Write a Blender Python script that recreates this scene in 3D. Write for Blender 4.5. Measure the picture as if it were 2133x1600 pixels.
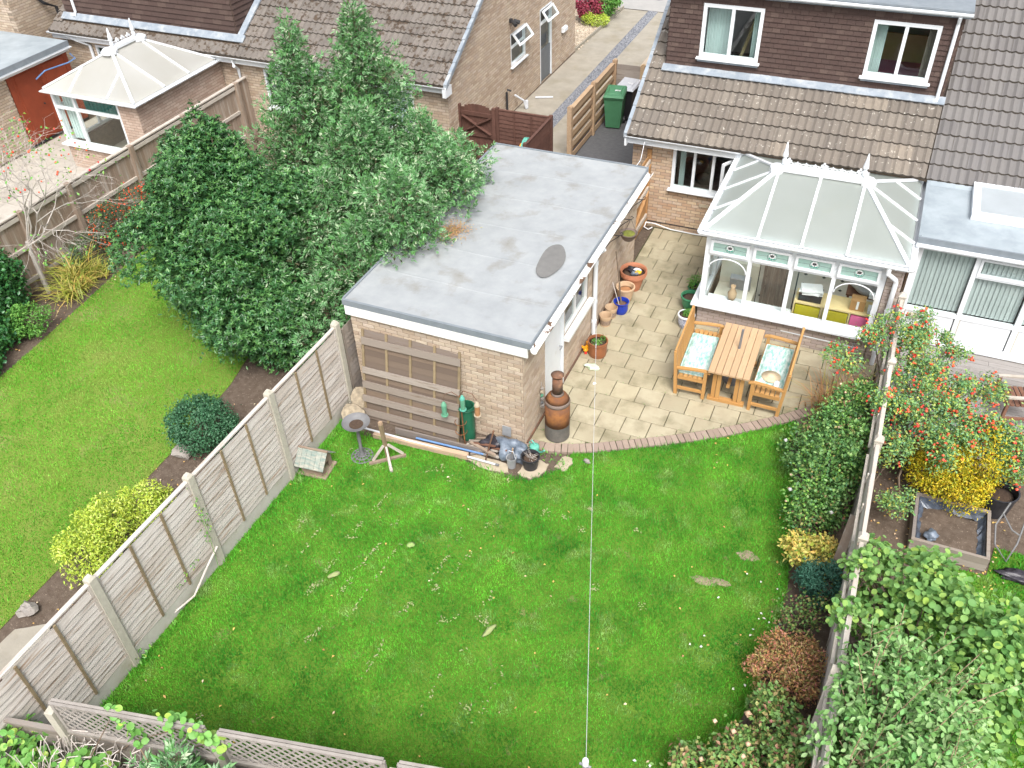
import bpy, bmesh, math, random
import numpy as np
from mathutils import Vector, Matrix
for o in list(bpy.data.objects): bpy.data.objects.remove(o)
scene = bpy.context.scene
COL = scene.collection
RAD = math.radians
random.seed(7); NR = np.random.default_rng(11)

# ---------------------------------------------------------------- camera
cam_data = bpy.data.cameras.new('camera'); cam = bpy.data.objects.new('camera', cam_data); COL.objects.link(cam)
HEAD, PITCH, ROLL = RAD(-24.746), RAD(40.304), RAD(-2.224)
fw = Vector((math.sin(HEAD)*math.cos(PITCH), math.cos(HEAD)*math.cos(PITCH), -math.sin(PITCH)))
rt = Vector((math.cos(HEAD), -math.sin(HEAD), 0)); up = rt.cross(fw)
rt2 = math.cos(ROLL)*rt + math.sin(ROLL)*up; up2 = -math.sin(ROLL)*rt + math.cos(ROLL)*up
cam.matrix_world = Matrix(((rt2.x, up2.x, -fw.x, 0), (rt2.y, up2.y, -fw.y, 0), (rt2.z, up2.z, -fw.z, 10.7), (0, 0, 0, 1)))
cam_data.sensor_fit = 'HORIZONTAL'; cam_data.sensor_width = 36; cam_data.lens = 36*1827.3/2133
cam_data.clip_start = 0.1; cam_data.clip_end = 500
scene.camera = cam

# ---------------------------------------------------------------- sky, sun, exposure
SUN_EL, SUN_AZ = RAD(56), RAD(150)          # azimuth measured clockwise from +Y
world = bpy.data.worlds.new('World'); scene.world = world; world.use_nodes = True
wn = world.node_tree.nodes; wl = world.node_tree.links; wn.clear()
sky = wn.new('ShaderNodeTexSky'); sky.sky_type = 'NISHITA'; sky.sun_disc = False
sky.sun_elevation = SUN_EL; sky.sun_rotation = SUN_AZ; sky.dust_density = 5.0; sky.air_density = 1.0; sky.ozone_density = 1.0
hs = wn.new('ShaderNodeHueSaturation'); hs.inputs['Saturation'].default_value = 0.40
bg = wn.new('ShaderNodeBackground'); bg.inputs['Strength'].default_value = 0.14
wo = wn.new('ShaderNodeOutputWorld')
wl.new(sky.outputs[0], hs.inputs['Color']); wl.new(hs.outputs[0], bg.inputs['Color']); wl.new(bg.outputs[0], wo.inputs['Surface'])
sd = bpy.data.lights.new('sun', 'SUN'); sd.energy = 1.5; sd.angle = RAD(22); sd.color = (1.0, 0.99, 0.975)
sun = bpy.data.objects.new('sun', sd); COL.objects.link(sun)
sdir = Vector((math.sin(SUN_AZ)*math.cos(SUN_EL), math.cos(SUN_AZ)*math.cos(SUN_EL), math.sin(SUN_EL)))
sun.rotation_euler = (-sdir).to_track_quat('-Z', 'Y').to_euler(); sun.location = (0, 0, 30)
scene.view_settings.view_transform = 'Standard'; scene.view_settings.look = 'None'
scene.view_settings.gamma = 1; scene.view_settings.use_curve_mapping = False
scene.view_settings.exposure = 0.98
scene.render.engine = 'CYCLES'
scene.cycles.max_bounces = 6; scene.cycles.transparent_max_bounces = 10; scene.cycles.diffuse_bounces = 3; scene.cycles.glossy_bounces = 3

# ---------------------------------------------------------------- materials
MATS = {}
def rgb(c): return (c[0], c[1], c[2], 1)
def pmat(name, c1, c2=None, scale=6.0, rough=0.75, rnd=0.15, bump=0.15, bscale=70.0, stretch=None, cols=None,
         c3=None, c3scale=1.2, c3lim=(0.5, 0.7), metallic=0.0, spec=0.35, trans=0.0, detail=5.0, coat=0.0, hue=0.0, tcol=None):
    """procedural surface: two tones mixed by noise, a third as stains, tone differing from piece to piece"""
    m = bpy.data.materials.new(name); m.use_nodes = True
    n = m.node_tree.nodes; l = m.node_tree.links; b = n['Principled BSDF']
    geo = n.new('ShaderNodeNewGeometry'); pos = geo.outputs['Position']
    if stretch:
        mp = n.new('ShaderNodeMapping'); mp.inputs['Scale'].default_value = stretch
        l.new(pos, mp.inputs['Vector']); vec = mp.outputs[0]
    else: vec = pos
    def noise(sc, v=vec, det=detail):
        t = n.new('ShaderNodeTexNoise'); t.inputs['Scale'].default_value = sc; t.inputs['Detail'].default_value = det
        t.inputs['Roughness'].default_value = 0.62; l.new(v, t.inputs['Vector']); return t.outputs['Fac']
    def mix(fac, a, bb, mode='MIX'):
        x = n.new('ShaderNodeMix'); x.data_type = 'RGBA'; x.blend_type = mode
        for s, val in ((0, fac), (6, a), (7, bb)):
            if hasattr(val, 'links'): l.new(val, x.inputs[s])
            else: x.inputs[s].default_value = val if s == 0 else rgb(val)
        return x.outputs[2]
    def maprange(v, a, bb, c, d):
        x = n.new('ShaderNodeMapRange'); l.new(v, x.inputs[0])
        for i, q in enumerate((a, bb, c, d)): x.inputs[i+1].default_value = q
        return x.outputs[0]
    at = n.new('ShaderNodeAttribute'); at.attribute_name = 'rnd'
    oi = n.new('ShaderNodeObjectInfo')
    ad = n.new('ShaderNodeMath'); ad.operation = 'ADD'; l.new(at.outputs['Fac'], ad.inputs[0]); l.new(oi.outputs['Random'], ad.inputs[1])
    fr = n.new('ShaderNodeMath'); fr.operation = 'FRACT'; l.new(ad.outputs[0], fr.inputs[0]); R = fr.outputs[0]
    if cols:
        cr = n.new('ShaderNodeValToRGB'); cr.color_ramp.interpolation = 'LINEAR'; e = cr.color_ramp.elements
        for i, c in enumerate(cols):
            p = i/(len(cols)-1)
            if i == 0: el = e[0]; el.position = 0
            elif i == len(cols)-1: el = e[len(e)-1]; el.position = 1
            else: el = e.new(p)
            el.color = rgb(c)
        l.new(R, cr.inputs[0]); base = cr.outputs[0]
        if c2 is not None: base = mix(maprange(noise(scale), 0.35, 0.65, 0, 0.6), base, c2)
    else:
        base = mix(maprange(noise(scale), 0.32, 0.68, 0, 1), c1, c2 if c2 is not None else c1)
    if c3 is not None:
        base = mix(maprange(noise(c3scale, det=7), c3lim[0], c3lim[1], 0, 1), base, c3)
    if rnd:
        v = maprange(R, 0, 1, 1-rnd, 1+rnd)
        hv = n.new('ShaderNodeHueSaturation'); l.new(v, hv.inputs['Value']); l.new(base, hv.inputs['Color'])
        if hue: l.new(maprange(R, 0, 1, 0.5-hue, 0.5+hue), hv.inputs['Hue'])
        base = hv.outputs[0]
    l.new(base, b.inputs['Base Color'])
    b.inputs['Roughness'].default_value = rough; b.inputs['Metallic'].default_value = metallic
    b.inputs['Specular IOR Level'].default_value = spec
    if coat: b.inputs['Coat Weight'].default_value = coat
    if bump:
        bp = n.new('ShaderNodeBump'); bp.inputs['Strength'].default_value = bump; bp.inputs['Distance'].default_value = 0.01
        l.new(noise(bscale), bp.inputs['Height']); l.new(bp.outputs[0], b.inputs['Normal'])
    if trans:
        tr = n.new('ShaderNodeBsdfTranslucent')
        if tcol: tr.inputs[0].default_value = rgb(tcol)
        else: l.new(base, tr.inputs[0])
        mx = n.new('ShaderNodeMixShader'); mx.inputs[0].default_value = trans
        l.new(b.outputs[0], mx.inputs[1]); l.new(tr.outputs[0], mx.inputs[2]); l.new(mx.outputs[0], n['Material Output'].inputs[0])
    MATS[name] = m
    return m
def glass_mat(name, tint=(0.75, 0.82, 0.8), rough=0.02):
    m = bpy.data.materials.new(name); m.use_nodes = True; n = m.node_tree.nodes; l = m.node_tree.links
    n.remove(n['Principled BSDF'])
    t = n.new('ShaderNodeBsdfTransparent'); t.inputs[0].default_value = rgb(tint)
    g = n.new('ShaderNodeBsdfGlossy'); g.inputs['Roughness'].default_value = rough; g.inputs[0].default_value = (0.95, 0.97, 1, 1)
    f = n.new('ShaderNodeFresnel'); ge = n.new('ShaderNodeNewGeometry'); mr = n.new('ShaderNodeMapRange')   # thin pane: the same reflection from both sides
    mr.inputs[3].default_value = 1.55; mr.inputs[4].default_value = 1/1.55; l.new(ge.outputs['Backfacing'], mr.inputs[0]); l.new(mr.outputs[0], f.inputs[0])
    mx = n.new('ShaderNodeMixShader'); l.new(f.outputs[0], mx.inputs[0]); l.new(t.outputs[0], mx.inputs[1]); l.new(g.outputs[0], mx.inputs[2])
    l.new(mx.outputs[0], n['Material Output'].inputs[0]); MATS[name] = m; return m

W = (0.74, 0.765, 0.785)
pmat('white_plastic', W, (0.68, 0.705, 0.725), rough=0.35, rnd=0.02, bump=0.0, scale=2, c3=(0.52, 0.50, 0.43), c3scale=3.2, c3lim=(0.58, 0.82))
pmat('white_paint', (0.78, 0.78, 0.76), (0.72, 0.72, 0.69), rough=0.5, rnd=0.03, bump=0.1, scale=3)
pmat('peeling_paint', (0.78, 0.78, 0.76), (0.72, 0.71, 0.68), rough=0.6, rnd=0.02, scale=5, c3=(0.13, 0.075, 0.045), c3scale=4.0, c3lim=(0.575, 0.60), detail=7)
pmat('lead', (0.20, 0.235, 0.275), (0.29, 0.325, 0.36), scale=5, rough=0.55, rnd=0.08, c3=(0.40, 0.42, 0.43), c3scale=4)
pmat('brick_buff', None, (0.42, 0.325, 0.235), cols=[(0.37, 0.275, 0.20), (0.48, 0.385, 0.285), (0.42, 0.345, 0.28), (0.56, 0.47, 0.36), (0.35, 0.26, 0.19), (0.51, 0.425, 0.35), (0.46, 0.355, 0.255)], scale=25, rough=0.9, rnd=0.06, bump=0.35, bscale=120)
pmat('brick_house', None, (0.46, 0.31, 0.19), cols=[(0.45, 0.32, 0.22), (0.53, 0.415, 0.31), (0.40, 0.27, 0.19), (0.50, 0.41, 0.335), (0.56, 0.45, 0.315), (0.37, 0.235, 0.16)], scale=25, rough=0.9, rnd=0.06, bump=0.35, bscale=120)
pmat('brick_grey', None, (0.36, 0.29, 0.25), cols=[(0.38, 0.31, 0.28), (0.44, 0.37, 0.33), (0.33, 0.27, 0.25), (0.46, 0.40, 0.33), (0.37, 0.29, 0.26)], scale=25, rough=0.9, rnd=0.06, bump=0.35, bscale=120)
pmat('brick_brown', None, (0.42, 0.31, 0.24), cols=[(0.45, 0.33, 0.26), (0.55, 0.44, 0.36), (0.38, 0.27, 0.21), (0.52, 0.41, 0.34)], scale=25, rough=0.9, rnd=0.06, bump=0.35, bscale=120)
pmat('brick_edging', None, (0.27, 0.205, 0.16), cols=[(0.29, 0.22, 0.175), (0.34, 0.265, 0.215), (0.25, 0.19, 0.16)], scale=20, rough=0.9, rnd=0.08, bump=0.3)
pmat('mortar', (0.27, 0.215, 0.16), (0.20, 0.16, 0.12), scale=12, rough=0.95, rnd=0, bump=0.2, c3=(0.22, 0.19, 0.14), c3scale=0.8, c3lim=(0.55, 0.8))
pmat('tile_buff', None, (0.155, 0.132, 0.108), cols=[(0.165, 0.143, 0.122), (0.20, 0.172, 0.143), (0.15, 0.132, 0.114), (0.185, 0.162, 0.136), (0.225, 0.19, 0.15)], scale=18, rough=0.92, rnd=0.12, bump=0.4, bscale=90, c3=(0.44, 0.41, 0.36), c3scale=13, c3lim=(0.61, 0.68))
pmat('edge_shade_dirt', (0.045, 0.038, 0.03), (0.075, 0.062, 0.05), scale=20, rough=1, rnd=0.1, bump=0.3)  # gap shade between tile courses painted onto the lower edge, along with dirt
pmat('tile_grey', None, (0.15, 0.14, 0.13), cols=[(0.145, 0.136, 0.134), (0.165, 0.156, 0.15), (0.133, 0.127, 0.127)], scale=14, rough=0.9, rnd=0.10, bump=0.3, bscale=90)
pmat('tile_mossy', None, (0.13, 0.11, 0.095), cols=[(0.165, 0.147, 0.13), (0.195, 0.172, 0.15), (0.145, 0.132, 0.118)], scale=14, rough=0.95, rnd=0.12, bump=0.5, bscale=60, c3=(0.07, 0.05, 0.035), c3scale=6, c3lim=(0.53, 0.6))
pmat('tile_brown', None, (0.075, 0.048, 0.041), cols=[(0.075, 0.048, 0.041), (0.085, 0.054, 0.046), (0.07, 0.046, 0.04), (0.08, 0.053, 0.045), (0.105, 0.073, 0.06)], scale=30, rough=0.9, rnd=0.07, bump=0.3, c3=(0.29, 0.21, 0.17), c3scale=7, c3lim=(0.72, 0.8))
pmat('felt_roof', (0.27, 0.285, 0.292), (0.335, 0.35, 0.355), scale=2.2, rough=0.85, rnd=0, bump=0.25, bscale=150, c3=(0.20, 0.185, 0.155), c3scale=1.7, c3lim=(0.54, 0.80), detail=8)
pmat('felt_edge', (0.17, 0.195, 0.215), (0.215, 0.24, 0.26), scale=5, rough=0.8, rnd=0, bump=0.2)
pmat('felt_patch', (0.15, 0.147, 0.14), (0.18, 0.176, 0.168), scale=7, rough=0.95, rnd=0, bump=0.5, bscale=200)
pmat('grp_roof', (0.25, 0.29, 0.315), (0.35, 0.395, 0.42), scale=1.8, rough=0.45, rnd=0, bump=0.05, c3=(0.20, 0.235, 0.26), c3scale=1.2, c3lim=(0.52, 0.80))
pmat('polycarb', (0.36, 0.395, 0.37), (0.41, 0.445, 0.425), scale=1.2, rough=0.22, rnd=0.04, bump=0, trans=0.55, tcol=(0.88, 0.93, 0.9), c3=(0.40, 0.42, 0.36), c3scale=2.5, c3lim=(0.6, 0.85), spec=0.4)
pmat('polycarb_cream', (0.46, 0.45, 0.405), (0.52, 0.515, 0.485), scale=0.8, rough=0.3, rnd=0.08, bump=0, trans=0.36, tcol=(0.7, 0.69, 0.62))
pmat('skylight_pane', (0.46, 0.50, 0.52), (0.52, 0.56, 0.58), scale=1.5, rough=0.3, rnd=0, bump=0, trans=0.3)
glass_mat('glass'); glass_mat('glass_clear', (0.9, 0.94, 0.92))
pmat('frosted', (0.42, 0.62, 0.55), (0.48, 0.66, 0.6), rough=0.3, rnd=0.03, bump=0.2, bscale=180, trans=0.5)
pmat('rose_white', (0.82, 0.8, 0.8), rnd=0, bump=0); pmat('rose_green', (0.02, 0.28, 0.2), rnd=0, bump=0); pmat('lead_line', (0.14, 0.17, 0.17), rnd=0, bump=0)
pmat('slab', None, (0.31, 0.26, 0.175), cols=[(0.36, 0.32, 0.215), (0.43, 0.385, 0.27), (0.32, 0.285, 0.195), (0.40, 0.355, 0.24)], scale=3.0, rough=0.85, rnd=0.09, bump=0.5, bscale=22, c3=(0.19, 0.168, 0.10), c3scale=1.8, c3lim=(0.49, 0.72), detail=9)
pmat('joint', (0.075, 0.062, 0.038), (0.055, 0.07, 0.022), scale=3, rough=1, rnd=0, bump=0.5)
pmat('soil', (0.085, 0.06, 0.043), (0.135, 0.103, 0.078), scale=9, rough=1, rnd=0, bump=1.0, bscale=45, c3=(0.24, 0.19, 0.145), c3scale=26, c3lim=(0.60, 0.68), detail=9)
pmat('soil_pale', (0.24, 0.19, 0.125), (0.30, 0.24, 0.165), scale=12, rough=1, rnd=0, bump=0.8, bscale=50)
pmat('lawn_base', (0.07, 0.155, 0.012), (0.12, 0.22, 0.022), scale=1.3, rough=1, rnd=0, bump=0.8, bscale=40, c3=(0.22, 0.19, 0.09), c3scale=2.1, c3lim=(0.62, 0.74), detail=8)
pmat('lawn_base_light', (0.12, 0.20, 0.02), (0.17, 0.22, 0.04), scale=1.1, rough=1, rnd=0, bump=0.8, bscale=40, c3=(0.25, 0.22, 0.09), c3scale=1.0, c3lim=(0.55, 0.8), detail=8)
pmat('concrete', (0.27, 0.245, 0.20), (0.335, 0.305, 0.25), scale=2.5, rough=0.95, rnd=0.03, bump=0.3, bscale=60, c3=(0.22, 0.19, 0.13), c3scale=1.0, c3lim=(0.5, 0.75), detail=8)
pmat('asphalt', (0.085, 0.085, 0.09), (0.11, 0.11, 0.112), scale=10, rough=0.95, rnd=0, bump=0.6, bscale=150)
pmat('road', (0.19, 0.19, 0.19), (0.235, 0.23, 0.225), scale=2, rough=0.95, rnd=0, bump=0.3, bscale=100)
pmat('pavement', (0.29, 0.285, 0.27), (0.34, 0.325, 0.305), scale=2, rough=0.95, rnd=0.05, bump=0.3)
pmat('gravel_dark', None, (0.18, 0.19, 0.21), cols=[(0.10, 0.11, 0.13), (0.2, 0.21, 0.24), (0.32, 0.32, 0.33), (0.15, 0.16, 0.18)], scale=40, rnd=0.1, bump=0.3)
pmat('gravel_pale', None, (0.42, 0.35, 0.26), cols=[(0.36, 0.29, 0.21), (0.5, 0.42, 0.32), (0.6, 0.52, 0.42), (0.3, 0.23, 0.17)], scale=40, rnd=0.1, bump=0.3)
pmat('paving_pale', None, (0.34, 0.31, 0.265), cols=[(0.38, 0.345, 0.295), (0.44, 0.405, 0.35), (0.40, 0.37, 0.325)], scale=4, rnd=0.05, bump=0.3)
ZS = (14, 1.2, 14)
pmat('fence_grey', None, (0.37, 0.315, 0.27), cols=[(0.51, 0.47, 0.42), (0.62, 0.585, 0.54), (0.56, 0.52, 0.475), (0.46, 0.415, 0.365)], stretch=(20, 1.3, 22), scale=2.5, rough=0.95, rnd=0.06, bump=0.35, bscale=6, c3=(0.27, 0.19, 0.13), c3scale=0.9, c3lim=(0.55, 0.68))
pmat('hurdle_back', None, (0.15, 0.11, 0.08), cols=[(0.135, 0.10, 0.078), (0.20, 0.145, 0.105), (0.12, 0.095, 0.078), (0.27, 0.185, 0.12), (0.17, 0.14, 0.12)], stretch=(1.2, 12, 16), scale=3, rough=0.95, rnd=0.1, bump=0.3, bscale=7)
pmat('lattice_grey', (0.33, 0.30, 0.27), (0.25, 0.225, 0.20), scale=6, rough=0.95, rnd=0.12, bump=0.2)
pmat('batten', (0.20, 0.15, 0.085), (0.26, 0.20, 0.12), scale=9, rough=0.95, rnd=0.12)
pmat('fence_concrete', (0.42, 0.39, 0.32), (0.50, 0.47, 0.39), scale=14, rough=0.95, rnd=0.05, bump=0.4, bscale=90)
pmat('gravel_board', (0.44, 0.415, 0.365), (0.52, 0.495, 0.445), scale=5, rough=0.95, rnd=0.05, bump=0.3, c3=(0.34, 0.31, 0.23), c3scale=2.5, c3lim=(0.52, 0.75))
pmat('board_brown_grey', None, (0.25, 0.18, 0.13), cols=[(0.28, 0.21, 0.155), (0.34, 0.275, 0.22), (0.24, 0.175, 0.125), (0.37, 0.31, 0.26)], stretch=(9, 9, 1.0), scale=3, rough=0.95, rnd=0.08, bump=0.3, bscale=8, c3=(0.42, 0.38, 0.33), c3scale=1.5, c3lim=(0.52, 0.72))
pmat('rail_grey', (0.42, 0.37, 0.31), (0.50, 0.455, 0.40), scale=5, rough=0.95, rnd=0.08, bump=0.3)
pmat('weathered_plank', None, (0.25, 0.205, 0.17), cols=[(0.20, 0.175, 0.16), (0.29, 0.25, 0.215), (0.235, 0.20, 0.165), (0.34, 0.30, 0.26), (0.165, 0.15, 0.145)], stretch=(1.2, 12, 16), scale=3, rough=0.95, rnd=0.08, bump=0.4, bscale=7, c3=(0.165, 0.12, 0.085), c3scale=1.5, c3lim=(0.58, 0.72))
pmat('plank_orange', None, (0.40, 0.27, 0.17), cols=[(0.44, 0.30, 0.19), (0.38, 0.27, 0.18), (0.48, 0.35, 0.24)], stretch=(1.2, 12, 16), scale=3, rough=0.95, rnd=0.08, bump=0.3, bscale=7, c3=(0.27, 0.22, 0.18), c3scale=1.5, c3lim=(0.5, 0.7))
pmat('pale_wood', None, (0.34, 0.22, 0.13), cols=[(0.42, 0.29, 0.18), (0.50, 0.37, 0.24), (0.36, 0.24, 0.15), (0.46, 0.33, 0.19)], stretch=(8, 1.0, 12), scale=3, rough=0.9, rnd=0.08, bump=0.2)
pmat('brown_stain', (0.095, 0.045, 0.034), (0.125, 0.062, 0.046), scale=8, rough=0.7, rnd=0.10, bump=0.25, c3=(0.24, 0.17, 0.13), c3scale=5, c3lim=(0.68, 0.78))
pmat('gate_wood', (0.33, 0.175, 0.07), (0.40, 0.23, 0.105), stretch=(8, 8, 1), scale=3, rough=0.85, rnd=0.12)
pmat('teak', None, (0.40, 0.21, 0.07), cols=[(0.45, 0.245, 0.085), (0.50, 0.285, 0.105), (0.41, 0.215, 0.07)], stretch=(14, 1.2, 14), scale=3, rough=0.55, rnd=0.06, bump=0.15, bscale=8)
pmat('table_wood', None, (0.41, 0.265, 0.15), cols=[(0.47, 0.315, 0.185), (0.54, 0.375, 0.225), (0.43, 0.285, 0.165)], stretch=(14, 1.2, 14), scale=3, rough=0.6, rnd=0.05, bump=0.15, bscale=8)
pmat('deck_wood', None, (0.24, 0.22, 0.205), cols=[(0.26, 0.24, 0.225), (0.32, 0.30, 0.285), (0.215, 0.20, 0.19)], stretch=(1.0, 16, 16), scale=3.5, rough=0.9, rnd=0.06, bump=0.4, bscale=7, c3=(0.19, 0.17, 0.155), c3scale=1.8, c3lim=(0.52, 0.72))
pmat('dark_wood', (0.16, 0.075, 0.05), (0.22, 0.11, 0.07), scale=8, rnd=0.1)
pmat('dark_metal', (0.03, 0.03, 0.032), rough=0.5, rnd=0, bump=0.1); pmat('black_plastic', (0.022, 0.022, 0.026), (0.035, 0.035, 0.04), rough=0.4, rnd=0.1, bump=0.1)
pmat('iron_grey', (0.13, 0.13, 0.135), (0.19, 0.19, 0.19), rough=0.6, rnd=0, bump=0.2)
pmat('bark', (0.12, 0.085, 0.06), (0.19, 0.145, 0.105), scale=12, rough=1, rnd=0.1, bump=0.6)
pmat('twig_pale', (0.52, 0.48, 0.44), (0.40, 0.35, 0.31), scale=7, rough=0.95, rnd=0.2)
pmat('rust', (0.235, 0.09, 0.027), (0.115, 0.058, 0.038), scale=4.5, rough=0.85, rnd=0, bump=0.5, bscale=110, c3=(0.33, 0.14, 0.04), c3scale=3, c3lim=(0.52, 0.72), detail=9)
pmat('burnt_metal', (0.10, 0.095, 0.085), (0.155, 0.14, 0.12), scale=8, rough=0.85, rnd=0, bump=0.5, bscale=130)
pmat('rust_dark', (0.19, 0.085, 0.045), (0.10, 0.075, 0.06), scale=7, rough=0.85, rnd=0, bump=0.4, bscale=110, c3=(0.30, 0.16, 0.09), c3scale=5, c3lim=(0.55, 0.7))
pmat('weld_grey', (0.15, 0.115, 0.095), (0.20, 0.15, 0.125), scale=9, rough=0.7, rnd=0, bump=0.4)
pmat('terracotta', (0.46, 0.19, 0.105), (0.38, 0.155, 0.085), scale=6, rough=0.8, rnd=0.05); pmat('terracotta_glazed', (0.30, 0.115, 0.05), (0.22, 0.085, 0.04), scale=5, rough=0.35, rnd=0)
pmat('pot_tan', (0.54, 0.39, 0.25), (0.47, 0.32, 0.2), scale=5, rough=0.6, rnd=0.05); pmat('pot_band', (0.14, 0.10, 0.09), (0.42, 0.31, 0.22), scale=45, rough=0.7, rnd=0, bump=0.2)
pmat('pot_blue', (0.012, 0.03, 0.28), (0.02, 0.05, 0.36), scale=4, rough=0.18, rnd=0, bump=0); pmat('pot_green', (0.04, 0.17, 0.085), (0.05, 0.2, 0.1), rough=0.25, rnd=0, bump=0)
pmat('pot_white_blue', (0.74, 0.76, 0.82), (0.13, 0.16, 0.33), scale=42, rough=0.3, rnd=0, bump=0, detail=2); pmat('pot_rim_white', (0.76, 0.78, 0.82), rnd=0, bump=0, rough=0.3)
pmat('compost', (0.055, 0.035, 0.025), (0.09, 0.06, 0.04), scale=20, rough=1, rnd=0, bump=1.0, bscale=60)
pmat('moss', (0.22, 0.24, 0.045), (0.12, 0.13, 0.03), scale=20, rough=1, rnd=0, bump=0.8)
pmat('bin_green', (0.06, 0.185, 0.09), (0.07, 0.21, 0.105), rough=0.45, rnd=0, bump=0.05); pmat('bin_black', (0.028, 0.026, 0.03), rough=0.45, rnd=0, bump=0.05); pmat('bin_lid_grey', (0.50, 0.51, 0.54), (0.44, 0.45, 0.48), rough=0.4, rnd=0, bump=0.05)
pmat('orange_plastic', (0.82, 0.30, 0.015), (0.85, 0.38, 0.02), rough=0.35, rnd=0, bump=0); pmat('red_plastic', (0.6, 0.03, 0.02), rnd=0, bump=0)
pmat('bag_blue', (0.085, 0.11, 0.145), (0.20, 0.235, 0.285), scale=14, rough=0.3, rnd=0, bump=0.4); pmat('bag_black', (0.018, 0.016, 0.02), (0.05, 0.045, 0.055), scale=14, rough=0.25, rnd=0, bump=0.4)
pmat('bag_white', (0.72, 0.75, 0.74), (0.45, 0.62, 0.3), scale=9, rough=0.4, rnd=0); pmat('liner', (0.045, 0.055, 0.075), (0.10, 0.12, 0.155), scale=9, rough=0.25, rnd=0, bump=0.3)
pmat('mint', (0.10, 0.36, 0.28), (0.13, 0.42, 0.33), rough=0.4, rnd=0, bump=0); pmat('butt_green', (0.015, 0.10, 0.055), (0.022, 0.13, 0.07), rough=0.4, rnd=0, bump=0)
pmat('feeder_green', (0.10, 0.28, 0.18), (0.14, 0.34, 0.22), rough=0.35, rnd=0, bump=0); pmat('copper_pot', (0.33, 0.16, 0.07), (0.4, 0.2, 0.1), rough=0.4, rnd=0)
pmat('blue_pole', (0.10, 0.20, 0.40), (0.14, 0.25, 0.46), rough=0.4, rnd=0, bump=0); pmat('white_pole', (0.56, 0.58, 0.61), rough=0.35, rnd=0, bump=0)
pmat('stone_disc', (0.42, 0.35, 0.25), (0.20, 0.165, 0.12), scale=12, rough=0.95, rnd=0.05, bump=0.9, bscale=25); pmat('rock', (0.32, 0.295, 0.265), (0.22, 0.195, 0.175), scale=6, rough=0.95, rnd=0.1, bump=0.6)
pmat('pale_stone', (0.44, 0.375, 0.28), (0.36, 0.30, 0.215), scale=5, rough=0.95, rnd=0.05, bump=0.5, bscale=30)
pmat('birdhouse_paint', (0.16, 0.235, 0.215), (0.40, 0.37, 0.31), stretch=(1.5, 8, 8), scale=4, rough=0.95, rnd=0.08, bump=0.3); pmat('birdhouse_wood', (0.30, 0.235, 0.18), (0.235, 0.165, 0.12), scale=6, rough=0.95, rnd=0.1)
pmat('cushion', (0.66, 0.73, 0.70), (0.20, 0.44, 0.38), stretch=(20, 7, 10), scale=1.2, rough=0.95, rnd=0.02, bump=0.15, bscale=20, detail=2); pmat('straw_hat', (0.60, 0.50, 0.34), (0.5, 0.4, 0.26), scale=20, rough=0.9, rnd=0)
pmat('cable_white', (0.72, 0.73, 0.74), rnd=0, bump=0); pmat('steel', (0.38, 0.39, 0.40), (0.3, 0.31, 0.32), rough=0.45, metallic=0.3, rnd=0, bump=0.1)
pmat('room_wall', (0.66, 0.65, 0.61), rnd=0.1, bump=0); pmat('room_dark', (0.14, 0.13, 0.12), rnd=0.1, bump=0); pmat('carpet', (0.20, 0.12, 0.12), (0.3, 0.26, 0.24), scale=8, rnd=0)
pmat('blind', (0.40, 0.455, 0.45), (0.46, 0.51, 0.51), rnd=0.05, bump=0.1, rough=0.8, stretch=(6, 6, 1)); pmat('curtain_teal', (0.02, 0.13, 0.12), (0.03, 0.18, 0.16), rnd=0.05, bump=0); pmat('curtain_brown', (0.19, 0.145, 0.12), (0.30, 0.25, 0.215), stretch=(10, 10, 1), scale=3, rnd=0.1)
pmat('curtain_pale', (0.55, 0.66, 0.65), (0.65, 0.74, 0.73), stretch=(10, 10, 1), scale=3, rnd=0.05, bump=0)
pmat('floor_cream', (0.58, 0.54, 0.46), (0.52, 0.48, 0.41), rnd=0.03, bump=0, rough=0.4); pmat('floor_black', (0.03, 0.03, 0.03), rnd=0, bump=0)
pmat('light_wood', (0.66, 0.52, 0.27), (0.6, 0.46, 0.23), rnd=0.05, bump=0); pmat('drawer_yellow', (0.44, 0.38, 0.02), (0.38, 0.32, 0.02), rnd=0.05, bump=0); pmat('cardboard', (0.44, 0.25, 0.10), (0.4, 0.22, 0.09), rnd=0, bump=0)
pmat('grey_fabric', (0.30, 0.30, 0.31), (0.36, 0.36, 0.37), rnd=0.05, bump=0.3); pmat('cream_fabric', (0.62, 0.58, 0.46), (0.68, 0.64, 0.54), rnd=0.05, bump=0.3); pmat('paper', (0.78, 0.78, 0.78), rnd=0.05, bump=0)
pmat('red_cladding', (0.29, 0.06, 0.025), (0.24, 0.05, 0.022), scale=4, rough=0.7, rnd=0.12, bump=0.2); pmat('yellow_tag', (0.7, 0.42, 0.03), rnd=0, bump=0); pmat('pink', (0.55, 0.12, 0.25), rnd=0.1, bump=0)
pmat('dish_grey', (0.16, 0.175, 0.19), rough=0.5, rnd=0, bump=0); pmat('line_wire', (0.45, 0.46, 0.46), rnd=0, bump=0, rough=0.4)
pmat('door_grey', (0.10, 0.115, 0.13), (0.12, 0.135, 0.15), rough=0.35, rnd=0, bump=0)
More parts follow.
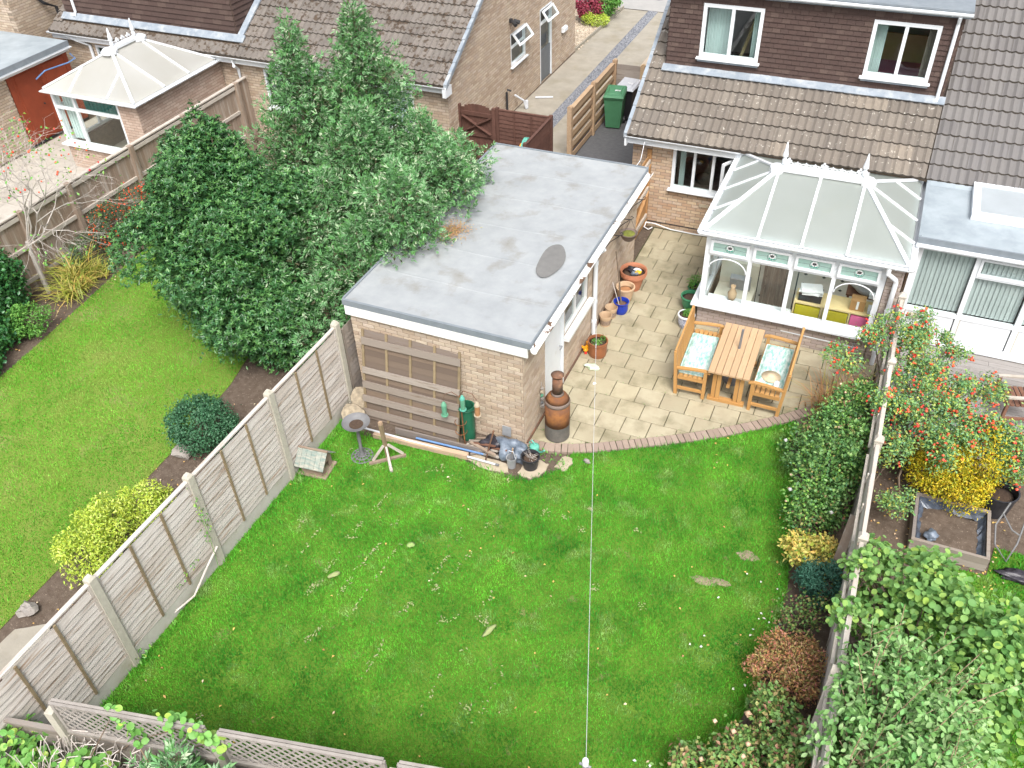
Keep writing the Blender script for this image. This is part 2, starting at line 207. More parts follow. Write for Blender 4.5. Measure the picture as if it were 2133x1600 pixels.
# foliage
def fol(name, cols, rough=0.5, trans=0.15, spec=0.4, rnd=0.12): return pmat(name, None, None, cols=[tuple(min(.8, q*1.2) for q in c) for c in cols], rough=rough, trans=trans, spec=spec, rnd=rnd, bump=0, hue=0.01)
fol('leaf_laurel', [(0.02, 0.075, 0.02), (0.036, 0.115, 0.034), (0.025, 0.088, 0.024), (0.09, 0.195, 0.05), (0.03, 0.10, 0.038)], rough=0.3, trans=0.08)
fol('leaf_inner', [(0.055, 0.05, 0.025), (0.04, 0.06, 0.022), (0.075, 0.06, 0.032)], rough=0.9, trans=0.05)  # dead brown inner foliage, dark also to stand in for shade between plumes
fol('leaf_conifer', [(0.05, 0.17, 0.035), (0.11, 0.255, 0.10), (0.07, 0.21, 0.04), (0.21, 0.33, 0.19), (0.085, 0.22, 0.07), (0.15, 0.29, 0.13), (0.38, 0.42, 0.29)], rough=0.8, spec=0.2)
fol('leaf_box', [(0.03, 0.105, 0.045), (0.055, 0.145, 0.07), (0.035, 0.12, 0.05)], rough=0.5)
fol('leaf_lime', [(0.30, 0.42, 0.03), (0.46, 0.54, 0.07), (0.24, 0.38, 0.03), (0.56, 0.58, 0.16)])
fol('leaf_yellow', [(0.46, 0.34, 0.012), (0.60, 0.46, 0.02), (0.36, 0.33, 0.015), (0.18, 0.23, 0.02)])
fol('leaf_rosehip', [(0.09, 0.24, 0.08), (0.13, 0.29, 0.11), (0.22, 0.34, 0.06), (0.11, 0.24, 0.14), (0.42, 0.38, 0.05)])
fol('leaf_rose', [(0.045, 0.14, 0.035), (0.09, 0.21, 0.06), (0.17, 0.28, 0.075), (0.06, 0.16, 0.06)], rough=0.42)
fol('leaf_varieg', [(0.50, 0.46, 0.10), (0.62, 0.54, 0.16), (0.26, 0.34, 0.04), (0.58, 0.36, 0.09), (0.12, 0.24, 0.05)])
fol('leaf_bluish', [(0.035, 0.12, 0.085), (0.05, 0.155, 0.10), (0.04, 0.11, 0.065)])
fol('leaf_spirea', [(0.36, 0.14, 0.08), (0.50, 0.27, 0.10), (0.24, 0.22, 0.06), (0.44, 0.16, 0.14), (0.16, 0.20, 0.05), (0.46, 0.30, 0.14)])
fol('leaf_mixedrose', [(0.09, 0.22, 0.06), (0.15, 0.28, 0.07), (0.12, 0.25, 0.06), (0.26, 0.25, 0.08), (0.26, 0.09, 0.09)])
fol('leaf_hazel', [(0.12, 0.27, 0.055), (0.18, 0.34, 0.095), (0.10, 0.24, 0.06), (0.22, 0.37, 0.11), (0.30, 0.41, 0.08)], rough=0.55, trans=0.3)
fol('leaf_pear', [(0.11, 0.26, 0.065), (0.155, 0.32, 0.09), (0.26, 0.38, 0.16), (0.09, 0.235, 0.055)], rough=0.5)
fol('leaf_ivy', [(0.025, 0.10, 0.025), (0.045, 0.15, 0.035), (0.03, 0.12, 0.04)], rough=0.35)
fol('leaf_green', [(0.06, 0.20, 0.03), (0.10, 0.26, 0.045), (0.08, 0.22, 0.035), (0.16, 0.27, 0.05)])
fol('leaf_vine', [(0.09, 0.26, 0.05), (0.14, 0.33, 0.07), (0.11, 0.29, 0.06), (0.17, 0.35, 0.07), (0.30, 0.38, 0.06)])
fol('leaf_cotoneaster', [(0.055, 0.11, 0.055), (0.08, 0.14, 0.07), (0.13, 0.13, 0.06)])
fol('leaf_strap', [(0.36, 0.40, 0.06), (0.20, 0.28, 0.04), (0.42, 0.36, 0.10), (0.40, 0.25, 0.07)])
fol('leaf_dry', [(0.36, 0.20, 0.09), (0.46, 0.28, 0.13), (0.28, 0.14, 0.07), (0.30, 0.25, 0.07)], trans=0.1)
fol('leaf_red', [(0.20, 0.025, 0.045), (0.28, 0.04, 0.07), (0.15, 0.02, 0.035)])
fol('hip_red', [(0.60, 0.035, 0.025), (0.70, 0.10, 0.03), (0.68, 0.06, 0.06)], trans=0, rough=0.3)
fol('berry_orange', [(0.62, 0.10, 0.02), (0.5, 0.06, 0.02)], trans=0, rough=0.4)
fol('petal_white', [(0.76, 0.72, 0.66), (0.78, 0.62, 0.52)], trans=0.2); fol('petal_peach', [(0.75, 0.42, 0.26), (0.72, 0.5, 0.36)], trans=0.2)
fol('petal_yellow', [(0.75, 0.5, 0.03), (0.7, 0.55, 0.1)], trans=0.2)
fol('litter', [(0.45, 0.27, 0.10), (0.55, 0.40, 0.10), (0.32, 0.15, 0.06), (0.5, 0.42, 0.3)], trans=0)
fol('straw', [(0.30, 0.28, 0.17), (0.23, 0.26, 0.11), (0.19, 0.27, 0.08)], trans=0, rough=0.95)
pmat('grass', (0.022, 0.195, 0.012), (0.155, 0.475, 0.035), scale=1.15, rough=0.7, rnd=0.36, bump=0, c3=(0.32, 0.45, 0.15), c3scale=1.9, c3lim=(0.55, 0.74), hue=0.012, detail=7)
pmat('grass_light', (0.07, 0.30, 0.012), (0.185, 0.45, 0.04), scale=0.7, rough=0.7, rnd=0.25, bump=0, c3=(0.36, 0.34, 0.11), c3scale=0.9, c3lim=(0.52, 0.78), hue=0.012, detail=7)
# ---------------------------------------------------------------- mesh helpers
WL = {}                                       # world position of the origin of every object built
def frame(axis):
    a = Vector(axis).normalized(); t = Vector((0, 0, 1)) if abs(a.z) < 0.9 else Vector((1, 0, 0))
    u = a.cross(t).normalized(); return u, a.cross(u).normalized(), a
def rotz(a): return Matrix.Rotation(a, 3, 'Z')
def rotx(a): return Matrix.Rotation(a, 3, 'X')
def roty(a): return Matrix.Rotation(a, 3, 'Y')
class MB:
    """collects shapes for one mesh"""
    def __init__(s): s.v = []; s.f = []; s.r = []
    def add(s, vs, fs, rnd=None):
        k = len(s.v); s.v += [tuple(p) for p in vs]; r = random.random() if rnd is None else rnd
        for f in fs: s.f.append(tuple(i+k for i in f)); s.r.append(r)
        return s
    def hexa(s, p, rnd=None):                 # 8 corners, bottom ring then top ring
        return s.add(p, [(3, 2, 1, 0), (4, 5, 6, 7), (0, 1, 5, 4), (1, 2, 6, 5), (2, 3, 7, 6), (3, 0, 4, 7)], rnd)
    def box(s, c, d, R=None, rnd=None):       # centre, size
        x, y, z = d[0]/2, d[1]/2, d[2]/2
        p = [Vector(q) for q in ((-x,-y,-z),(x,-y,-z),(x,y,-z),(-x,y,-z),(-x,-y,z),(x,-y,z),(x,y,z),(-x,y,z))]
        if R is not None: p = [R @ q for q in p]
        return s.hexa([q+Vector(c) for q in p], rnd)
    def bx(s, x0, x1, y0, y1, z0, z1, rnd=None): return s.box(((x0+x1)/2, (y0+y1)/2, (z0+z1)/2), (x1-x0, y1-y0, z1-z0), None, rnd)
    def bar(s, a, b, w, h, upv=(0, 0, 1), rnd=None):   # rectangular bar from a to b
        a = Vector(a); b = Vector(b); d = (b-a).normalized(); u = Vector(upv)
        x = d.cross(u)
        if x.length < 1e-4: x = d.cross(Vector((1, 0, 0)))
        x.normalize(); u = x.cross(d).normalized(); x *= w/2; u *= h/2
        return s.hexa([a-x-u, a+x-u, b+x-u, b-x-u, a-x+u, a+x+u, b+x+u, b-x+u], rnd)
    def cyl(s, a, b, r0, r1=None, n=12, caps=True, rnd=None):
        r1 = r0 if r1 is None else r1; a = Vector(a); b = Vector(b); u, w, _ = frame(b-a); vs = []
        for c, r in ((a, r0), (b, r1)):
            for i in range(n):
                t = 2*math.pi*i/n; vs.append(c+r*(math.cos(t)*u+math.sin(t)*w))
        fs = [(i, (i+1) % n, n+(i+1) % n, n+i) for i in range(n)]
        if caps: fs += [tuple(range(n-1, -1, -1)), tuple(range(n, 2*n))]
        return s.add(vs, fs, rnd)
    def tube(s, pts, r, n=6, rnd=None, r1=None):
        pts = [Vector(p) for p in pts]; m = len(pts); vs = []; r1 = r if r1 is None else r1
        for k, p in enumerate(pts):
            d = (pts[min(k+1, m-1)]-pts[max(k-1, 0)]); u, w, _ = frame(d if d.length > 1e-6 else (0, 0, 1))
            rr = r+(r1-r)*k/max(1, m-1)
            for i in range(n):
                t = 2*math.pi*i/n; vs.append(p+rr*(math.cos(t)*u+math.sin(t)*w))
        fs = [(k*n+i, k*n+(i+1) % n, (k+1)*n+(i+1) % n, (k+1)*n+i) for k in range(m-1) for i in range(n)]
        fs += [tuple(range(n-1, -1, -1)), tuple(range((m-1)*n, m*n))]
        return s.add(vs, fs, rnd)
    def lathe(s, prof, c=(0, 0, 0), n=20, rnd=None, R=None, wob=0, caps=True):
        vs = []; c = Vector(c)
        for r, z in prof:
            for i in range(n):
                t = 2*math.pi*i/n; rr = r*(1+wob*math.sin(3*t+z*9)+wob*math.sin(5*t+1.3))
                p = Vector((rr*math.cos(t), rr*math.sin(t), z)); vs.append((R @ p if R is not None else p)+c)
        m = len(prof); fs = [(k*n+i, k*n+(i+1) % n, (k+1)*n+(i+1) % n, (k+1)*n+i) for k in range(m-1) for i in range(n)]
        if caps and prof[0][0] > 1e-4: fs.append(tuple(range(n-1, -1, -1)))
        if caps and prof[-1][0] > 1e-4: fs.append(tuple(range((m-1)*n, m*n)))
        return s.add(vs, fs, rnd)
    def slab(s, poly, z0, z1, rnd=None):      # vertical prism over a polygon
        n = len(poly); vs = [(p[0], p[1], z0) for p in poly]+[(p[0], p[1], z1) for p in poly]
        return s.add(vs, [tuple(range(n-1, -1, -1)), tuple(range(n, 2*n))]+[(i, (i+1) % n, n+(i+1) % n, n+i) for i in range(n)], rnd)
    def extr(s, poly, d, rnd=None):           # prism over a 3-D polygon along d
        n = len(poly); d = Vector(d); vs = [Vector(p) for p in poly]; vs += [p+d for p in vs]
        return s.add(vs, [tuple(range(n-1, -1, -1)), tuple(range(n, 2*n))]+[(i, (i+1) % n, n+(i+1) % n, n+i) for i in range(n)], rnd)
    def sheet(s, pts, rnd=None): return s.add(pts, [tuple(range(len(pts)))], rnd)
    def blob(s, c, rad, jit=0.15, sub=2, seed=None, rnd=None):
        bm = bmesh.new(); bmesh.ops.create_icosphere(bm, subdivisions=sub, radius=1); rr = random.Random(seed)
        ph = [(rr.uniform(1.5, 4), rr.uniform(0, 6), Vector((rr.gauss(0, 1), rr.gauss(0, 1), rr.gauss(0, 1))).normalized()) for _ in range(6)]
        vs = []
        for v in bm.verts:
            q = v.co; k = 1+jit*sum(math.sin(f*q.dot(d)*2+p) for f, p, d in ph)/2.2
            vs.append((c[0]+q.x*rad[0]*k, c[1]+q.y*rad[1]*k, c[2]+q.z*rad[2]*k))
        fs = [tuple(v.index for v in f.verts) for f in bm.faces]; bm.free(); return s.add(vs, fs, rnd)
    def obj(s, name, mat, parent=None, smooth=False, origin=None, kind=None, label=None):
        vs = s.v
        if origin is None:
            xs, ys, zs = zip(*vs); origin = Vector(((min(xs)+max(xs))/2, (min(ys)+max(ys))/2, min(zs)))
        origin = Vector(origin)
        me = bpy.data.meshes.new(name); me.from_pydata([(p[0]-origin.x, p[1]-origin.y, p[2]-origin.z) for p in vs], [], s.f)
        at = me.attributes.new('rnd', 'FLOAT', 'FACE'); at.data.foreach_set('value', s.r)
        if smooth: me.polygons.foreach_set('use_smooth', [True]*len(me.polygons))
        me.materials.append(MATS[mat]); me.update()
        return link(name, me, parent, origin, kind, label)
def link(name, me, parent=None, origin=(0, 0, 0), kind=None, label=None):
    o = bpy.data.objects.new(name, me); COL.objects.link(o); origin = Vector(origin)
    WL[o.name] = origin
    if parent is not None: o.parent = parent; o.location = origin-WL[parent.name]
    else: o.location = origin
    if kind: o['kind'] = kind
    if label: o['label'] = label
    return o
def inst(src, name, parent, loc, rot=None, scale=None):   # another piece sharing the mesh of src (loc in world)
    o = bpy.data.objects.new(name, src.data if hasattr(src, 'data') else src); COL.objects.link(o); WL[o.name] = Vector(loc)
    if parent is not None: o.parent = parent; o.location = Vector(loc)-WL[parent.name]
    else: o.location = loc
    if rot is not None: o.rotation_euler = rot
    if scale is not None: o.scale = scale
    return o
def tag(o, label, cat, group=None):
    o['label'] = label; o['category'] = cat
    if group: o['group'] = group
    return o
def thing(name, label, cat, loc=(0, 0, 0), group=None):
    o = bpy.data.objects.new(name, None); COL.objects.link(o); o.empty_display_size = 0.1; o.location = loc; WL[o.name] = Vector(loc)
    return tag(o, label, cat, group)
def place(o, loc, rz=0, sc=None):
    o.location = loc; o.rotation_euler = (0, 0, rz); WL[o.name] = Vector(loc)
    if sc: o.scale = (sc, sc, sc)
    return o
def copy_tree(o, parent=None):
    c = o.copy(); COL.objects.link(c); c.parent = parent
    for ch in list(o.children): copy_tree(ch, c)
    return c
def struct(o): o['kind'] = 'structure'; return o
def sheet(name, pts, z, mat): return struct(MB().sheet([(p[0], p[1], z) for p in pts]).obj(name, mat))
def rect(x0, x1, y0, y1): return [(x0, y0), (x1, y0), (x1, y1), (x0, y1)]
def clip(poly, a, b):                          # keep the part of poly left of a->b
    out = []; n = len(poly)
    def sd(p): return (b[0]-a[0])*(p[1]-a[1])-(b[1]-a[1])*(p[0]-a[0])
    for i in range(n):
        p, q = poly[i], poly[(i+1) % n]; s, t = sd(p), sd(q)
        if s >= 0: out.append(p)
        if s*t < 0: k = s/(s-t); out.append((p[0]+k*(q[0]-p[0]), p[1]+k*(q[1]-p[1])))
    return out
# ---------------------------------------------------------------- walls
def cut(L, H, ops):                            # rectangles of a wall L x H outside its openings
    us = sorted({0, L, *[min(max(u, 0), L) for o in ops for u in o[:2]]}); zs = sorted({0, H, *[min(max(z, 0), H) for o in ops for z in o[2:]]})
    for i in range(len(us)-1):
        for j in range(len(zs)-1):
            uc, zc = (us[i]+us[i+1])/2, (zs[j]+zs[j+1])/2
            if not any(o[0] < uc < o[1] and o[2] < zc < o[3] for o in ops): yield us[i], us[i+1], zs[j], zs[j+1]
def wall(parent, org, u, n, L, H, ops=(), brick='brick_buff', depth=0.22, singles=0, near=None, top=None, name='wall', flip=False):
    """mortar core with openings, bricks standing 7 mm proud of it; u along the wall, n outwards.
       top(u): optional height limit (gables)"""
    org = Vector(org); u = Vector(u); n = Vector(n); Zv = Vector((0, 0, 1))
    m = MB()
    for a, b, c, d in cut(L, H, ops):
        if top is None: ph = [(a, c), (b, c), (b, d), (a, d)]
        else:
            ph = [(a, c), (b, c), (b, d), (a, d)]
            if max(top(a), top(b), top((a+b)/2)) <= c: continue
            poly = ph; k = 24; xs = [a+(b-a)*i/k for i in range(k+1)]
            ph = [(a, c), (b, c)]+[(x, max(c, min(d, top(x)))) for x in reversed(xs)]
            q = [ph[0]]
            for p in ph[1:]:
                if (Vector(p)-Vector(q[-1])).length > 1e-4: q.append(p)
            ph = q
        m.extr([org+u*x+Zv*z-n*depth for x, z in ph], n*(depth-0.007), rnd=0)
    core = m.obj(name, 'mortar', parent)
    bl, bh, j = 0.215, 0.065, 0.010; rest = MB(); whole = []
    for r in range(int(H/(bh+j))+1):
        z0 = r*(bh+j)+j/2; z1 = min(z0+bh, H)
        if z1-z0 < 0.02: continue
        x = -(bl+j)/2*(r % 2); 
        while x < L:
            a, b = max(x, 0), min(x+bl, L); x += bl+j
            if b-a < 0.03: continue
            segs = [(a, b)]
            for o in ops:
                if o[2] < (z0+z1)/2 < o[3]:
                    ns = []
                    for s, t in segs:
                        if t <= o[0] or s >= o[1]: ns.append((s, t)); continue
                        if s < o[0]-0.02: ns.append((s, o[0]-0.004))
                        if t > o[1]+0.02: ns.append((o[1]+0.004, t))
                    segs = ns
            for s, t in segs:
                if top is not None and min(top(s), top(t)) < z1: continue
                if t-s > 0.214 and z1-z0 > 0.064 and singles: whole.append((s, z0))
                else: _brick(rest, org, u, n, Zv, s, t, z0, z1)
    if singles and whole:
        ctr = Vector(near) if near is not None else Vector((0, 0, 10.7))
        whole.sort(key=lambda w: (org+u*w[0]+Zv*w[1]-ctr).length)
        b0 = MB(); _brick(b0, Vector((0, 0, 0)), u, n, Zv, 0, bl, 0, bh, 0.0); src = None
        for s, z in whole[:singles]:
            loc = org+u*s+Zv*z
            if src is None: src = b0.obj('brick', brick, parent, origin=(0, 0, 0)); src.location = loc-WL[parent.name]; WL[src.name] = loc
            else: inst(src, 'brick', parent, loc)
        for s, z in whole[singles:]: _brick(rest, org, u, n, Zv, s, s+bl, z, z+bh)
    if rest.v: rest.obj('brick_courses', brick, parent, kind='stuff')
    return core
def _brick(m, org, u, n, Z, s, t, z0, z1, rnd=None):
    e = 0.003; a = org-n*0.012
    f = [a+u*s+Z*z0, a+u*t+Z*z0, a+u*t+Z*z1, a+u*s+Z*z1]
    q = n*(0.012+random.uniform(-0.001, 0.0015))
    g = [a+q+u*(s+e)+Z*(z0+e), a+q+u*(t-e)+Z*(z0+e), a+q+u*(t-e)+Z*(z1-e), a+q+u*(s+e)+Z*(z1-e)]
    fs = [(4, 5, 6, 7), (0, 1, 5, 4), (1, 2, 6, 5), (2, 3, 7, 6), (3, 0, 4, 7)]
    if u.cross(Z).dot(n) < 0: fs = [tuple(reversed(x)) for x in fs]
    m.add(f+g, fs, rnd)
# ---------------------------------------------------------------- interlocking roof tiles
def tile_mesh(name, mat, w=0.33, g=0.345, rolls=2, amp=0.034, thick=0.034):
    """x across, y up the slope, z out of the roof; the lower edge (y=0) stands proud"""
    m = MB(); k = 6*rolls; n = k+1; top = []
    def prof(x):
        ph = (x/w*rolls) % 1.0
        return amp*(0.5-0.5*math.cos(2*math.pi*min(1, max(0, (ph-0.18)/0.64)))) if 0.18 < ph < 0.82 else 0
    vs = []
    for y, lift in ((0, thick), (g+0.03, 0.002)):
        for i in range(n): vs.append((w*i/k, y, prof(w*i/k)+lift))
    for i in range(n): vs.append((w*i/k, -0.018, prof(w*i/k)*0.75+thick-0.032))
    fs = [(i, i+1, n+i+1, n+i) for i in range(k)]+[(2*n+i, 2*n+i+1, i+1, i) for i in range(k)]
    me = bpy.data.meshes.new(name); me.from_pydata(vs, [], fs); me.materials.append(MATS[mat]); me.materials.append(MATS['edge_shade_dirt'])
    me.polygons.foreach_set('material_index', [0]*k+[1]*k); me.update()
    return me
def tile_roof(parent, x0, x1, y0, z0, slope, gauge, rows, mat, keep=None, w=0.33, name='roof_tile', wob=0.004):
    me = tile_mesh(name, mat, w, gauge); ang = math.atan(slope); c, s = math.cos(ang), math.sin(ang); nx = int(round((x1-x0)/w))
    w2 = (x1-x0)/nx
    for r in range(rows):
        for i in range(nx):
            x = x0+i*w2; y = y0+r*gauge*c; z = z0+r*gauge*s
            if keep and not keep(x+w2/2, y+gauge*c/2): continue
            inst(me, name, parent, (x+random.uniform(-wob, wob), y, z+random.uniform(0, wob)), (ang, random.uniform(-.006, .006), random.uniform(-.006, .006)), (w2/w*0.995, 1, 1))
# ---------------------------------------------------------------- windows
def window(parent, org, u, n, w, h, cols=(1,), frame_w=0.06, depth=0.07, mat='white_plastic', glass='glass', transom=None, sill=True, name='window', bar_w=0.05, nopane=()):
    """frame in the plane through org (lower left corner), panes as parts of it"""
    org = Vector(org); u = Vector(u); n = Vector(n); Z = Vector((0, 0, 1)); m = MB()
    def b(a0, a1, c0, c1, d0=-depth, d1=0.0, mm=m): 
        p = [org+u*a0+Z*c0+n*d0, org+u*a1+Z*c0+n*d0, org+u*a1+Z*c0+n*d1, org+u*a0+Z*c0+n*d1]
        mm.hexa(p+[q+Z*(c1-c0) for q in p], 0.5)
    f = frame_w
    b(0, f, 0, h); b(w-f, w, 0, h); b(f, w-f, 0, f); b(f, w-f, h-f, h)
    tot = sum(cols); xs = [f]; 
    for c in cols: xs.append(xs[-1]+(w-2*f)*c/tot)
    for x in xs[1:-1]: b(x-bar_w/2, x+bar_w/2, f, h-f, -depth+0.004, -0.004)
    zs = [f, h-f]
    if transom: 
        zs = [f, transom, h-f]
        for i in range(len(xs)-1): b(xs[i]+(bar_w/2 if i else 0), xs[i+1]-(bar_w/2 if i < len(xs)-2 else 0), transom-bar_w/2, transom+bar_w/2, -depth+0.006, -0.006)
    fr = m.obj(name, mat, parent)
    for i in range(len(xs)-1):
        for k in range(len(zs)-1):
            if (i, k) in nopane: continue
            g = MB(); a0 = xs[i]+(bar_w/2 if i else 0); a1 = xs[i+1]-(bar_w/2 if i < len(xs)-2 else 0); c0 = zs[k]+(bar_w/2 if k else 0); c1 = zs[k+1]-(bar_w/2 if k < len(zs)-2 else 0)
            o = org-n*(depth*0.55); g.add([o+u*a0+Z*c0, o+u*a1+Z*c0, o+u*a1+Z*c1, o+u*a0+Z*c1], [(0, 1, 2, 3)])
            g.obj('pane', glass, fr)
    if sill:
        q = MB(); p0 = org-Z*0.035
        q.hexa([p0-u*0.05-n*0.05, p0+u*(w+0.05)-n*0.05, p0+u*(w+0.05)+n*0.09, p0-u*0.05+n*0.09, p0-u*0.05-n*0.05+Z*0.034, p0+u*(w+0.05)-n*0.05+Z*0.034, p0+u*(w+0.05)+n*0.09+Z*0.022, p0-u*0.05+n*0.09+Z*0.022], 0.5)
        q.obj('sill', mat, fr)
    return fr
# ---------------------------------------------------------------- foliage
def quads_obj(name, V, F, mat, parent=None, kind=None, origin=None, rnd=None, label=None):
    """V (n,3) float, F (m,k) int arrays -> one mesh"""
    V = np.asarray(V, np.float32); F = np.asarray(F, np.int32); k = F.shape[1]
    if origin is None: origin = Vector((float(V[:, 0].mean()), float(V[:, 1].mean()), float(V[:, 2].min())))
    origin = Vector(origin); V = V-np.array(origin, np.float32)
    me = bpy.data.meshes.new(name); me.vertices.add(len(V)); me.vertices.foreach_set('co', V.ravel())
    me.loops.add(F.size); me.loops.foreach_set('vertex_index', F.ravel()); me.polygons.add(len(F))
    me.polygons.foreach_set('loop_start', np.arange(0, F.size, k, dtype=np.int32)); me.polygons.foreach_set('loop_total', np.full(len(F), k, np.int32))
    at = me.attributes.new('rnd', 'FLOAT', 'FACE'); at.data.foreach_set('value', (NR.random(len(F)) if rnd is None else rnd).astype(np.float32))
    me.materials.append(MATS[mat]); me.update(calc_edges=True); me.validate()
    return link(name, me, parent, origin, kind, label)
def norm(a): return a/np.maximum(np.linalg.norm(a, axis=-1, keepdims=True), 1e-6)
def leaf_quads(P, D, N, L, Wd, fold=0.25):
    """rhombic leaves at P pointing along D, facing N"""
    S = norm(np.cross(D, N)); N2 = np.cross(S, D); L = L[:, None]; Wd = Wd[:, None]
    a = P; b = P+D*L*0.5+S*Wd*0.5+N2*Wd*fold; c = P+D*L-N2*L*0.12; d = P+D*L*0.5-S*Wd*0.5+N2*Wd*fold
    V = np.stack([a, b, c, d], 1).reshape(-1, 3); n = len(P); i = np.arange(n)*4
    F = np.concatenate([np.stack([i, i+1, i+2], 1), np.stack([i, i+2, i+3], 1)]); return V, F, n
def lobes_points(lobes, n, shell=0.45, jit=0.10, clump=0.0):
    """points spread through the outer shell of ellipsoids (cx,cy,cz,rx,ry,rz)"""
    A = np.array(lobes, float); w = (A[:, 3]*A[:, 4]+A[:, 4]*A[:, 5]+A[:, 3]*A[:, 5]); k = NR.choice(len(A), n, p=w/w.sum()); B = A[k]
    d = norm(NR.normal(size=(n, 3))); u = NR.random(n)
    if clump:
        f = np.zeros(n)
        for q in range(5):
            ax = norm(NR.normal(size=3)); f += np.sin(d@ax*NR.uniform(5, 11)+k*1.7+q*2)
        u = u+0
        rr = 1-shell*u**1.6+clump*f/4
    else: rr = 1-shell*u**1.6
    rr = rr+NR.normal(size=n)*jit*np.where(NR.random(n) < .12, 2.6, 1)
    P = B[:, :3]+d*B[:, 3:]*rr[:, None]; O = norm(d/B[:, 3:]); return P, O
def keep_above(P, O, z=0.03): m = P[:, 2] > z; return P[m], O[m]
def leaf_mass(name, mat, lobes, n, L, Wd, parent, shell=0.45, jit=0.08, clump=0.12, upbias=0.35, spread=0.7, kind='stuff', fold=0.2, filt=None):
    P, O = lobes_points(lobes, n, shell, jit, clump); P, O = keep_above(P, O)
    if filt is not None: m = filt(P); P, O = P[m], O[m]
    k = len(P); N = norm(O+NR.normal(size=(k, 3))*spread+np.array([0, 0, upbias])); D = norm(np.cross(N, NR.normal(size=(k, 3)))+O*0.35)
    V, F, _ = leaf_quads(P, D, N, L*NR.uniform(0.6, 1.25, k), Wd*NR.uniform(0.7, 1.2, k), fold); r = NR.random(k)
    return quads_obj(name, V, F, mat, parent, kind, rnd=np.concatenate([r, r]))
def free(P):                                     # not inside the garage
    return ~((P[:, 0] > -7.72) & (P[:, 0] < -4.2) & (P[:, 1] > 9.9) & (P[:, 1] < 16.4) & (P[:, 2] < 2.36))
def lumps(lobes, per=9, f=(.24, .42), core=.84, low=-.35, seed=1):
    r = random.Random(seed); out = []
    for c in lobes:
        out.append((c[0], c[1], c[2], c[3]*core, c[4]*core, c[5]*core))
        for k in range(per):
            d = Vector((r.gauss(0, 1), r.gauss(0, 1), r.gauss(0, 1))).normalized()
            if d.z < low: d.z = -d.z
            q = r.uniform(.74, .98); s = r.uniform(*f)*(c[3]+c[4]+c[5])/3
            out.append((c[0]+d.x*c[3]*q, c[1]+d.y*c[4]*q, c[2]+d.z*c[5]*q, s, s, s*.95))
    return out
def rosettes(name, mat, lobes, n, L, Wd, parent, k=6, shell=.25, jit=.05, upb=.6, open_=.5):
    P, O = lobes_points(lobes, n, shell, jit); P, O = keep_above(P, O, .06); m = len(P); A = norm(O*.7+np.array([0, 0, upb])+NR.normal(size=(m, 3))*.3)
    U = norm(np.cross(A, NR.normal(size=(m, 3)))); Wv = np.cross(A, U); a0 = NR.uniform(0, 6.28, m); tone = NR.random(m); Vs = []; Fs = []; R = []; b = 0
    for q in range(k):
        a = a0+q*6.283/k+NR.normal(size=m)*.25; D = norm(A*(open_+NR.normal(size=m)*.2)[:, None]+np.cos(a)[:, None]*U+np.sin(a)[:, None]*Wv); N = norm(A-D*np.sum(A*D, 1)[:, None]+NR.normal(size=(m, 3))*.1)
        v, f_, _ = leaf_quads(P, D, N, L*NR.uniform(.7, 1.2, m), Wd*NR.uniform(.75, 1.15, m), .15); Vs.append(v); Fs.append(f_+b); b += len(v); R += [np.clip(tone*.75+NR.random(m)*.25, 0, .999)]*2
    return quads_obj(name, np.concatenate(Vs), np.concatenate(Fs), mat, parent, 'stuff', rnd=np.concatenate(R))
def bumps(name, mat, P, r, parent, n=1, kind='stuff'):
    """small round things (hips, berries, flowers) as octahedra"""
    o = np.array([(1,0,0),(-1,0,0),(0,1,0),(0,-1,0),(0,0,1),(0,0,-1)], float); k = len(P); rr = r*NR.uniform(0.7, 1.3, k)
    V = (P[:, None, :]+o[None]*rr[:, None, None]).reshape(-1, 3); f = np.array([(0,2,4),(2,1,4),(1,3,4),(3,0,4),(2,0,5),(1,2,5),(3,1,5),(0,3,5)])
    F = (np.arange(k)[:, None, None]*6+f[None]).reshape(-1, 3); return quads_obj(name, V, F, mat, parent, kind, rnd=np.repeat(NR.random(k), 8))
def branches(m, base, tips, r0=0.05, r1=0.008, bend=0.15, n=5):
    base = Vector(base)
    for t in tips:
        t = Vector(t); mid = (base+t)/2+Vector((random.gauss(0, bend), random.gauss(0, bend), abs(random.gauss(0, bend))))
        pts = [base.lerp(mid, k/3).lerp(mid.lerp(t, k/3), k/3) for k in range(4)]; m.tube(pts, r0, n, r1=r1)
    return m
def blades(name, mat, inside, box, dens, L, Wd, z=0.0, parent=None, lean=0.5):
    """short upright blades over an area; inside(x,y)->mask"""
    x0, x1, y0, y1 = box; n = int((x1-x0)*(y1-y0)*dens); X = NR.uniform(x0, x1, n); Y = NR.uniform(y0, y1, n); k = inside(X, Y); X, Y = X[k], Y[k]; n = len(X)
    a = NR.uniform(0, 2*np.pi, n); hl = L*NR.uniform(0.5, 1.3, n)*(1+.22*np.sin(X*7.1+np.sin(Y*5.3)*1.7)*np.sin(Y*6.3+np.sin(X*4.1)*2)+.2*np.sin(X*2.3+Y*1.1)*np.sin(Y*2.9-X)); ln = lean*NR.uniform(0.2, 1.4, n); b = NR.uniform(0, 2*np.pi, n); ww = Wd*NR.uniform(0.6, 1.3, n)/2
    P0 = np.stack([X+np.cos(a)*ww, Y+np.sin(a)*ww, np.full(n, z)], 1); P1 = np.stack([X-np.cos(a)*ww, Y-np.sin(a)*ww, np.full(n, z)], 1)
    T = np.stack([X+np.cos(b)*hl*ln, Y+np.sin(b)*hl*ln, z+hl], 1); V = np.stack([P0, P1, T], 1).reshape(-1, 3)
    o = quads_obj(name, V, np.arange(3*n).reshape(-1, 3), mat, parent, 'stuff'); return o
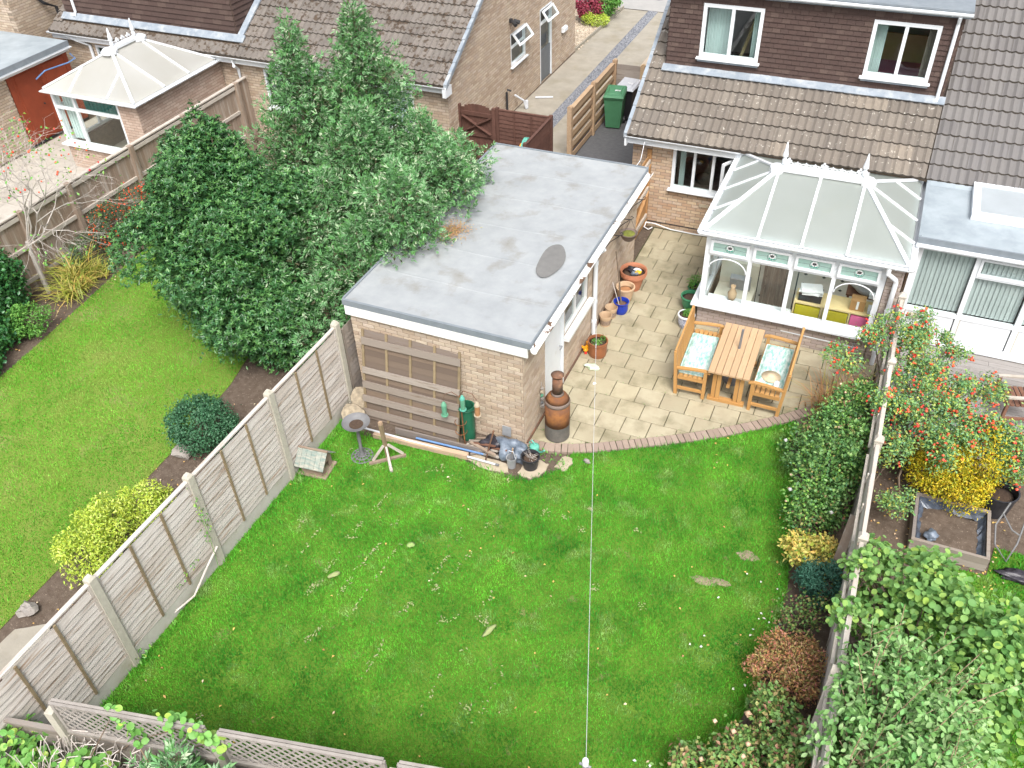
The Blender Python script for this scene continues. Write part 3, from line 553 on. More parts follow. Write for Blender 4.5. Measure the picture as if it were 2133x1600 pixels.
def inpoly(poly):
    def f(X, Y):
        r = np.zeros(len(X), bool); n = len(poly)
        for i in range(n):
            (xa, ya), (xb, yb) = poly[i], poly[(i+1) % n]
            c = (ya > Y) != (yb > Y); xx = xa+(Y-ya)/((yb-ya) if abs(yb-ya) > 1e-9 else 1e-9)*(xb-xa); r ^= c & (X < xx)
        return r
    return f
# ================================================================ GROUND, LAWNS, PAVING
struct(MB().sheet([(-160, -120, -0.012), (160, -120, -0.012), (160, 220, -0.012), (-160, 220, -0.012)]).obj('ground', 'soil'))
ARC = [(-4.40, 9.97), (-4.0, 9.99), (-3.6, 10.12), (-3.2, 10.30), (-2.78, 10.54), (-2.2, 10.87), (-1.69, 11.19), (-1.3, 11.45), (-0.89, 11.76), (-0.5, 12.08), (-0.24, 12.31), (0.2, 12.72), (0.6, 13.13), (0.95, 13.52)]
BEDEDGE = [(0.95, 13.3), (0.3, 12.5), (-0.12, 12.15), (-0.2, 11.6), (0.0, 10.9), (0.12, 10.27), (0.2, 9.57), (0.3, 8.64), (0.27, 7.75), (0.22, 7.0), (0.12, 6.42), (-0.12, 5.73), (-0.4, 5.2), (-0.5, 3.95)]
LAWN = [(-7.82, 2.45), (-0.5, 4.0)]+BEDEDGE[::-1][1:-3]+[(-0.12, 12.2)]+[p for p in ARC[::-1] if -3.7 < p[0] < -0.2]+[(-3.6, 9.75), (-4.0, 9.28), (-4.4, 9.2), (-5.0, 9.25), (-5.6, 9.32), (-6.6, 9.25), (-7.2, 9.2), (-7.82, 9.5)]
sheet('lawn', LAWN, 0.0, 'lawn_base')
LAWN_L = [(-14.5, -1.0), (-9.95, -1.0), (-10.02, 3.7), (-10.12, 7.8), (-10.3, 9.5), (-10.9, 12.0), (-11.0, 16.0), (-15.4, 16.0), (-15.26, 12.26), (-14.72, 8.3), (-14.6, 4.0)]
sheet('neighbour_lawn', LAWN_L, 0.0, 'lawn_base_light')
LAWN_R = [(1.9, 3.0), (9, 3.0), (9, 10.6), (3.05, 10.6), (2.95, 10.0), (1.95, 9.9), (1.7, 8.6), (1.7, 5.0)]
sheet('right_lawn', LAWN_R, 0.0, 'lawn_base')
blades('grass', 'grass', inpoly(LAWN), (-7.85, 0.9, 2.4, 12.4), 5200, 0.042, 0.013, 0.0)
blades('neighbour_grass', 'grass_light', inpoly(LAWN_L), (-15.5, -9.9, 2.6, 13.0), 2400, 0.034, 0.014, 0.0)
blades('right_grass', 'grass', inpoly(LAWN_R), (1.6, 4.6, 4.5, 10.7), 3200, 0.055, 0.014, 0.0)
m_edge = [(-7.72, 2.6, -7.60, 9.3)]
def strip(X, Y):                                # longer tufts where the mower does not reach
    r = (X < -7.60) & (X > -7.74) & (Y > 2.5) & (Y < 9.4)
    bx_ = np.interp(Y, [p[1] for p in BEDEDGE[::-1]], [p[0] for p in BEDEDGE[::-1]]); r |= (np.abs(X-bx_+.05) < .07) & (Y < 12.2)
    ay = np.interp(X, [p[0] for p in ARC], [p[1] for p in ARC]); r |= (np.abs(Y-ay+.05) < .05) & (X > -3.6) & (X < -.2)
    r |= (np.abs(Y-np.interp(X, [-7.2, -6.6, -5.6, -5.0, -4.4, -4.0, -3.6], [9.2, 9.25, 9.32, 9.25, 9.2, 9.28, 9.75])) < .05) & (X < -3.6) & (X > -7.7)
    return r & (NR.random(len(X)) < .35+.5*np.sin(X*3.1+Y*4.7)**2)
blades('edge_grass', 'grass', strip, (-7.8, 0.9, 2.4, 12.5), 2600, 0.10, 0.014, 0.0, lean=.6)
# driveway side
sheet('driveway', [(-10.2, 18.9), (-9.04, 18.9), (-9.02, 33.0), (-10.0, 33.0), (-10.15, 28.2)], 0.0, 'concrete')
sheet('drive_slab', rect(-8.66, -7.72, 19.2, 33.0), 0.0, 'concrete')
sheet('gravel_bed', rect(-9.04, -8.66, 19.6, 33.0), 0.002, 'gravel_dark')
sheet('asphalt_path', rect(-7.72, -5.0, 16.4, 24.2), 0.004, 'asphalt')
sheet('front_drive', rect(-7.72, -4.6, 24.2, 33.0), 0.002, 'gravel_pale')
sheet('front_gravel', [(-24, 28.3), (-10.15, 28.3), (-10.0, 33.0), (-24, 33.0)], 0.0, 'gravel_pale')
sheet('pavement', rect(-40, 30, 33.0, 34.6), 0.02, 'pavement')
struct(MB().bx(-40, 30, 34.6, 34.75, -0.05, 0.03).obj('kerb', 'pavement'))
sheet('road', rect(-40, 30, 34.75, 46), -0.006, 'road')
def stones(name, mat, box, n, r, inside=None):
    X = NR.uniform(box[0], box[1], n); Y = NR.uniform(box[2], box[3], n)
    if inside: k = inside(X, Y); X, Y = X[k], Y[k]
    P = np.stack([X, Y, np.full(len(X), r*0.3)], 1); return bumps(name, mat, P, r, None, kind='stuff')
tag(stones('slate_chippings', 'gravel_dark', (-9.02, -8.68, 19.6, 33), 5200, 0.022), 'dark slate chippings filling the strip down the concrete drive', 'gravel')
tag(stones('pale_gravel', 'gravel_pale', (-14, -10.1, 28.4, 33), 9000, 0.03), 'pale gravel in the front garden beyond the brick gable', 'gravel')
e = thing('garden_edging', 'thin concrete edging between pale front gravel and the drive', 'edging', (-10.05, 30, 0))
for k in range(5):
    y0 = 28.25+k*0.95; MB().bar((-10.17+k*0.035, y0, 0.05), (-10.135+k*0.035, y0+0.93, 0.05), 0.05, 0.12).obj('edging_block', 'concrete', e)
# ---- patio
pb = sheet('patio', rect(-4.42, 0.97, 9.98, 17.95), 0.004, 'joint')
pb.data.clear_geometry()
def inner(p, k, d):                            # ARC moved inwards by d
    a = Vector(ARC[max(k-1, 0)]); b = Vector(ARC[min(k+1, len(ARC)-1)]); t = (b-a).normalized(); return (p[0]-t.y*d, p[1]+t.x*d)
INN = [inner(p, k, 0.225) for k, p in enumerate(ARC)]
bed_poly = [tuple(p) for p in ARC]+[(0.95, 17.95), (-4.42, 17.95)]
pb.data.from_pydata([(p[0]-WL[pb.name].x, p[1]-WL[pb.name].y, 0) for p in bed_poly], [], [tuple(range(len(bed_poly)))]); pb.data.update()
CONS = (-2.5, 0.97, 14.52)
for r in range(-1, 19):
    y0 = 12.222+(r-5)*0.436; y1 = y0+0.424
    off = -3.70 if (r-5) % 2 == 0 else -3.92
    for c in range(-3, 12):
        x0 = off+c*0.4645; x1 = x0+0.452; x0c, x1c, y1c = max(x0, -4.385), min(x1, 0.93), min(y1, 17.93)
        if x1c-x0c < 0.05 or y1c-y0 < 0.05: continue
        if y0 >= CONS[2]-0.05:
            if x0c > CONS[0]: continue
            x1c = min(x1c, CONS[0]-0.01)
        elif y1c > CONS[2] and x1c > CONS[0]: y1c = CONS[2]-0.01
        if x1c-x0c < 0.05 or y1c-y0 < 0.04: continue
        poly = rect(x0c, x1c, y0, y1c)
        for k in range(len(INN)-1):
            poly = clip(poly, INN[k], INN[k+1])
            if len(poly) < 3: break
        if len(poly) < 3: continue
        ar = 0.5*abs(sum(poly[i][0]*poly[(i+1) % len(poly)][1]-poly[(i+1) % len(poly)][0]*poly[i][1] for i in range(len(poly))))
        if ar < 0.004: continue
        m = MB(); h = 0.028+random.uniform(-0.003, 0.004); n = len(poly); cx = sum(p[0] for p in poly)/n; cy = sum(p[1] for p in poly)/n
        ins = [(p[0]+(cx-p[0])*0.03, p[1]+(cy-p[1])*0.03) for p in poly]
        vs = [(p[0], p[1], 0.006) for p in poly]+[(p[0], p[1], h-0.006) for p in poly]+[(p[0], p[1], h) for p in ins]
        m.add(vs, [(i, (i+1) % n, n+(i+1) % n, n+i) for i in range(n)]+[(n+i, n+(i+1) % n, 2*n+(i+1) % n, 2*n+i) for i in range(n)]+[tuple(range(2*n, 3*n))])
        m.obj('paving_slab', 'slab', pb)
# brick edging round the patio's curved front
pts = [Vector(p) for p in ARC]; acc = [0]
for i in range(1, len(pts)): acc.append(acc[-1]+(pts[i]-pts[i-1]).length)
def along(s):
    for i in range(1, len(acc)):
        if s <= acc[i]: t = (s-acc[i-1])/(acc[i]-acc[i-1]); return pts[i-1].lerp(pts[i], t), (pts[i]-pts[i-1]).normalized()
    return pts[-1], (pts[-1]-pts[-2]).normalized()
s = 0.05; src = MB().box((0, 0.105, 0.0), (0.098, 0.205, 0.06)).obj('edging_brick', 'brick_edging', pb, origin=(0, 0, 0)); first = True
while s < acc[-1]-0.05:
    p, t = along(s); loc = (p.x, p.y, 0.008+random.uniform(-0.003, 0.005)); rz = math.atan2(t.y, t.x)+random.uniform(-.03, .03)
    if first: src.location = Vector(loc)-WL[pb.name]; src.rotation_euler = (0, 0, rz); first = False
    else: inst(src, 'edging_brick', pb, loc, (0, 0, rz))
    s += 0.109
for k in range(5):      # weeds and moss in the joints
    pass
X = []; 
for k in range(260):
    p, t = along(random.uniform(0.2, acc[-1])); X.append((p.x-t.y*0.22+random.gauss(0, .02), p.y+t.x*0.22+random.gauss(0, .02), 0.02))
for k in range(170):
    x = random.uniform(-4.3, -1.5); y = 12.222+(random.randint(-4, 9))*0.436-0.006; X.append((x+random.gauss(0, .01), y, 0.02))
P = np.array(X); k = len(P); V, F, _ = leaf_quads(P, norm(NR.normal(size=(k, 3))+np.array([0, 0, .8])), norm(NR.normal(size=(k, 3))), NR.uniform(.015, .04, k), NR.uniform(.006, .014, k))
tag(quads_obj('joint_weeds', V, F, 'leaf_green', None, 'stuff'), 'tiny weeds and moss in the patio joints', 'weeds')
# stepping stones, neighbour's paving
def flag(name, pts, z0, z1, mat, lab, cat, jit=0.02):
    P = []
    for i in range(len(pts)):
        a, b = Vector(pts[i]), Vector(pts[(i+1) % len(pts)])
        for t in (0, 0.33, 0.66): q = a.lerp(b, t); P.append((q.x+random.uniform(-jit, jit), q.y+random.uniform(-jit, jit)))
    return tag(MB().slab(P, z0, z1).obj(name, mat), lab, cat)
flag('stepping_stone', [(-4.28, 9.33), (-4.02, 9.28), (-3.86, 9.5), (-3.84, 9.72), (-4.02, 9.76), (-4.24, 9.62)], 0, 0.03, 'pale_stone', 'broken pale stepping stone beneath the black plant pot', 'stepping stone')
flag('stepping_stone', [(-3.74, 9.72), (-3.55, 9.66), (-3.50, 9.9), (-3.57, 10.03), (-3.72, 9.98)], 0, 0.03, 'pale_stone', 'small pale stepping stone against the curved brick edging', 'stepping stone')
flag('broken_slab', [(-5.3, 9.34), (-4.75, 9.22), (-4.42, 9.3), (-4.5, 9.48), (-5.1, 9.5)], 0, 0.018, 'pale_stone', 'sunken pale slab at the lawn edge under the white pole end', 'slab')
flag('concrete_lump', [(-9.75, 3.3), (-9.2, 3.1), (-8.9, 3.6), (-9.3, 4.05), (-9.7, 3.75)], 0, 0.12, 'concrete', 'flat grey concrete lump in the soil behind the low end of the fence', 'concrete')
np_ = sheet('neighbour_paving', rect(-22.1, -16.6, 9, 18.9), 0.0, 'paving_pale')
for i in range(9):
    for j in range(15):
        x0 = -22.05+i*0.6; y0 = 9.6+j*0.62
        if x0 > -17.3 and y0 > 15: continue
        MB().bx(x0, x0+0.585, y0, y0+0.605, 0.002, 0.02).obj('paving_slab', 'paving_pale', np_)
# ---- lawn litter
def scatter_leaves(name, mat, P, L, Wd, lab, cat):
    P = np.array(P); k = len(P); D = NR.normal(size=(k, 3)); D[:, 2] *= .15; N = np.tile([0, 0, 1.], (k, 1))+NR.normal(size=(k, 3))*.25
    V, F, _ = leaf_quads(P, norm(D), norm(N), NR.uniform(.6, 1.3, k)*L, NR.uniform(.7, 1.2, k)*Wd); r = NR.random(k)
    return tag(quads_obj(name, V, F, mat, None, 'stuff', rnd=np.concatenate([r, r])), lab, cat)
lit = []
f = inpoly(LAWN)
for k in range(95):
    x, y = random.uniform(-7.7, 0.2), random.uniform(3, 12)
    if f(np.array([x]), np.array([y]))[0]: lit.append((x, y, 0.045))
for k in range(160): lit.append((random.uniform(-16.2, -14.9), random.uniform(8, 14), 0.02))
for k in range(120): lit.append((random.uniform(-10.1, -8.1), random.uniform(3, 10), 0.02))
for k in range(420): lit.append((random.uniform(1.05, 3.2), random.uniform(9, 13), 0.02))
for k in range(90): lit.append((random.uniform(0.0, 0.95), random.uniform(5.5, 12), 0.03))
scatter_leaves('fallen_leaves', 'litter', lit, 0.05, 0.03, 'fallen leaves scattered over lawn and beds', 'leaves')
cl = []
def trail(x, y0, y1, n, dx=0.0):
    for k in range(n):
        t = random.random(); yy = y0+(y1-y0)*t; q = 0.012+0.012*abs(math.sin(7*t+x*3))
        if math.sin(23*t+x*11)+math.sin(9*t+x*5) < -.1: continue
        cl.append((x+dx*t+random.gauss(0, q)+0.03*math.sin(9*t+x), yy+random.gauss(0, .02), 0.045))
for x, a, b, n, dx in ((-6.2, 5.9, 8.3, 130, .12), (-5.75, 5.2, 7.9, 170, .1), (-5.45, 5.1, 8.9, 90, .2), (-4.75, 5.0, 7.9, 120, .18), (-4.35, 6.0, 8.6, 60, .1), (-3.75, 4.9, 7.0, 60, .12), (-6.75, 6.2, 7.6, 50, .1), (-3.1, 4.6, 6.4, 30, .1)): trail(x, a, b, n, dx)
for k in range(34):
    x, y = random.uniform(-7.2, -0.4), random.uniform(3.6, 9.3) if random.random() < .8 else random.uniform(8.6, 9.4)
    for q in range(random.randint(3, 16)): cl.append((x+random.gauss(0, .035), y+random.gauss(0, .03), 0.045))
cl = [c for c in cl if f(np.array([c[0]]), np.array([c[1]]))[0]]
scatter_leaves('dry_clippings', 'straw', cl, 0.042, 0.02, 'dry straw coloured mowing clippings lying in lines on the lawn', 'clippings')
pet = [(random.gauss(0.12, .22), random.uniform(6.4, 8.8), 0.05) for _ in range(14)]+[(random.uniform(-1, .2), random.uniform(5, 9), 0.05) for _ in range(10)]
scatter_leaves('fallen_petals', 'petal_white', pet, 0.045, 0.035, 'white fallen petals on the lawn beside the rose border', 'petals')
# worn spots in the lawn: bare crumbly soil
for x, y, r, lab in ((-0.35, 9.05, .17, 'round bare soil patch in the lawn near the rose bush'), (-0.85, 8.35, .14, 'long bare soil patch in the lawn below the round one'), (-0.62, 8.42, .12, 'small bare patch joining the long one in the lawn')):
    q = MB(); n = 14; q.add([(x, y, 0.022)]+[(x+r*(1.5 if 'long' in lab else 1)*math.cos(2*math.pi*k/n)*random.uniform(.7, 1.1), y+r*.6*math.sin(2*math.pi*k/n)*random.uniform(.7, 1.1), 0.006) for k in range(n)], [(0, 1+k, 1+(k+1) % n) for k in range(n)])
    struct(q.obj('bare_soil', 'soil_pale'))
# ================================================================ GARAGE
X_, Y_, Z_ = Vector((1, 0, 0)), Vector((0, 1, 0)), Vector((0, 0, 1))
def room(parent, x0, x1, y0, y1, z0, z1, wm='room_wall', fm='carpet', open_side='y0'):
    m = MB(); q = {'y0': [(x0, y0), (x1, y0)], 'x1': [(x1, y0), (x1, y1)], 'y1': [(x1, y1), (x0, y1)], 'x0': [(x0, y1), (x0, y0)]}
    for s, (a, b) in q.items():
        if s != open_side: m.sheet([(a[0], a[1], z0), (b[0], b[1], z0), (b[0], b[1], z1), (a[0], a[1], z1)])
    m.sheet([(x0, y0, z1), (x1, y0, z1), (x1, y1, z1), (x0, y1, z1)]); m.obj('room_wall', wm, parent)
    MB().sheet([(x0, y0, z0), (x1, y0, z0), (x1, y1, z0), (x0, y1, z0)]).obj('room_floor', fm, parent)
G = thing('garage', 'flat roofed buff brick garage with grey felt roof in the middle of the picture', 'garage', (-6, 13, 0))
GD, GW = (10.95, 11.82, 0.03, 1.98), (11.90, 13.16, 1.06, 1.86)
wall(G, (-7.6, 10.0, 0), X_, -Y_, 3.188, 2.06, (), 'brick_buff', 0.11, 230)
wall(G, (-4.4, 10.008, 0), Y_, X_, 6.24, 2.06, [(GD[0]-10.008, GD[1]-10.008, GD[2], GD[3]), (GW[0]-10.008, GW[1]-10.008, GW[2], GW[3])], 'brick_buff', 0.11, 70)
wall(G, (-7.6, 16.24, 0), -Y_, -X_, 6.22, 2.06, (), 'brick_buff', 0.11, 0)
wall(G, (-4.42, 16.25, 0), -X_, Y_, 3.17, 2.06, (), 'brick_buff', 0.11, 0)
m = MB(); m.bx(-7.5, -4.52, 10.12, 16.12, 0.0, 0.01); m.obj('garage_floor', 'concrete', G)
# roof
m = MB(); N = 26; M2 = 18; vs = []
for j in range(N+1):
    for i in range(M2+1):
        x = -7.66+3.40*i/M2; y = 10.0+6.3*j/N; e = i in (0, M2) or j in (0, N)
        vs.append((x, y, 2.305+(0 if e else 0.012*math.sin(x*2.1+y*.9)+0.008*math.sin(y*2.7-x)-0.02)))
m.add(vs, [(j*(M2+1)+i, j*(M2+1)+i+1, (j+1)*(M2+1)+i+1, (j+1)*(M2+1)+i) for j in range(N) for i in range(M2)], 0)
rf = m.obj('roof', 'felt_roof', G, smooth=True)
m = MB(); m.bx(-7.65, -4.27, 10.01, 16.29, 2.18, 2.24); m.obj('roof_board', 'felt_edge', rf)
m = MB()
m.bx(-7.69, -4.235, 9.955, 10.0, 2.205, 2.315); m.bx(-7.69, -4.235, 16.3, 16.34, 2.23, 2.325); m.bx(-7.70, -7.66, 10.0, 16.3, 2.23, 2.325); m.bx(-4.26, -4.238, 10.0, 16.3, 2.24, 2.312); m.obj('felt_drip', 'felt_edge', rf)
for y_ in (11.05, 12.1, 13.15, 14.2, 15.25):      # laps between the felt strips
    q = MB(); vs = []
    for i in range(M2+1):
        x = -7.62+3.32*i/M2; z = 2.305+.012*math.sin(x*2.1+y_*.9)+.008*math.sin(y_*2.7-x)-.02; w_ = .006*math.sin(x*5+y_*3); vs += [(x, y_-.012+w_, z-.002), (x, y_+w_, z+.004), (x, y_+.05+w_, z+.001)]
    q.add(vs, [(3*i+a, 3*i+3+a, 3*i+4+a, 3*i+1+a) for i in range(M2) for a in (0, 1)], 0); q.obj('felt_lap', 'felt_roof', rf)
pch = MB(); n = 26; th = 1.68
pch.add([(-4.83, 12.33, 2.314)]+[(-4.83+0.56*math.cos(t)*math.cos(th)-0.225*math.sin(t)*math.sin(th)*(1+.08*math.sin(3*t)), 12.33+0.56*math.cos(t)*math.sin(th)+0.225*math.sin(t)*math.cos(th), 2.312) for t in [2*math.pi*k/n for k in range(n)]], [(0, 1+k, 1+(k+1) % n) for k in range(n)])
pch.obj('felt_patch', 'felt_patch', rf, label='dark oval repair patch on the felt roof')
MB().bx(-7.66, -4.3, 9.955, 9.985, 2.02, 2.2).obj('fascia', 'white_paint', G)
MB().bx(-4.39, -4.355, 10.0, 16.3, 2.03, 2.2).obj('fascia', 'white_paint', G)
MB().bx(-7.68, -7.645, 10.0, 16.3, 2.03, 2.2).obj('fascia', 'white_paint', G)
MB().bx(-7.6, -4.36, 16.29, 16.32, 2.03, 2.2).obj('fascia', 'white_paint', G)
m = MB()          # old metal gutter, open half-round with a thick lip
for y0 in (9.93,):
    n = 9; prof = [(0.062*math.cos(t), -0.062*math.sin(t)) for t in [math.pi*k/(n-1) for k in range(n)]]; out = prof+[(x*0.82, z*0.82) for x, z in reversed(prof)]
    m.extr([(-4.18+x, y0, 2.235+z) for x, z in out], (0, 6.38, 0))
m.cyl((-4.18, 9.925, 2.215), (-4.18, 9.932, 2.215), 0.058)
m.obj('gutter', 'peeling_paint', G, label='white metal gutter with peeling paint and rust')
m = MB(); m.tube([(-4.18, 13.4, 2.18), (-4.19, 13.4, 2.06), (-4.30, 13.4, 1.95), (-4.345, 13.4, 1.85), (-4.345, 13.4, 0.08), (-4.31, 13.4, 0.03)], 0.042, 10)
for z in (1.7, 0.35): m.cyl((-4.345, 13.4, z), (-4.345, 13.4, z+0.07), 0.052)
m.obj('downpipe', 'white_plastic', G)
# door and window
d = MB(); d.bx(-4.45, -4.41, GD[0]+0.06, GD[1]-0.10, 0.05, 1.93); dr = d.obj('door', 'white_plastic', G)
m = MB(); m.bx(-4.47, -4.395, GD[0], GD[0]+0.06, 0.03, 1.98); m.bx(-4.47, -4.395, GD[1]-0.09, GD[1], 0.03, 1.98); m.bx(-4.47, -4.395, GD[0]+.06, GD[1]-.09, 1.93, 1.98); m.bx(-4.408, -4.37, GD[1]-0.055, GD[1]-0.03, 0.05, 1.95); m.obj('door_frame', 'white_plastic', G)
m = MB(); m.cyl((-4.41, GD[1]-0.17, 1.02), (-4.35, GD[1]-0.17, 1.02), 0.012); m.bar((-4.35, GD[1]-0.17, 1.02), (-4.35, GD[1]-0.28, 1.02), 0.018, 0.018); m.obj('door_handle', 'steel', dr)
MB().bx(-4.56, -4.36, GD[0], GD[1], 0.0, 0.028).obj('door_step', 'concrete', G)
window(G, (-4.42, GW[0], GW[2]), Y_, X_, GW[1]-GW[0], GW[3]-GW[2], (1, 1), 0.06, 0.07, 'white_paint', 'glass')
MB().bx(-4.40, -4.29, GW[0]-0.06, GW[1]+0.08, 0.99, 1.055).obj('window_sill', 'white_paint', G)
m = MB(); m.bx(-4.40, -4.37, 10.05, 16.2, 0.03, 0.07); m.obj('rusty_edge_strip', 'rust_dark', G)
# inside of the garage, seen dimly through the window
sh = thing('garage_shelf', 'dim wooden shelves inside the garage behind its side window', 'shelf', (-5.2, 12.4, 0.01))
for z in (0.5, 1.0, 1.5): MB().bx(-5.45, -4.95, 11.6, 13.4, z, z+0.03).obj('shelf_board', 'pale_wood', sh)
for y in (11.6, 13.37): MB().bx(-5.45, -4.95, y, y+0.03, 0.01, 1.9).obj('side_board', 'pale_wood', sh)
# conifer litter on the roof
P = np.stack([NR.normal(-6.95, .16, 700), NR.normal(12.6, .2, 700), np.full(700, 2.325)], 1); P = P[(P[:, 0] > -7.6)]; k = len(P)
V, F, _ = leaf_quads(P, norm(NR.normal(size=(k, 3))*[1, 1, .1]), norm(NR.normal(size=(k, 3))*.3+[0, 0, 1]), NR.uniform(.03, .07, k), NR.uniform(.01, .02, k))
tag(quads_obj('conifer_litter', V, F, 'leaf_dry', None, 'stuff'), 'rust brown dead conifer needles lying on the garage roof', 'needles')
# ornament and basket brackets on the side wall
o = thing('wall_ornament', 'grey pebble string ornament hanging on the garage side wall', 'ornament', (-4.38, 10.7, 0.35))
for k, (z, r, mt) in enumerate(((0.78, .035, 'rock'), (0.71, .045, 'pale_stone'), (0.63, .04, 'feeder_green'), (0.55, .05, 'rock'), (0.46, .045, 'iron_grey'), (0.39, .055, 'rock'))): MB().blob((-4.36, 10.7+0.01*math.sin(k*3), z), (r*.8, r, r*.8), .15, 1, k).obj('pebble', mt, o)
MB().tube([(-4.375, 10.7, 0.92), (-4.36, 10.7, 0.36)], 0.006, 4).obj('string', 'twig_pale', o)
for k, (y, lab) in enumerate(((14.1, 'empty scrolled black basket bracket high on the garage side wall'), (14.75, 'black scroll bracket on the garage wall holding the hanging bowl'), (15.6, 'small black bracket near the far end of the garage wall'))):
    b = thing('basket_bracket', lab, 'bracket', (-4.39, y, 1.6), 'wall brackets on the garage')
    MB().bx(-4.395, -4.385, y-.015, y+.015, 1.62, 2.0).obj('back_plate', 'dark_metal', b)
    MB().tube([(-4.385, y, 1.96), (-4.15, y, 1.97), (-4.07, y, 2.0), (-4.05, y, 2.03), (-4.08, y, 2.05), (-4.11, y, 2.03)], 0.009, 5).obj('arm', 'dark_metal', b)
    MB().tube([(-4.385, y, 1.66), (-4.3, y, 1.8), (-4.13, y, 1.96)], 0.008, 5).obj('brace', 'dark_metal', b)
b = thing('hanging_basket', 'dark hanging bowl with mossy green top by the garage wall', 'hanging basket', (-4.13, 14.75, 1.5))
MB().lathe([(0.03, 1.5), (0.10, 1.53), (0.15, 1.6), (0.175, 1.68), (0.185, 1.68), (0.17, 1.665)], (-4.13, 14.75, 0), 18).obj('bowl', 'weld_grey', b, smooth=True)
MB().lathe([(0.168, 1.655), (0.10, 1.672), (0.0, 1.68)], (-4.13, 14.75, 0), 18).obj('moss', 'moss', b, smooth=True)
m = MB()
for a in (0, 2.1, 4.2): m.tube([(-4.13+.17*math.cos(a), 14.75+.17*math.sin(a), 1.68), (-4.1, 14.75, 2.0)], 0.004, 4)
m.obj('chain', 'dark_metal', b)
# side gate between garage and house
gt = thing('side_gate', 'orange brown ledged and braced side gate between garage and house wall', 'gate', (-4.62, 17.1, 0))
for k in range(12): MB().bx(-4.66, -4.64, 16.42+k*0.124, 16.42+k*0.124+0.118, 0.05, 1.82+random.uniform(-.004, .004)).obj('board', 'gate_wood', gt)
for z in (0.25, 0.95, 1.62): MB().bx(-4.64, -4.60, 16.43, 17.9, z, z+0.10).obj('ledge', 'rail_grey', gt)
MB().bar((-4.62, 16.5, 1.0), (-4.62, 17.85, 1.62), 0.035, 0.09, (1, 0, 0)).obj('brace', 'gate_wood', gt); MB().bar((-4.62, 16.5, 0.3), (-4.62, 17.85, 0.95), 0.035, 0.09, (1, 0, 0)).obj('brace', 'gate_wood', gt)
MB().bx(-4.70, -4.60, 17.9, 17.94, 0, 1.95).obj('post', 'gate_wood', gt); MB().bx(-4.70, -4.60, 16.36, 16.42, 0, 1.95).obj('post', 'rail_grey', gt)
# ================================================================ RIGHT HOUSE
def tile_hang(parent, org, u, n, L, H, ops, mat, singles=0, tw=0.167, g=0.102, name='hung_tile', th=0.028):
    org, u, n = Vector(org), Vector(u), Vector(n); rest = MB(); whole = []
    def tile(m, s, t, z0, z1, o, rnd=None):
        a = [o+u*s+Z_*z0+n*0.002, o+u*t+Z_*z0+n*0.002, o+u*t+Z_*(z1+.02)+n*0.001, o+u*s+Z_*(z1+.02)+n*0.001]
        b = [o+u*(s+.001)+Z_*z0+n*(th), o+u*(t-.001)+Z_*z0+n*(th), o+u*(t-.001)+Z_*(z1+.02)+n*0.004, o+u*(s+.001)+Z_*(z1+.02)+n*0.004]
        fs = [(4, 5, 6, 7), (0, 1, 5, 4), (1, 2, 6, 5), (3, 0, 4, 7)]
        if u.cross(Z_).dot(n) < 0: fs = [tuple(reversed(x)) for x in fs]
        m.add(a+b, fs, rnd)
    for r in range(int(round(H/g))):
        z0 = r*g; x = -tw/2*(r % 2)
        while x < L-0.01:
            a, b = max(x, 0)+.0015, min(x+tw, L)-.0015; x += tw
            if b-a < .03: continue
            segs = [(a, b)]
            for o in ops:
                if o[2] < z0+g/2 < o[3]:
                    ns = []
                    for s, t in segs:
                        if t <= o[0] or s >= o[1]: ns.append((s, t)); continue
                        if s < o[0]-.02: ns.append((s, o[0]))
                        if t > o[1]+.02: ns.append((o[1], t))
                    segs = ns
            for s, t in segs:
                if t-s > tw-.0035 and singles: whole.append((s, z0))
                else: tile(rest, s, t, z0, z0+g, org)
    src = None
    whole.sort(key=lambda w: w[1]*0.6+abs(w[0]-L*.5)*.25)
    for k, (s, z) in enumerate(whole):
        if k < singles:
            loc = org+u*s+Z_*z
            if src is None:
                q = MB(); tile(q, 0, tw-.003, 0, g, Vector((0, 0, 0)), 0.0); src = q.obj(name, mat, parent, origin=(0, 0, 0)); src.location = loc-WL[parent.name]; WL[src.name] = loc
            else: inst(src, name, parent, loc+n*random.uniform(0, .003))
        else: tile(rest, s, s+tw-.003, z, z+g, org)
    if rest.v: rest.obj('hung_tile_courses', mat, parent, kind='stuff')
def gutter(parent, a, b, mat='white_plastic', r=0.055, out=(0, -1, 0), name='gutter', brk=0.8):
    a, b, out = Vector(a), Vector(b), Vector(out); m = MB(); n = 9; d = b-a
    prof = [(r*math.cos(t), -r*math.sin(t)) for t in [math.pi*k/(n-1) for k in range(n)]]; ring = prof+[(x*.84, z*.84) for x, z in reversed(prof)]
    m.extr([a+out*x+Z_*z for x, z in ring], d)
    for p in (a, b): m.extr([p+out*x+Z_*z for x, z in prof], d.normalized()*0.006)
    k = int(d.length/brk)
    for i in range(k+1):
        p = a+d*((i+.5)/(k+1)); m.extr([p+out*x*1.12+Z_*z*1.12 for x, z in prof]+[p+out*x*1.0+Z_*z for x, z in reversed(prof)], d.normalized()*0.03)
    return m.obj(name, mat, parent)
def roof_deck(parent, x0, x1, ya, za, yb, zb, name='roof_deck', mat='bark'):
    m = MB(); m.hexa([(x0, ya, za-.05), (x1, ya, za-.05), (x1, yb, zb-.05), (x0, yb, zb-.05), (x0, ya, za-.012), (x1, ya, za-.012), (x1, yb, zb-.012), (x0, yb, zb-.012)], 0); return m.obj(name, mat, parent)
RH = thing('house', 'brick bungalow with buff tiled roof and dark brown dormer at upper right', 'house', (-2, 18, 0))
W1 = (-4.12, -2.72, 1.09, 2.11)
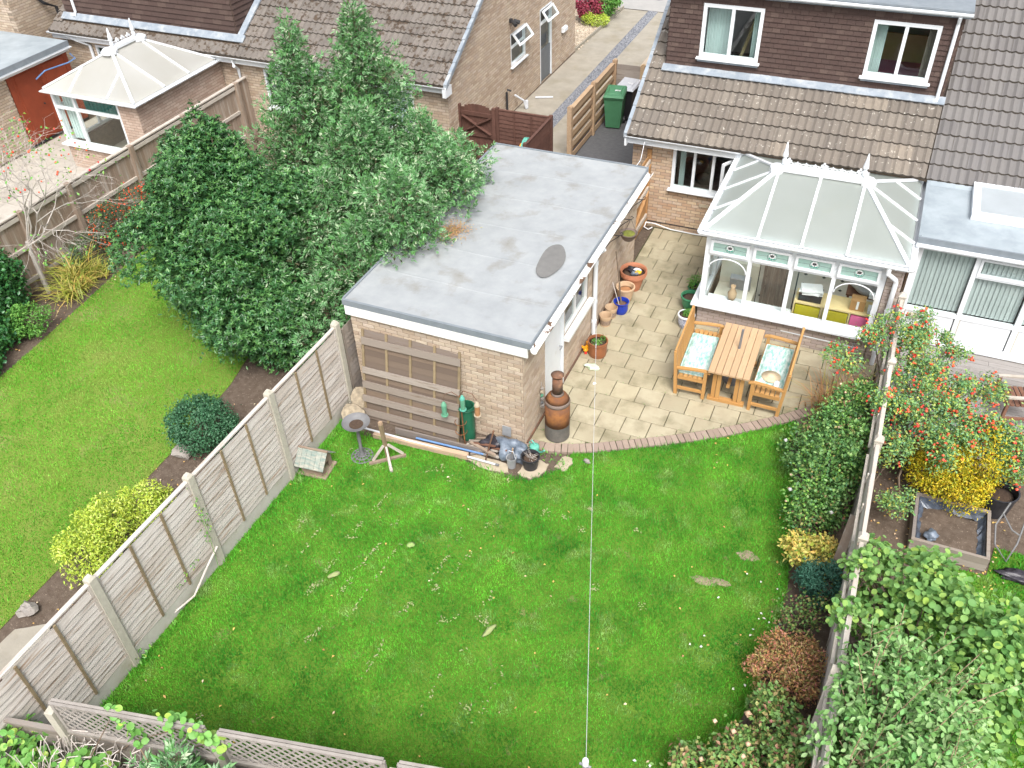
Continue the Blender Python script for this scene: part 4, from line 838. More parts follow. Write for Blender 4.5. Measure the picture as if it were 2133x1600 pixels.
wall(RH, (-5.05, 17.95, 0), X_, -Y_, 6.05, 2.32, [(W1[0]+5.05, W1[1]+5.05, W1[2], W1[3])], 'brick_house', 0.2, 260, near=(-4, 14, 3))
wall(RH, (-5.05, 27.0, 0), -Y_, -X_, 9.03, 2.32, (), 'brick_house', 0.2, 0)
room(RH, -4.84, 0.9, 18.16, 21.0, 0.06, 2.3)
SL = 0.66
roof_deck(RH, -5.12, 1.0, 17.6, 2.37, 19.1, 2.37+1.5*SL); roof_deck(RH, -5.12, -4.72, 19.1, 2.37+1.5*SL, 22.9, 2.37+5.3*SL); roof_deck(RH, -5.12, 1.0, 22.92, 2.37+5.3*SL, 28.2, 2.37)
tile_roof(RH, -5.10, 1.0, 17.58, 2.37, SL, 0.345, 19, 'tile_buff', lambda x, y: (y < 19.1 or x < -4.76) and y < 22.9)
MB().bx(-5.12, 1.0, 17.68, 17.71, 2.14, 2.345).obj('fascia', 'white_plastic', RH); MB().bx(-5.12, 1.0, 17.71, 17.93, 2.14, 2.16).obj('soffit', 'white_plastic', RH)
gutter(RH, (-5.16, 17.62, 2.34), (-2.62, 17.62, 2.34)); MB().bx(-5.16, -5.115, 17.6, 17.95, 2.10, 2.36).obj('eaves_box_end', 'white_plastic', RH)
m = MB()
for k in range(16):
    y0 = 17.58+k*.3; p = [(-5.17, y0, 2.37+(y0-17.6)*SL+.0), (-5.09, y0, 2.37+(y0-17.6)*SL)]
    m.hexa([(-5.18, y0, 2.36+(y0-17.6)*SL-.05), (-5.10, y0, 2.36+(y0-17.6)*SL-.05), (-5.10, y0+.31, 2.36+(y0+.31-17.6)*SL-.05), (-5.18, y0+.31, 2.36+(y0+.31-17.6)*SL-.05), (-5.18, y0, 2.37+(y0-17.6)*SL+.05), (-5.10, y0, 2.37+(y0-17.6)*SL+.05), (-5.10, y0+.31, 2.37+(y0+.31-17.6)*SL+.03), (-5.18, y0+.31, 2.37+(y0+.31-17.6)*SL+.03)], 0)
m.obj('dry_verge', 'lead', RH)
# dormer
D0, D1, DY, DZ0, DZ1 = -4.74, 0.95, 19.1, 3.33, 5.02
ops = [(-4.03-D0, -2.77-D0, 3.69-DZ0, 4.80-DZ0), (-0.64-D0, 0.61-D0, 3.69-DZ0, 4.80-DZ0)]
m = MB()
for a, b, c, d in cut(D1-D0, DZ1-DZ0, ops): m.bx(D0+a, D0+b, DY, DY+.12, DZ0+c, DZ0+d, 0)
m.bx(D0, D0+.12, DY+.12, 23.3, DZ0, DZ1, 0); m.bx(D1-.12, D1, DY+.12, 23.3, DZ0-.4, DZ1, 0); dm = m.obj('dormer', 'bark', RH)
tile_hang(RH, (D0, DY-.002, DZ0), X_, -Y_, D1-D0, DZ1-DZ0, ops, 'tile_brown', 290)
tile_hang(RH, (D0-.002, 23.3, DZ0), -Y_, -X_, 4.2, DZ1-DZ0, (), 'tile_brown', 0); tile_hang(RH, (D1+.002, DY, DZ0), Y_, X_, 4.2, DZ1-DZ0, (), 'tile_brown', 0)
room(RH, D0+.13, D1-.13, DY+.13, 22.2, 2.75, 4.97, 'room_wall', 'carpet')
m = MB(); m.bx(D0-.1, D1+.12, DY-.12, 23.4, DZ1+.085, DZ1+.12); m.obj('dormer_roof', 'felt_edge', RH)
MB().bx(D0-.08, D1+.1, DY-.1, DY-.075, DZ1-.03, DZ1+.083).obj('dormer_fascia', 'lead', RH); gutter(RH, (D0-.1, DY-.16, DZ1+.07), (D1+.12, DY-.16, DZ1+.07))
m = MB(); m.tube([(0.86, DY-.16, 5.03), (0.86, DY-.1, 4.93), (0.86, DY-.065, 4.85), (0.86, DY-.065, 3.42), (0.86, DY-.12, 3.36)], .036, 8); m.obj('downpipe', 'white_plastic', RH)
for (a, b) in ((-4.03, -2.77), (-0.64, 0.61)):
    fr = window(RH, (a, DY-.03, 3.69), X_, -Y_, b-a, 1.11, (1, 1), .075, .08, bar_w=.07)
    MB().bx(a-.02, b+.02, DY-.075, DY-.018, 3.60, 3.65).obj('lead_apron', 'lead', RH)
m = MB(); seg = 9
for k in range(seg):      # lead flashing at the dormer foot, laid in lengths over the tiles
    x0 = D0-.06+(D1+.12-D0)*k/seg; x1 = D0-.06+(D1+.12-D0)*(k+1)/seg+.012; dz = .003*(k % 2)
    m.hexa([(x0, DY-.17, 3.345+dz), (x1, DY-.17, 3.345+dz), (x1, DY-.024, 3.43+dz), (x0, DY-.024, 3.43+dz), (x0, DY-.17, 3.36+dz), (x1, DY-.17, 3.36+dz), (x1, DY-.024, 3.455+dz), (x0, DY-.024, 3.455+dz)])
m.obj('lead_flashing', 'lead', RH)
# contents seen through the panes
for x, mt, nf in ((-3.95, 'curtain_pale', 17), (-2.98, 'curtain_pale', 5), (-0.56, 'curtain_pale', 7), (0.42, 'curtain_brown', 5)): 
    m = MB()
    for k in range(nf): m.box((x+k*.03, DY+.25+.012*(k % 2), 3.95), (.028, .02, 1.7))
    m.obj('curtain', mt, RH)
bd = thing('bed', 'magenta covered bed inside the right dormer window', 'bed', (0.0, 20.3, 2.76)); MB().bx(-.7, .8, 19.5, 21.2, 2.9, 3.32).obj('mattress', 'pink', bd); MB().bx(-.7, .8, 21.2, 21.26, 2.76, 3.9).obj('headboard', 'light_wood', bd)
for sx in (-.66, .76): MB().bx(sx-.03, sx+.03, 19.55, 19.61, 2.751, 2.9).obj('leg', 'light_wood', bd)
fp = thing('leaning_pole', 'pale pole leaning inside the left dormer window', 'pole', (-3.2, 19.7, 2.76)); MB().bar((-3.45, 19.6, 2.76), (-2.95, 20.0, 4.7), .05, .05).obj('shaft', 'light_wood', fp)
MB().lathe([(.05, 4.70), (.05, 4.74), (.0, 4.76)], (-2.95, 20.0, 0), 8).obj('pole_cap', 'light_wood', fp)
# ground-floor window with its third light swung open
fr = window(RH, (W1[0], 17.93, W1[2]), X_, -Y_, W1[1]-W1[0], W1[3]-W1[2], (1, 1, 1), .07, .08, bar_w=.06, nopane=((2, 0),))
cs = MB(); a = RAD(62); hx, hy = W1[1]-.05, 17.90
for (s0, s1, z0, z1) in ((0, .05, 1.15, 2.05), (.36, .41, 1.15, 2.05), (.05, .36, 1.15, 1.2), (.05, .36, 2.0, 2.05)):
    p = lambda s, z, t: (hx-s*math.cos(a)+t*math.sin(a), hy-s*math.sin(a)-t*math.cos(a), z)
    cs.hexa([p(s0, z0, 0), p(s1, z0, 0), p(s1, z0, .05), p(s0, z0, .05), p(s0, z1, 0), p(s1, z1, 0), p(s1, z1, .05), p(s0, z1, .05)], .5)
so = cs.obj('open_casement', 'white_plastic', RH); g = MB(); g.add([p(.05, 1.2, .02), p(.36, 1.2, .02), p(.36, 2.0, .02), p(.05, 2.0, .02)], [(0, 1, 2, 3)]); g.obj('pane', 'glass', so)
m = MB()
for k in range(4): m.box((-4.0+k*.03, 18.25+.012*(k % 2), 1.6), (.028, .02, 1.2))
m.obj('curtain', 'curtain_pale', RH)
hb = thing('bed', 'red patterned bed and dark cushion inside the ground floor window', 'bed', (-3.5, 19.2, .06)); MB().bx(-4.3, -2.9, 18.7, 20.3, .3, .75).obj('mattress', 'carpet', hb); MB().blob((-3.6, 19.1, .85), (.25, .2, .14), .1, 2, 3).obj('cushion', 'black_plastic', hb, smooth=True)
for sx in (-4.2, -3.0): MB().bx(sx-.03, sx+.03, 18.75, 18.81, .065, .3).obj('leg', 'light_wood', hb)
# wall details: air brick, cable, damp course
MB().bx(-5.04, -2.6, 17.935, 17.946, .145, .165).obj('damp_course', 'black_plastic', RH)
MB().bx(-3.42, -3.2, 17.925, 17.947, .74, .81).obj('air_brick', 'pale_stone', RH)
m = MB(); m.tube([(-4.6, 17.9, .12), (-4.4, 17.88, .14), (-4.0, 17.88, .06), (-3.4, 17.88, .05), (-2.7, 17.9, .06)], .014, 6); m.tube([(-4.6, 17.9, .14), (-4.62, 17.8, .05), (-4.5, 17.75, .03), (-4.42, 17.8, .08)], .014, 6)
tag(m.obj('white_cable', 'cable_white'), 'loose white cable along the foot of the house wall', 'cable')
m = MB(); m.tube([(-4.56, 16.4, 2.2), (-4.6, 17.0, 2.12), (-4.7, 17.6, 2.25), (-4.3, 17.66, 2.28)], .007, 5); tag(m.obj('overhead_cable', 'cable_white'), 'thin white cable looping from garage roof corner to house gutter', 'cable')
sd_ = thing('satellite_dish', 'dark grey satellite dish above the left roof verge of the dormer house', 'satellite dish', (-5.15, 20.9, 4.3))
MB().lathe([(.0, 0), (.18, .015), (.3, .05), (.305, .05), (.18, .0), (0, -.02)], (-5.42, 20.75, 4.55), 20, R=rotx(RAD(70)) @ rotz(0)).obj('dish', 'dish_grey', sd_, smooth=True); MB().tube([(-5.12, 20.95, 4.35), (-5.3, 20.9, 4.4), (-5.4, 20.8, 4.5)], .02, 6).obj('mount', 'dark_metal', sd_); MB().bar((-5.4, 20.75, 4.4), (-5.4, 20.35, 4.5), .03, .03).obj('arm', 'dark_metal', sd_)
# ================================================================ CONSERVATORY
C = thing('conservatory', 'white framed conservatory with grey green polycarbonate roof beside the teak table', 'conservatory', (-.8, 16, 0))
CF = 14.52
wall(C, (-2.55, CF, 0), X_, -Y_, 3.238, .53, (), 'brick_grey', .12, 190, near=(-1, 10, 3))
wall(C, (.70, CF, 0), X_, -Y_, .26, 2.12, (), 'brick_grey', .12, 20, near=(.8, 10, 3))
wall(C, (.965, CF+.008, 0), Y_, X_, 3.40, 2.12, (), 'brick_grey', .12, 0); wall(C, (-2.558, 17.93, 0), -Y_, -X_, 3.40, .53, (), 'brick_grey', .12, 0)
MB().bx(-2.68, .74, CF-.12, CF+.1, .533, .575).obj('sill', 'white_plastic', C); MB().bx(-2.68, -2.45, CF+.102, 17.92, .533, .575).obj('sill', 'white_plastic', C)
fr = window(C, (-2.55, CF+.02, .577), X_, -Y_, 3.24, 1.545, (1, 1, 1, 1), .1, .08, 'white_plastic', 'glass_clear', 1.118, False, 'front_frame', .075, nopane=((0, 1), (1, 1), (2, 1), (3, 1)))
cw = (3.24-.2)/4
for k in range(4):
    x0 = -2.55+.1+cw*k+(.0375 if k else 0); x1 = -2.55+.1+cw*(k+1)-(.0375 if k < 3 else 0); z0, z1 = .577+1.118+.0375, .577+1.545-.1
    m = MB(); y0, y1 = CF-.035, CF+.018
    m.bx(x0, x0+.05, y0, y1, z0, z1, .5); m.bx(x1-.05, x1, y0, y1, z0, z1, .5); m.bx(x0+.05, x1-.05, y0, y1, z0, z0+.045, .5); m.bx(x0+.05, x1-.05, y0, y1, z1-.045, z1, .5)
    sash = m.obj('fanlight', 'white_plastic', C)
    MB().add([(x0+.05, CF-.005, z0+.045), (x1-.05, CF-.005, z0+.045), (x1-.05, CF-.005, z1-.045), (x0+.05, CF-.005, z1-.045)], [(0, 1, 2, 3)]).obj('frosted_pane', 'frosted', sash)
    cx, cz = (x0+x1)/2, (z0+z1)/2; r = MB()
    for q in range(7):
        a = q*2*math.pi/6; rr = .034 if q < 6 else 0
        r.cyl((cx+rr*math.cos(a), CF-.012, cz+.015+rr*.8*math.sin(a)), (cx+rr*math.cos(a), CF-.008-.002*(q % 2), cz+.015+rr*.8*math.sin(a)), .026, n=9)
    r.obj('rose', 'rose_white', sash)
    l_ = MB()
    for sx in (-1, 1): l_.extr([(cx, CF-.008, cz-.035), (cx+sx*.03, CF-.008, cz-.025), (cx+sx*.065, CF-.008, cz-.04), (cx+sx*.03, CF-.008, cz-.055)], (0, -.003, 0))
    l_.extr([(cx-.012, CF-.008, cz-.03), (cx, CF-.008, cz-.08), (cx+.012, CF-.008, cz-.03)], (0, -.003, 0)); l_.obj('rose_leaves', 'rose_green', sash)
    rg = MB(); rg.tube([(cx+.085*math.cos(t), CF-.008, cz+.085*math.sin(t)) for t in [2*math.pi*i/20 for i in range(21)]], .004, 4); rg.tube([(x0+.05, CF-.008, cz-.01), (cx-.085, CF-.008, cz)], .003, 4); rg.tube([(cx+.085, CF-.008, cz), (x1-.05, CF-.008, cz-.01)], .003, 4); rg.obj('lead_line', 'lead_line', sash)
    if k in (0, 3):
        px0, px1 = x0-.0, x1; R_ = (px1-px0)/2-.01; cxx = (px0+px1)/2; zb = .577+1.118-.05-R_*.72
        MB().tube([(cxx+R_*math.cos(t), CF-.005, zb+R_*.72*math.sin(t)) for t in [math.pi*i/18 for i in range(19)]], .012, 6).obj('arch_bar', 'white_plastic', C)
window(C, (-2.53, 17.9, .577), -Y_, -X_, 3.26, 1.545, (1, 1, 1, 1), .08, .08, 'white_plastic', 'glass_clear', 1.118, False, 'side_frame', .07)
MB().bx(-2.62, 1.0, CF-.09, CF+.06, 2.122, 2.2).obj('eaves_beam', 'white_plastic', C)
MB().bx(-2.62, -2.5, CF+.062, 17.9, 2.122, 2.2).obj('eaves_beam', 'white_plastic', C); MB().bx(.88, 1.0, CF+.062, 17.9, 2.122, 2.2).obj('eaves_beam', 'white_plastic', C)
ex0, ex1, ey0, ey1, ez = -2.60, .98, 14.45, 17.82, 2.225
RL, RR_ = Vector((-1.62, 16.12, 2.83)), Vector((-.05, 16.12, 2.83))
E = {'FL': Vector((ex0, ey0, ez)), 'FR': Vector((ex1, ey0, ez)), 'BR': Vector((ex1, ey1, ez)), 'BL': Vector((ex0, ey1, ez))}
def hipx(a, b, ax, val): t = (val-a[ax])/(b[ax]-a[ax]); return a+(b-a)*t
bars = []; panels = []
rx = [-1.62, -.84, -.05]
for yy, A, B in ((ey0, 'FL', 'FR'), (ey1, 'BL', 'BR')):
    foot = [Vector((x, yy, ez)) for x in rx]; head = [RL, Vector((-.84, 16.12, 2.83)), RR_]
    for f_, h_ in zip(foot, head): bars.append((f_, h_, .05))
    panels += [[E[A], foot[0], RL], [foot[0], foot[1], head[1], head[0]], [foot[1], foot[2], head[2], head[1]], [foot[2], E[B], RR_]]
for xx, A, B, rp in ((ex0, 'FL', 'BL', RL), (ex1, 'FR', 'BR', RR_)):
    ys = [15.27, 16.12, 16.98]; hp = [hipx(E[A], rp, 1, ys[0]), rp, hipx(E[B], rp, 1, ys[2])]; ft = [Vector((xx, y, ez)) for y in ys]
    for f_, h_ in zip(ft, hp): bars.append((f_, h_, .045))
    panels += [[E[A], ft[0], hp[0]], [ft[0], ft[1], rp, hp[0]], [ft[1], ft[2], hp[2], rp], [ft[2], E[B], hp[2]]]
    bars += [(E[A], rp, .075), (E[B], rp, .075)]
for p in panels: MB().sheet(p).obj('roof_panel', 'polycarb', C)
for a, b, w_ in bars: MB().bar(a+Z_*.018, b+Z_*.018, w_, .035).obj('glazing_bar', 'white_plastic', C)
m = MB()
for a, b, _ in bars: m.blob(tuple(a+Z_*.02), (.045, .045, .03), 0, 1)
m.obj('bar_end_caps', 'white_plastic', C, smooth=True)
rg = MB(); rg.bx(-1.72, .05, 16.03, 16.21, 2.83, 2.90); rg.bx(-1.68, .01, 16.07, 16.17, 2.9, 2.93); ridge = rg.obj('ridge', 'white_plastic', C)
for x in (-1.66, -.01): MB().lathe([(.15, 2.79), (.15, 2.87), (.11, 2.91), (.0, 2.93)], (x, 16.12, 0), 8).obj('ridge_boss', 'white_plastic', ridge)
for x in (-1.56, -.11): MB().lathe([(.045, 2.93), (.045, 3.05), (.03, 3.06), (.03, 3.08), (.055, 3.11), (.05, 3.15), (.03, 3.25), (.012, 3.38), (.0, 3.40)], (x, 16.12, 0), 10).obj('finial', 'white_plastic', ridge, smooth=True)
cr = MB(); cr.bx(-1.52, -.15, 16.112, 16.128, 2.93, 2.965)
for k in range(9):
    x = -1.48+k*.162; big = k % 4 == 0 or k == 4
    cr.tube([(x, 16.12, 2.965), (x+.04, 16.12, 3.0), (x+.081, 16.12, 2.985), (x+.122, 16.12, 3.0), (x+.162, 16.12, 2.965)], .009, 5) if k < 8 else None
    if k in (1, 4, 7) or True:
        s_ = 1.0 if k in (0, 4, 8) else .55
        for dx, dz in ((0, .09), (-.035, .055), (.035, .055), (0, .03)): cr.cyl((x+dx*s_, 16.113, 2.965+dz*s_*1.1), (x+dx*s_, 16.127, 2.965+dz*s_*1.1), .024*s_, n=8)
cr.obj('cresting', 'white_plastic', ridge)
gutter(C, (-2.68, 14.40, 2.20), (1.04, 14.40, 2.20), brk=.6); gutter(C, (-2.67, 14.4, 2.2), (-2.67, 17.9, 2.2), out=(-1, 0, 0), brk=.5); gutter(C, (1.04, 14.4, 2.2), (1.04, 17.9, 2.2), out=(1, 0, 0), brk=.5)
m = MB(); m.bar((-.84, 14.44, 2.235), (-.1, 14.41, 2.21), .03, .012); m.obj('loose_trim', 'white_plastic', C, label='white trim strip hanging loose at the roof edge')
for (a, b) in (((-2.6, 14.43), (-.84, 14.43)), ((-.05, 14.43), (.98, 14.43))): MB().bar((a[0], a[1], 2.235), (b[0], b[1], 2.235), .03, .02).obj('panel_end_trim', 'white_plastic', C)
m = MB(); m.tube([(.69, 14.40, 2.15), (.69, 14.38, 2.05), (.84, 14.42, 1.93), (.855, 14.44, 1.86), (.855, 14.44, .03)], .042, 10)
for z in (1.2, .28): m.cyl((.855, 14.44, z), (.855, 14.44, z+.07), .051)
m.obj('downpipe', 'white_plastic', C)
MB().bx(-2.6, 1.0, 17.82, 17.95, 2.2, 2.33).obj('lead_flashing', 'lead', C)
MB().bar((-.9, CF-.008, .3), (.55, CF-.008, .27), .01, .02).obj('damp_cable', 'white_plastic', C)
tp = MB(); tp.tube([(.45, CF-.01, .33), (.45, CF-.07, .34), (.45, CF-.09, .28)], .011, 6); tp.box((.45, CF-.05, .38), (.06, .015, .015)); tag(tp.obj('garden_tap', 'steel'), 'small outside tap on the conservatory wall', 'tap')
# interior of the conservatory
fl = MB(); fl.bx(-2.42, .83, 14.65, 17.9, .03, .05); fo = fl.obj('tiled_floor', 'floor_cream', C)
for i in range(9):
    for j in range(9):
        x, y = -2.3+i*.38, 14.8+j*.38; MB().slab([(x-.045, y), (x, y-.045), (x+.045, y), (x, y+.045)], .051, .053).obj('floor_inset', 'floor_black', fo)
MB().bx(-2.5, .95, 17.86, 17.925, .05, 2.2).obj('back_wall', 'paper', C)
m = MB(); m.bx(.822, .832, 14.66, 17.85, .05, 2.1); m.obj('plaster_lining', 'paper', C)
un = thing('drawer_unit', 'pale wooden drawer unit with yellow drawers inside the conservatory window', 'drawer unit', (.1, 15.0, .055))
MB().bx(-.78, .78, 14.72, 15.2, .86, .89).obj('top', 'light_wood', un)
for x in (-.78, -.27, .24, .755): MB().bx(x, x+.025, 14.72, 15.2, .055, .86).obj('divider', 'light_wood', un)
for k, x in enumerate((-.755, -.245, .265)):
    for z in (.6, .34, .08): MB().bx(x+.015, x+.47, 14.71, 15.1, z, z+.22).obj('drawer', 'drawer_yellow' if not (k == 2 and z == .6) else 'pink', un)
pr = thing('printer', 'black printer under stacked white papers on the drawer unit', 'printer', (-.5, 14.95, .9)); MB().bx(-.72, -.3, 14.78, 15.1, .895, 1.03).obj('body', 'black_plastic', pr)
for k in range(5): MB().box((-.52+random.uniform(-.03, .03), 14.94, 1.045+k*.016), (.38, .3, .012), rotz(random.uniform(-.2, .2))).obj('paper', 'paper', pr)
cb = thing('cardboard_box', 'brown cardboard box taped with a white label inside the conservatory', 'box', (.4, 14.95, .9)); MB().bx(.22, .48, 14.8, 15.02, .895, 1.11).obj('carton', 'cardboard', cb); MB().bx(.33, .37, 14.79, 14.799, .93, 1.1).obj('tape', 'paper', cb)
sm = thing('sewing_machine', 'white sewing machine at the right end of the drawer unit', 'sewing machine', (.62, 14.9, .9)); MB().bx(.54, .7, 14.78, 14.98, .895, .97).obj('bed_plate', 'white_plastic', sm); MB().bx(.63, .7, 14.82, 14.93, .97, 1.2).obj('column', 'white_plastic', sm); MB().bx(.50, .7, 14.82, 14.93, 1.2, 1.28).obj('head', 'white_plastic', sm)
pbd = tag(MB().blob((.45, 15.5, 1.1), (.36, .3, .2), .12, 3, 5).obj('pet_bed', 'grey_fabric', smooth=True), 'round grey plush pet bed behind the cardboard box', 'pet bed')
st = thing('side_table', 'dark side table under the grey pet bed', 'table', (.45, 15.5, .055)); MB().bx(.1, .8, 15.25, 15.8, .9, .93).obj('top', 'dark_wood', st)
for x in (.13, .75):
    for y in (15.28, 15.75): MB().bx(x, x+.04, y, y+.04, .055, .9).obj('leg', 'dark_wood', st)
cu = thing('brown_drape', 'brown and black patterned drape hung over a rail inside the second bay', 'drape', (-1.2, 15.5, .06))
for k in range(9): MB().box((-1.48+k*.062, 15.6+.02*(k % 2), .95), (.058, .03, 1.7)).obj('fold', 'curtain_brown', cu)
MB().cyl((-1.6, 15.6, 1.82), (-.85, 15.6, 1.82), .015, n=6).obj('rail', 'dark_metal', cu)
for x in (-1.6, -.85): MB().cyl((x, 15.6, .06), (x, 15.6, 1.82), .015, n=6).obj('post', 'dark_metal', cu)
ar = thing('cushioned_seat', 'cream seat with striped cushion inside the left bay', 'seat', (-2.0, 15.2, .06)); MB().bx(-2.35, -1.6, 14.85, 15.5, .06, .5).obj('seat_base', 'cream_fabric', ar); MB().bx(-2.35, -1.6, 15.5, 15.65, .06, 1.0).obj('backrest', 'cream_fabric', ar); MB().box((-1.9, 15.3, .68), (.4, .12, .36), rotx(.4)).obj('cushion', 'grey_fabric', ar)
vs_ = tag(MB().lathe([(.05, .0), (.08, .06), (.09, .16), (.04, .26), (.05, .33), (.035, .33), (.03, .28)], (-1.95, 14.74, .62), 14).obj('vase', 'pot_tan', smooth=True), 'small tan figurine vase on the conservatory window ledge', 'vase')
MB().bx(-2.42, -.8, 14.66, 14.83, .575, .615).obj('window_ledge', 'white_plastic', C)
# ================================================================ NEIGHBOURING HALF AND EXTENSION
NH = thing('adjoining_house', 'adjoining house with dark grey corrugated tile roof at the right edge', 'house', (3.5, 18, 0))
roof_deck(NH, 1.01, 6.6, 17.6, 2.36, 22.9, 2.36+5.3*SL); roof_deck(NH, 1.01, 6.6, 22.92, 2.36+5.3*SL, 28.2, 2.36)
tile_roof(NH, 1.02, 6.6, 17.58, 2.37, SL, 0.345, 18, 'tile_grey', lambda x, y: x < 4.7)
wall(NH, (1.01, 17.97, 0), X_, -Y_, 5.6, 2.3, (), 'brick_house', .2, 0)
EX = thing('extension', 'white panelled rear extension with pale grey flat roof and skylight', 'extension', (3, 16.5, 0))
m = MB(); m.bx(1.06, 6.2, 15.36, 17.75, 2.24, 2.33); rf = m.obj('flat_roof', 'grp_roof', EX)
m = MB(); m.hexa([(1.06, 17.45, 2.331), (6.2, 17.45, 2.331), (6.2, 17.75, 2.331), (1.06, 17.75, 2.331), (1.06, 17.73, 2.45), (6.2, 17.73, 2.45), (6.2, 17.75, 2.45), (1.06, 17.75, 2.45)]); m.bx(1.045, 1.1, 15.36, 17.75, 2.331, 2.37); m.obj('roof_upstand', 'grp_roof', rf)
MB().bx(1.05, 6.2, 15.32, 15.358, 2.23, 2.345).obj('drip_edge', 'felt_edge', rf)
sk = MB(); sk.bx(1.87, 2.0, 16.3, 17.62, 2.335, 2.46); sk.bx(2.0, 3.6, 16.3, 16.42, 2.335, 2.46); sk.bx(2.0, 3.6, 17.5, 17.62, 2.335, 2.46); sk.bx(3.6, 3.73, 16.3, 17.62, 2.335, 2.46); so = sk.obj('skylight', 'white_plastic', EX)
MB().sheet([(2.0, 16.42, 2.44), (3.6, 16.42, 2.44), (3.6, 17.5, 2.44), (2.0, 17.5, 2.44)]).obj('pane', 'skylight_pane', so)
MB().bx(1.06, 6.2, 15.36, 15.40, 2.14, 2.238).obj('fascia', 'white_plastic', EX); gutter(EX, (1.05, 15.27, 2.225), (6.2, 15.27, 2.225))
YF = 15.42
m = MB()
def fb(x0, x1, z0, z1, y0=YF-.04, y1=YF+.04): m.bx(x0, x1, y0, y1, z0, z1, .5)
fb(1.08, 1.2, .17, 2.14); fb(2.085, 2.165, .17, 2.14); fb(3.06, 3.16, .17, 2.14); fb(4.2, 4.3, .17, 2.14); fb(5.6, 6.2, .17, 2.14)
for a, b in ((1.2, 2.085), (2.165, 3.06), (3.16, 4.2), (4.3, 5.6)): fb(a, b, 2.09, 2.14, YF-.037, YF+.037); fb(a, b, .76, .845, YF-.037, YF+.037); fb(a, b, .17, .25, YF-.037, YF+.037)
fb(2.165, 3.06, 1.70, 1.77, YF-.045, YF+.035); fb(3.16, 4.2, 1.7, 1.77, YF-.045, YF+.035); m.obj('window_frame', 'white_plastic', EX)
m = MB(); m.bx(2.17, 2.215, YF-.06, YF-.041, 1.74, 2.1); m.bx(3.01, 3.055, YF-.06, YF-.041, 1.74, 2.1); m.bx(2.215, 3.01, YF-.06, YF-.041, 1.74, 1.785); m.bx(2.215, 3.01, YF-.06, YF-.041, 2.06, 2.1); m.obj('fanlight_sash', 'white_plastic', EX)
for a, b in ((1.2, 2.085), (2.165, 3.06), (3.16, 4.2), (4.3, 5.6)):
    MB().add([(a, YF, .845), (b, YF, .845), (b, YF, 2.09), (a, YF, 2.09)], [(0, 1, 2, 3)]).obj('pane', 'glass_clear', EX)
    MB().bx(a+.02, b-.02, YF-.02, YF+.02, .26, .75).obj('panel', 'white_plastic', EX)
    q = MB(); q.bx(a, a+.02, YF-.028, YF-.012, .25, .76); q.obj('panel_bead', 'fence_concrete', EX)
    n = int((b-a-.02)/.078)
    for k in range(n): MB().box((a+.05+k*.078, YF+.06, 1.47), (.092, .004, 1.22), rotz(.25+random.uniform(-.08, .08))).obj('blind_slat', 'blind', EX)
MB().bx(1.06, 6.2, YF-.1, YF+.05, .125, .168).obj('sill', 'white_plastic', EX)
v = MB(); v.bx(1.31, 1.47, YF-.05, YF-.021, .60, .71)
vo = v.obj('air_vent', 'pale_stone', EX)
for k in range(4): MB().bx(1.32, 1.46, YF-.058, YF-.05, .615+k*.024, .628+k*.024).obj('louvre', 'cream_fabric', vo)
wall(EX, (1.055, 17.9, 0), -Y_, -X_, 2.44, 2.14, (), 'brick_house', .1, 0); wall(EX, (1.07, 15.47, 0), X_, -Y_, 5.1, .125, (), 'brick_house', .08, 0)
room(EX, 1.18, 6.1, 15.58, 17.7, .17, 2.13, 'room_wall', 'carpet')
# deck
dk = thing('decking', 'silvery weathered timber deck in front of the white extension', 'deck', (3, 14, 0))
for k in range(22):
    y0 = 12.2+k*.142
    if y0+.138 > YF-.06: break
    x = 1.06
    while x < 5.6:
        L_ = random.choice((1.8, 2.4, 3.0)); MB().bx(x, min(x+L_, 5.6)-.006, y0, y0+.135, .085, .112+random.uniform(-.002, .003)).obj('deck_board', 'deck_wood', dk); x += L_
for x in (1.15, 2.2, 3.3, 4.4, 5.5): MB().bx(x-.025, x+.025, 12.22, YF-.1, -.01, .084).obj('joist', 'bark', dk)
# ================================================================ LEFT HOUSE
LH = thing('house', 'buff brick house with mossy grey tiled roof and gable end above the conifer', 'house', (-15, 19, 0))
LS = 0.614; LE = 18.68; LZ = 2.38; RYD = 23.5
gw, gd = (22.92, 24.02, 1.34, 2.28), (25.14, 26.12, 0.02, 2.26)
gtop = lambda s: min(LZ-.05+(18.96+s-LE)*LS, LZ-.05+(2*RYD-LE-18.96-s)*LS)
wall(LH, (-10.2, 18.96, 0), Y_, X_, 9.3, 5.4, [(gw[0]-18.96, gw[1]-18.96, gw[2], gw[3]), (gd[0]-18.96, gd[1]-18.96, gd[2], gd[3])], 'brick_buff', .2, 200, near=(-7, 19, 3), top=gtop)
wn1, wn2, wn3 = (-21.75, -20.6), (-15.8, -14.3), (-12.7, -11.2)
rops = [(a+23.0, b+23.0, .95, 2.02) for a, b in (wn1, wn2, wn3)]
wall(LH, (-23.0, 18.95, 0), X_, -Y_, 12.788, 2.2, rops, 'brick_buff', .2, 95, near=(-10, 14, 3))
for k, (a, b) in enumerate((wn1, wn2, wn3)):
    window(LH, (a, 18.94, .95), X_, -Y_, b-a, 1.07, (1, 1), .06, .07)
    m = MB()
    for q in range(17): m.bx(a+.06, b-.06, 19.09, 19.094, 1.02+q*.057, 1.06+q*.057)
    m.obj('slatted_blind', 'grey_fabric' if k == 1 else 'curtain_pale', LH)
m = MB(); m.bx(-22.9, -10.45, 19.16, 19.2, .0, 2.2); m.bx(-10.5, -10.45, 19.2, 28, 0, 2.6); m.obj('inner_wall', 'room_dark', LH)
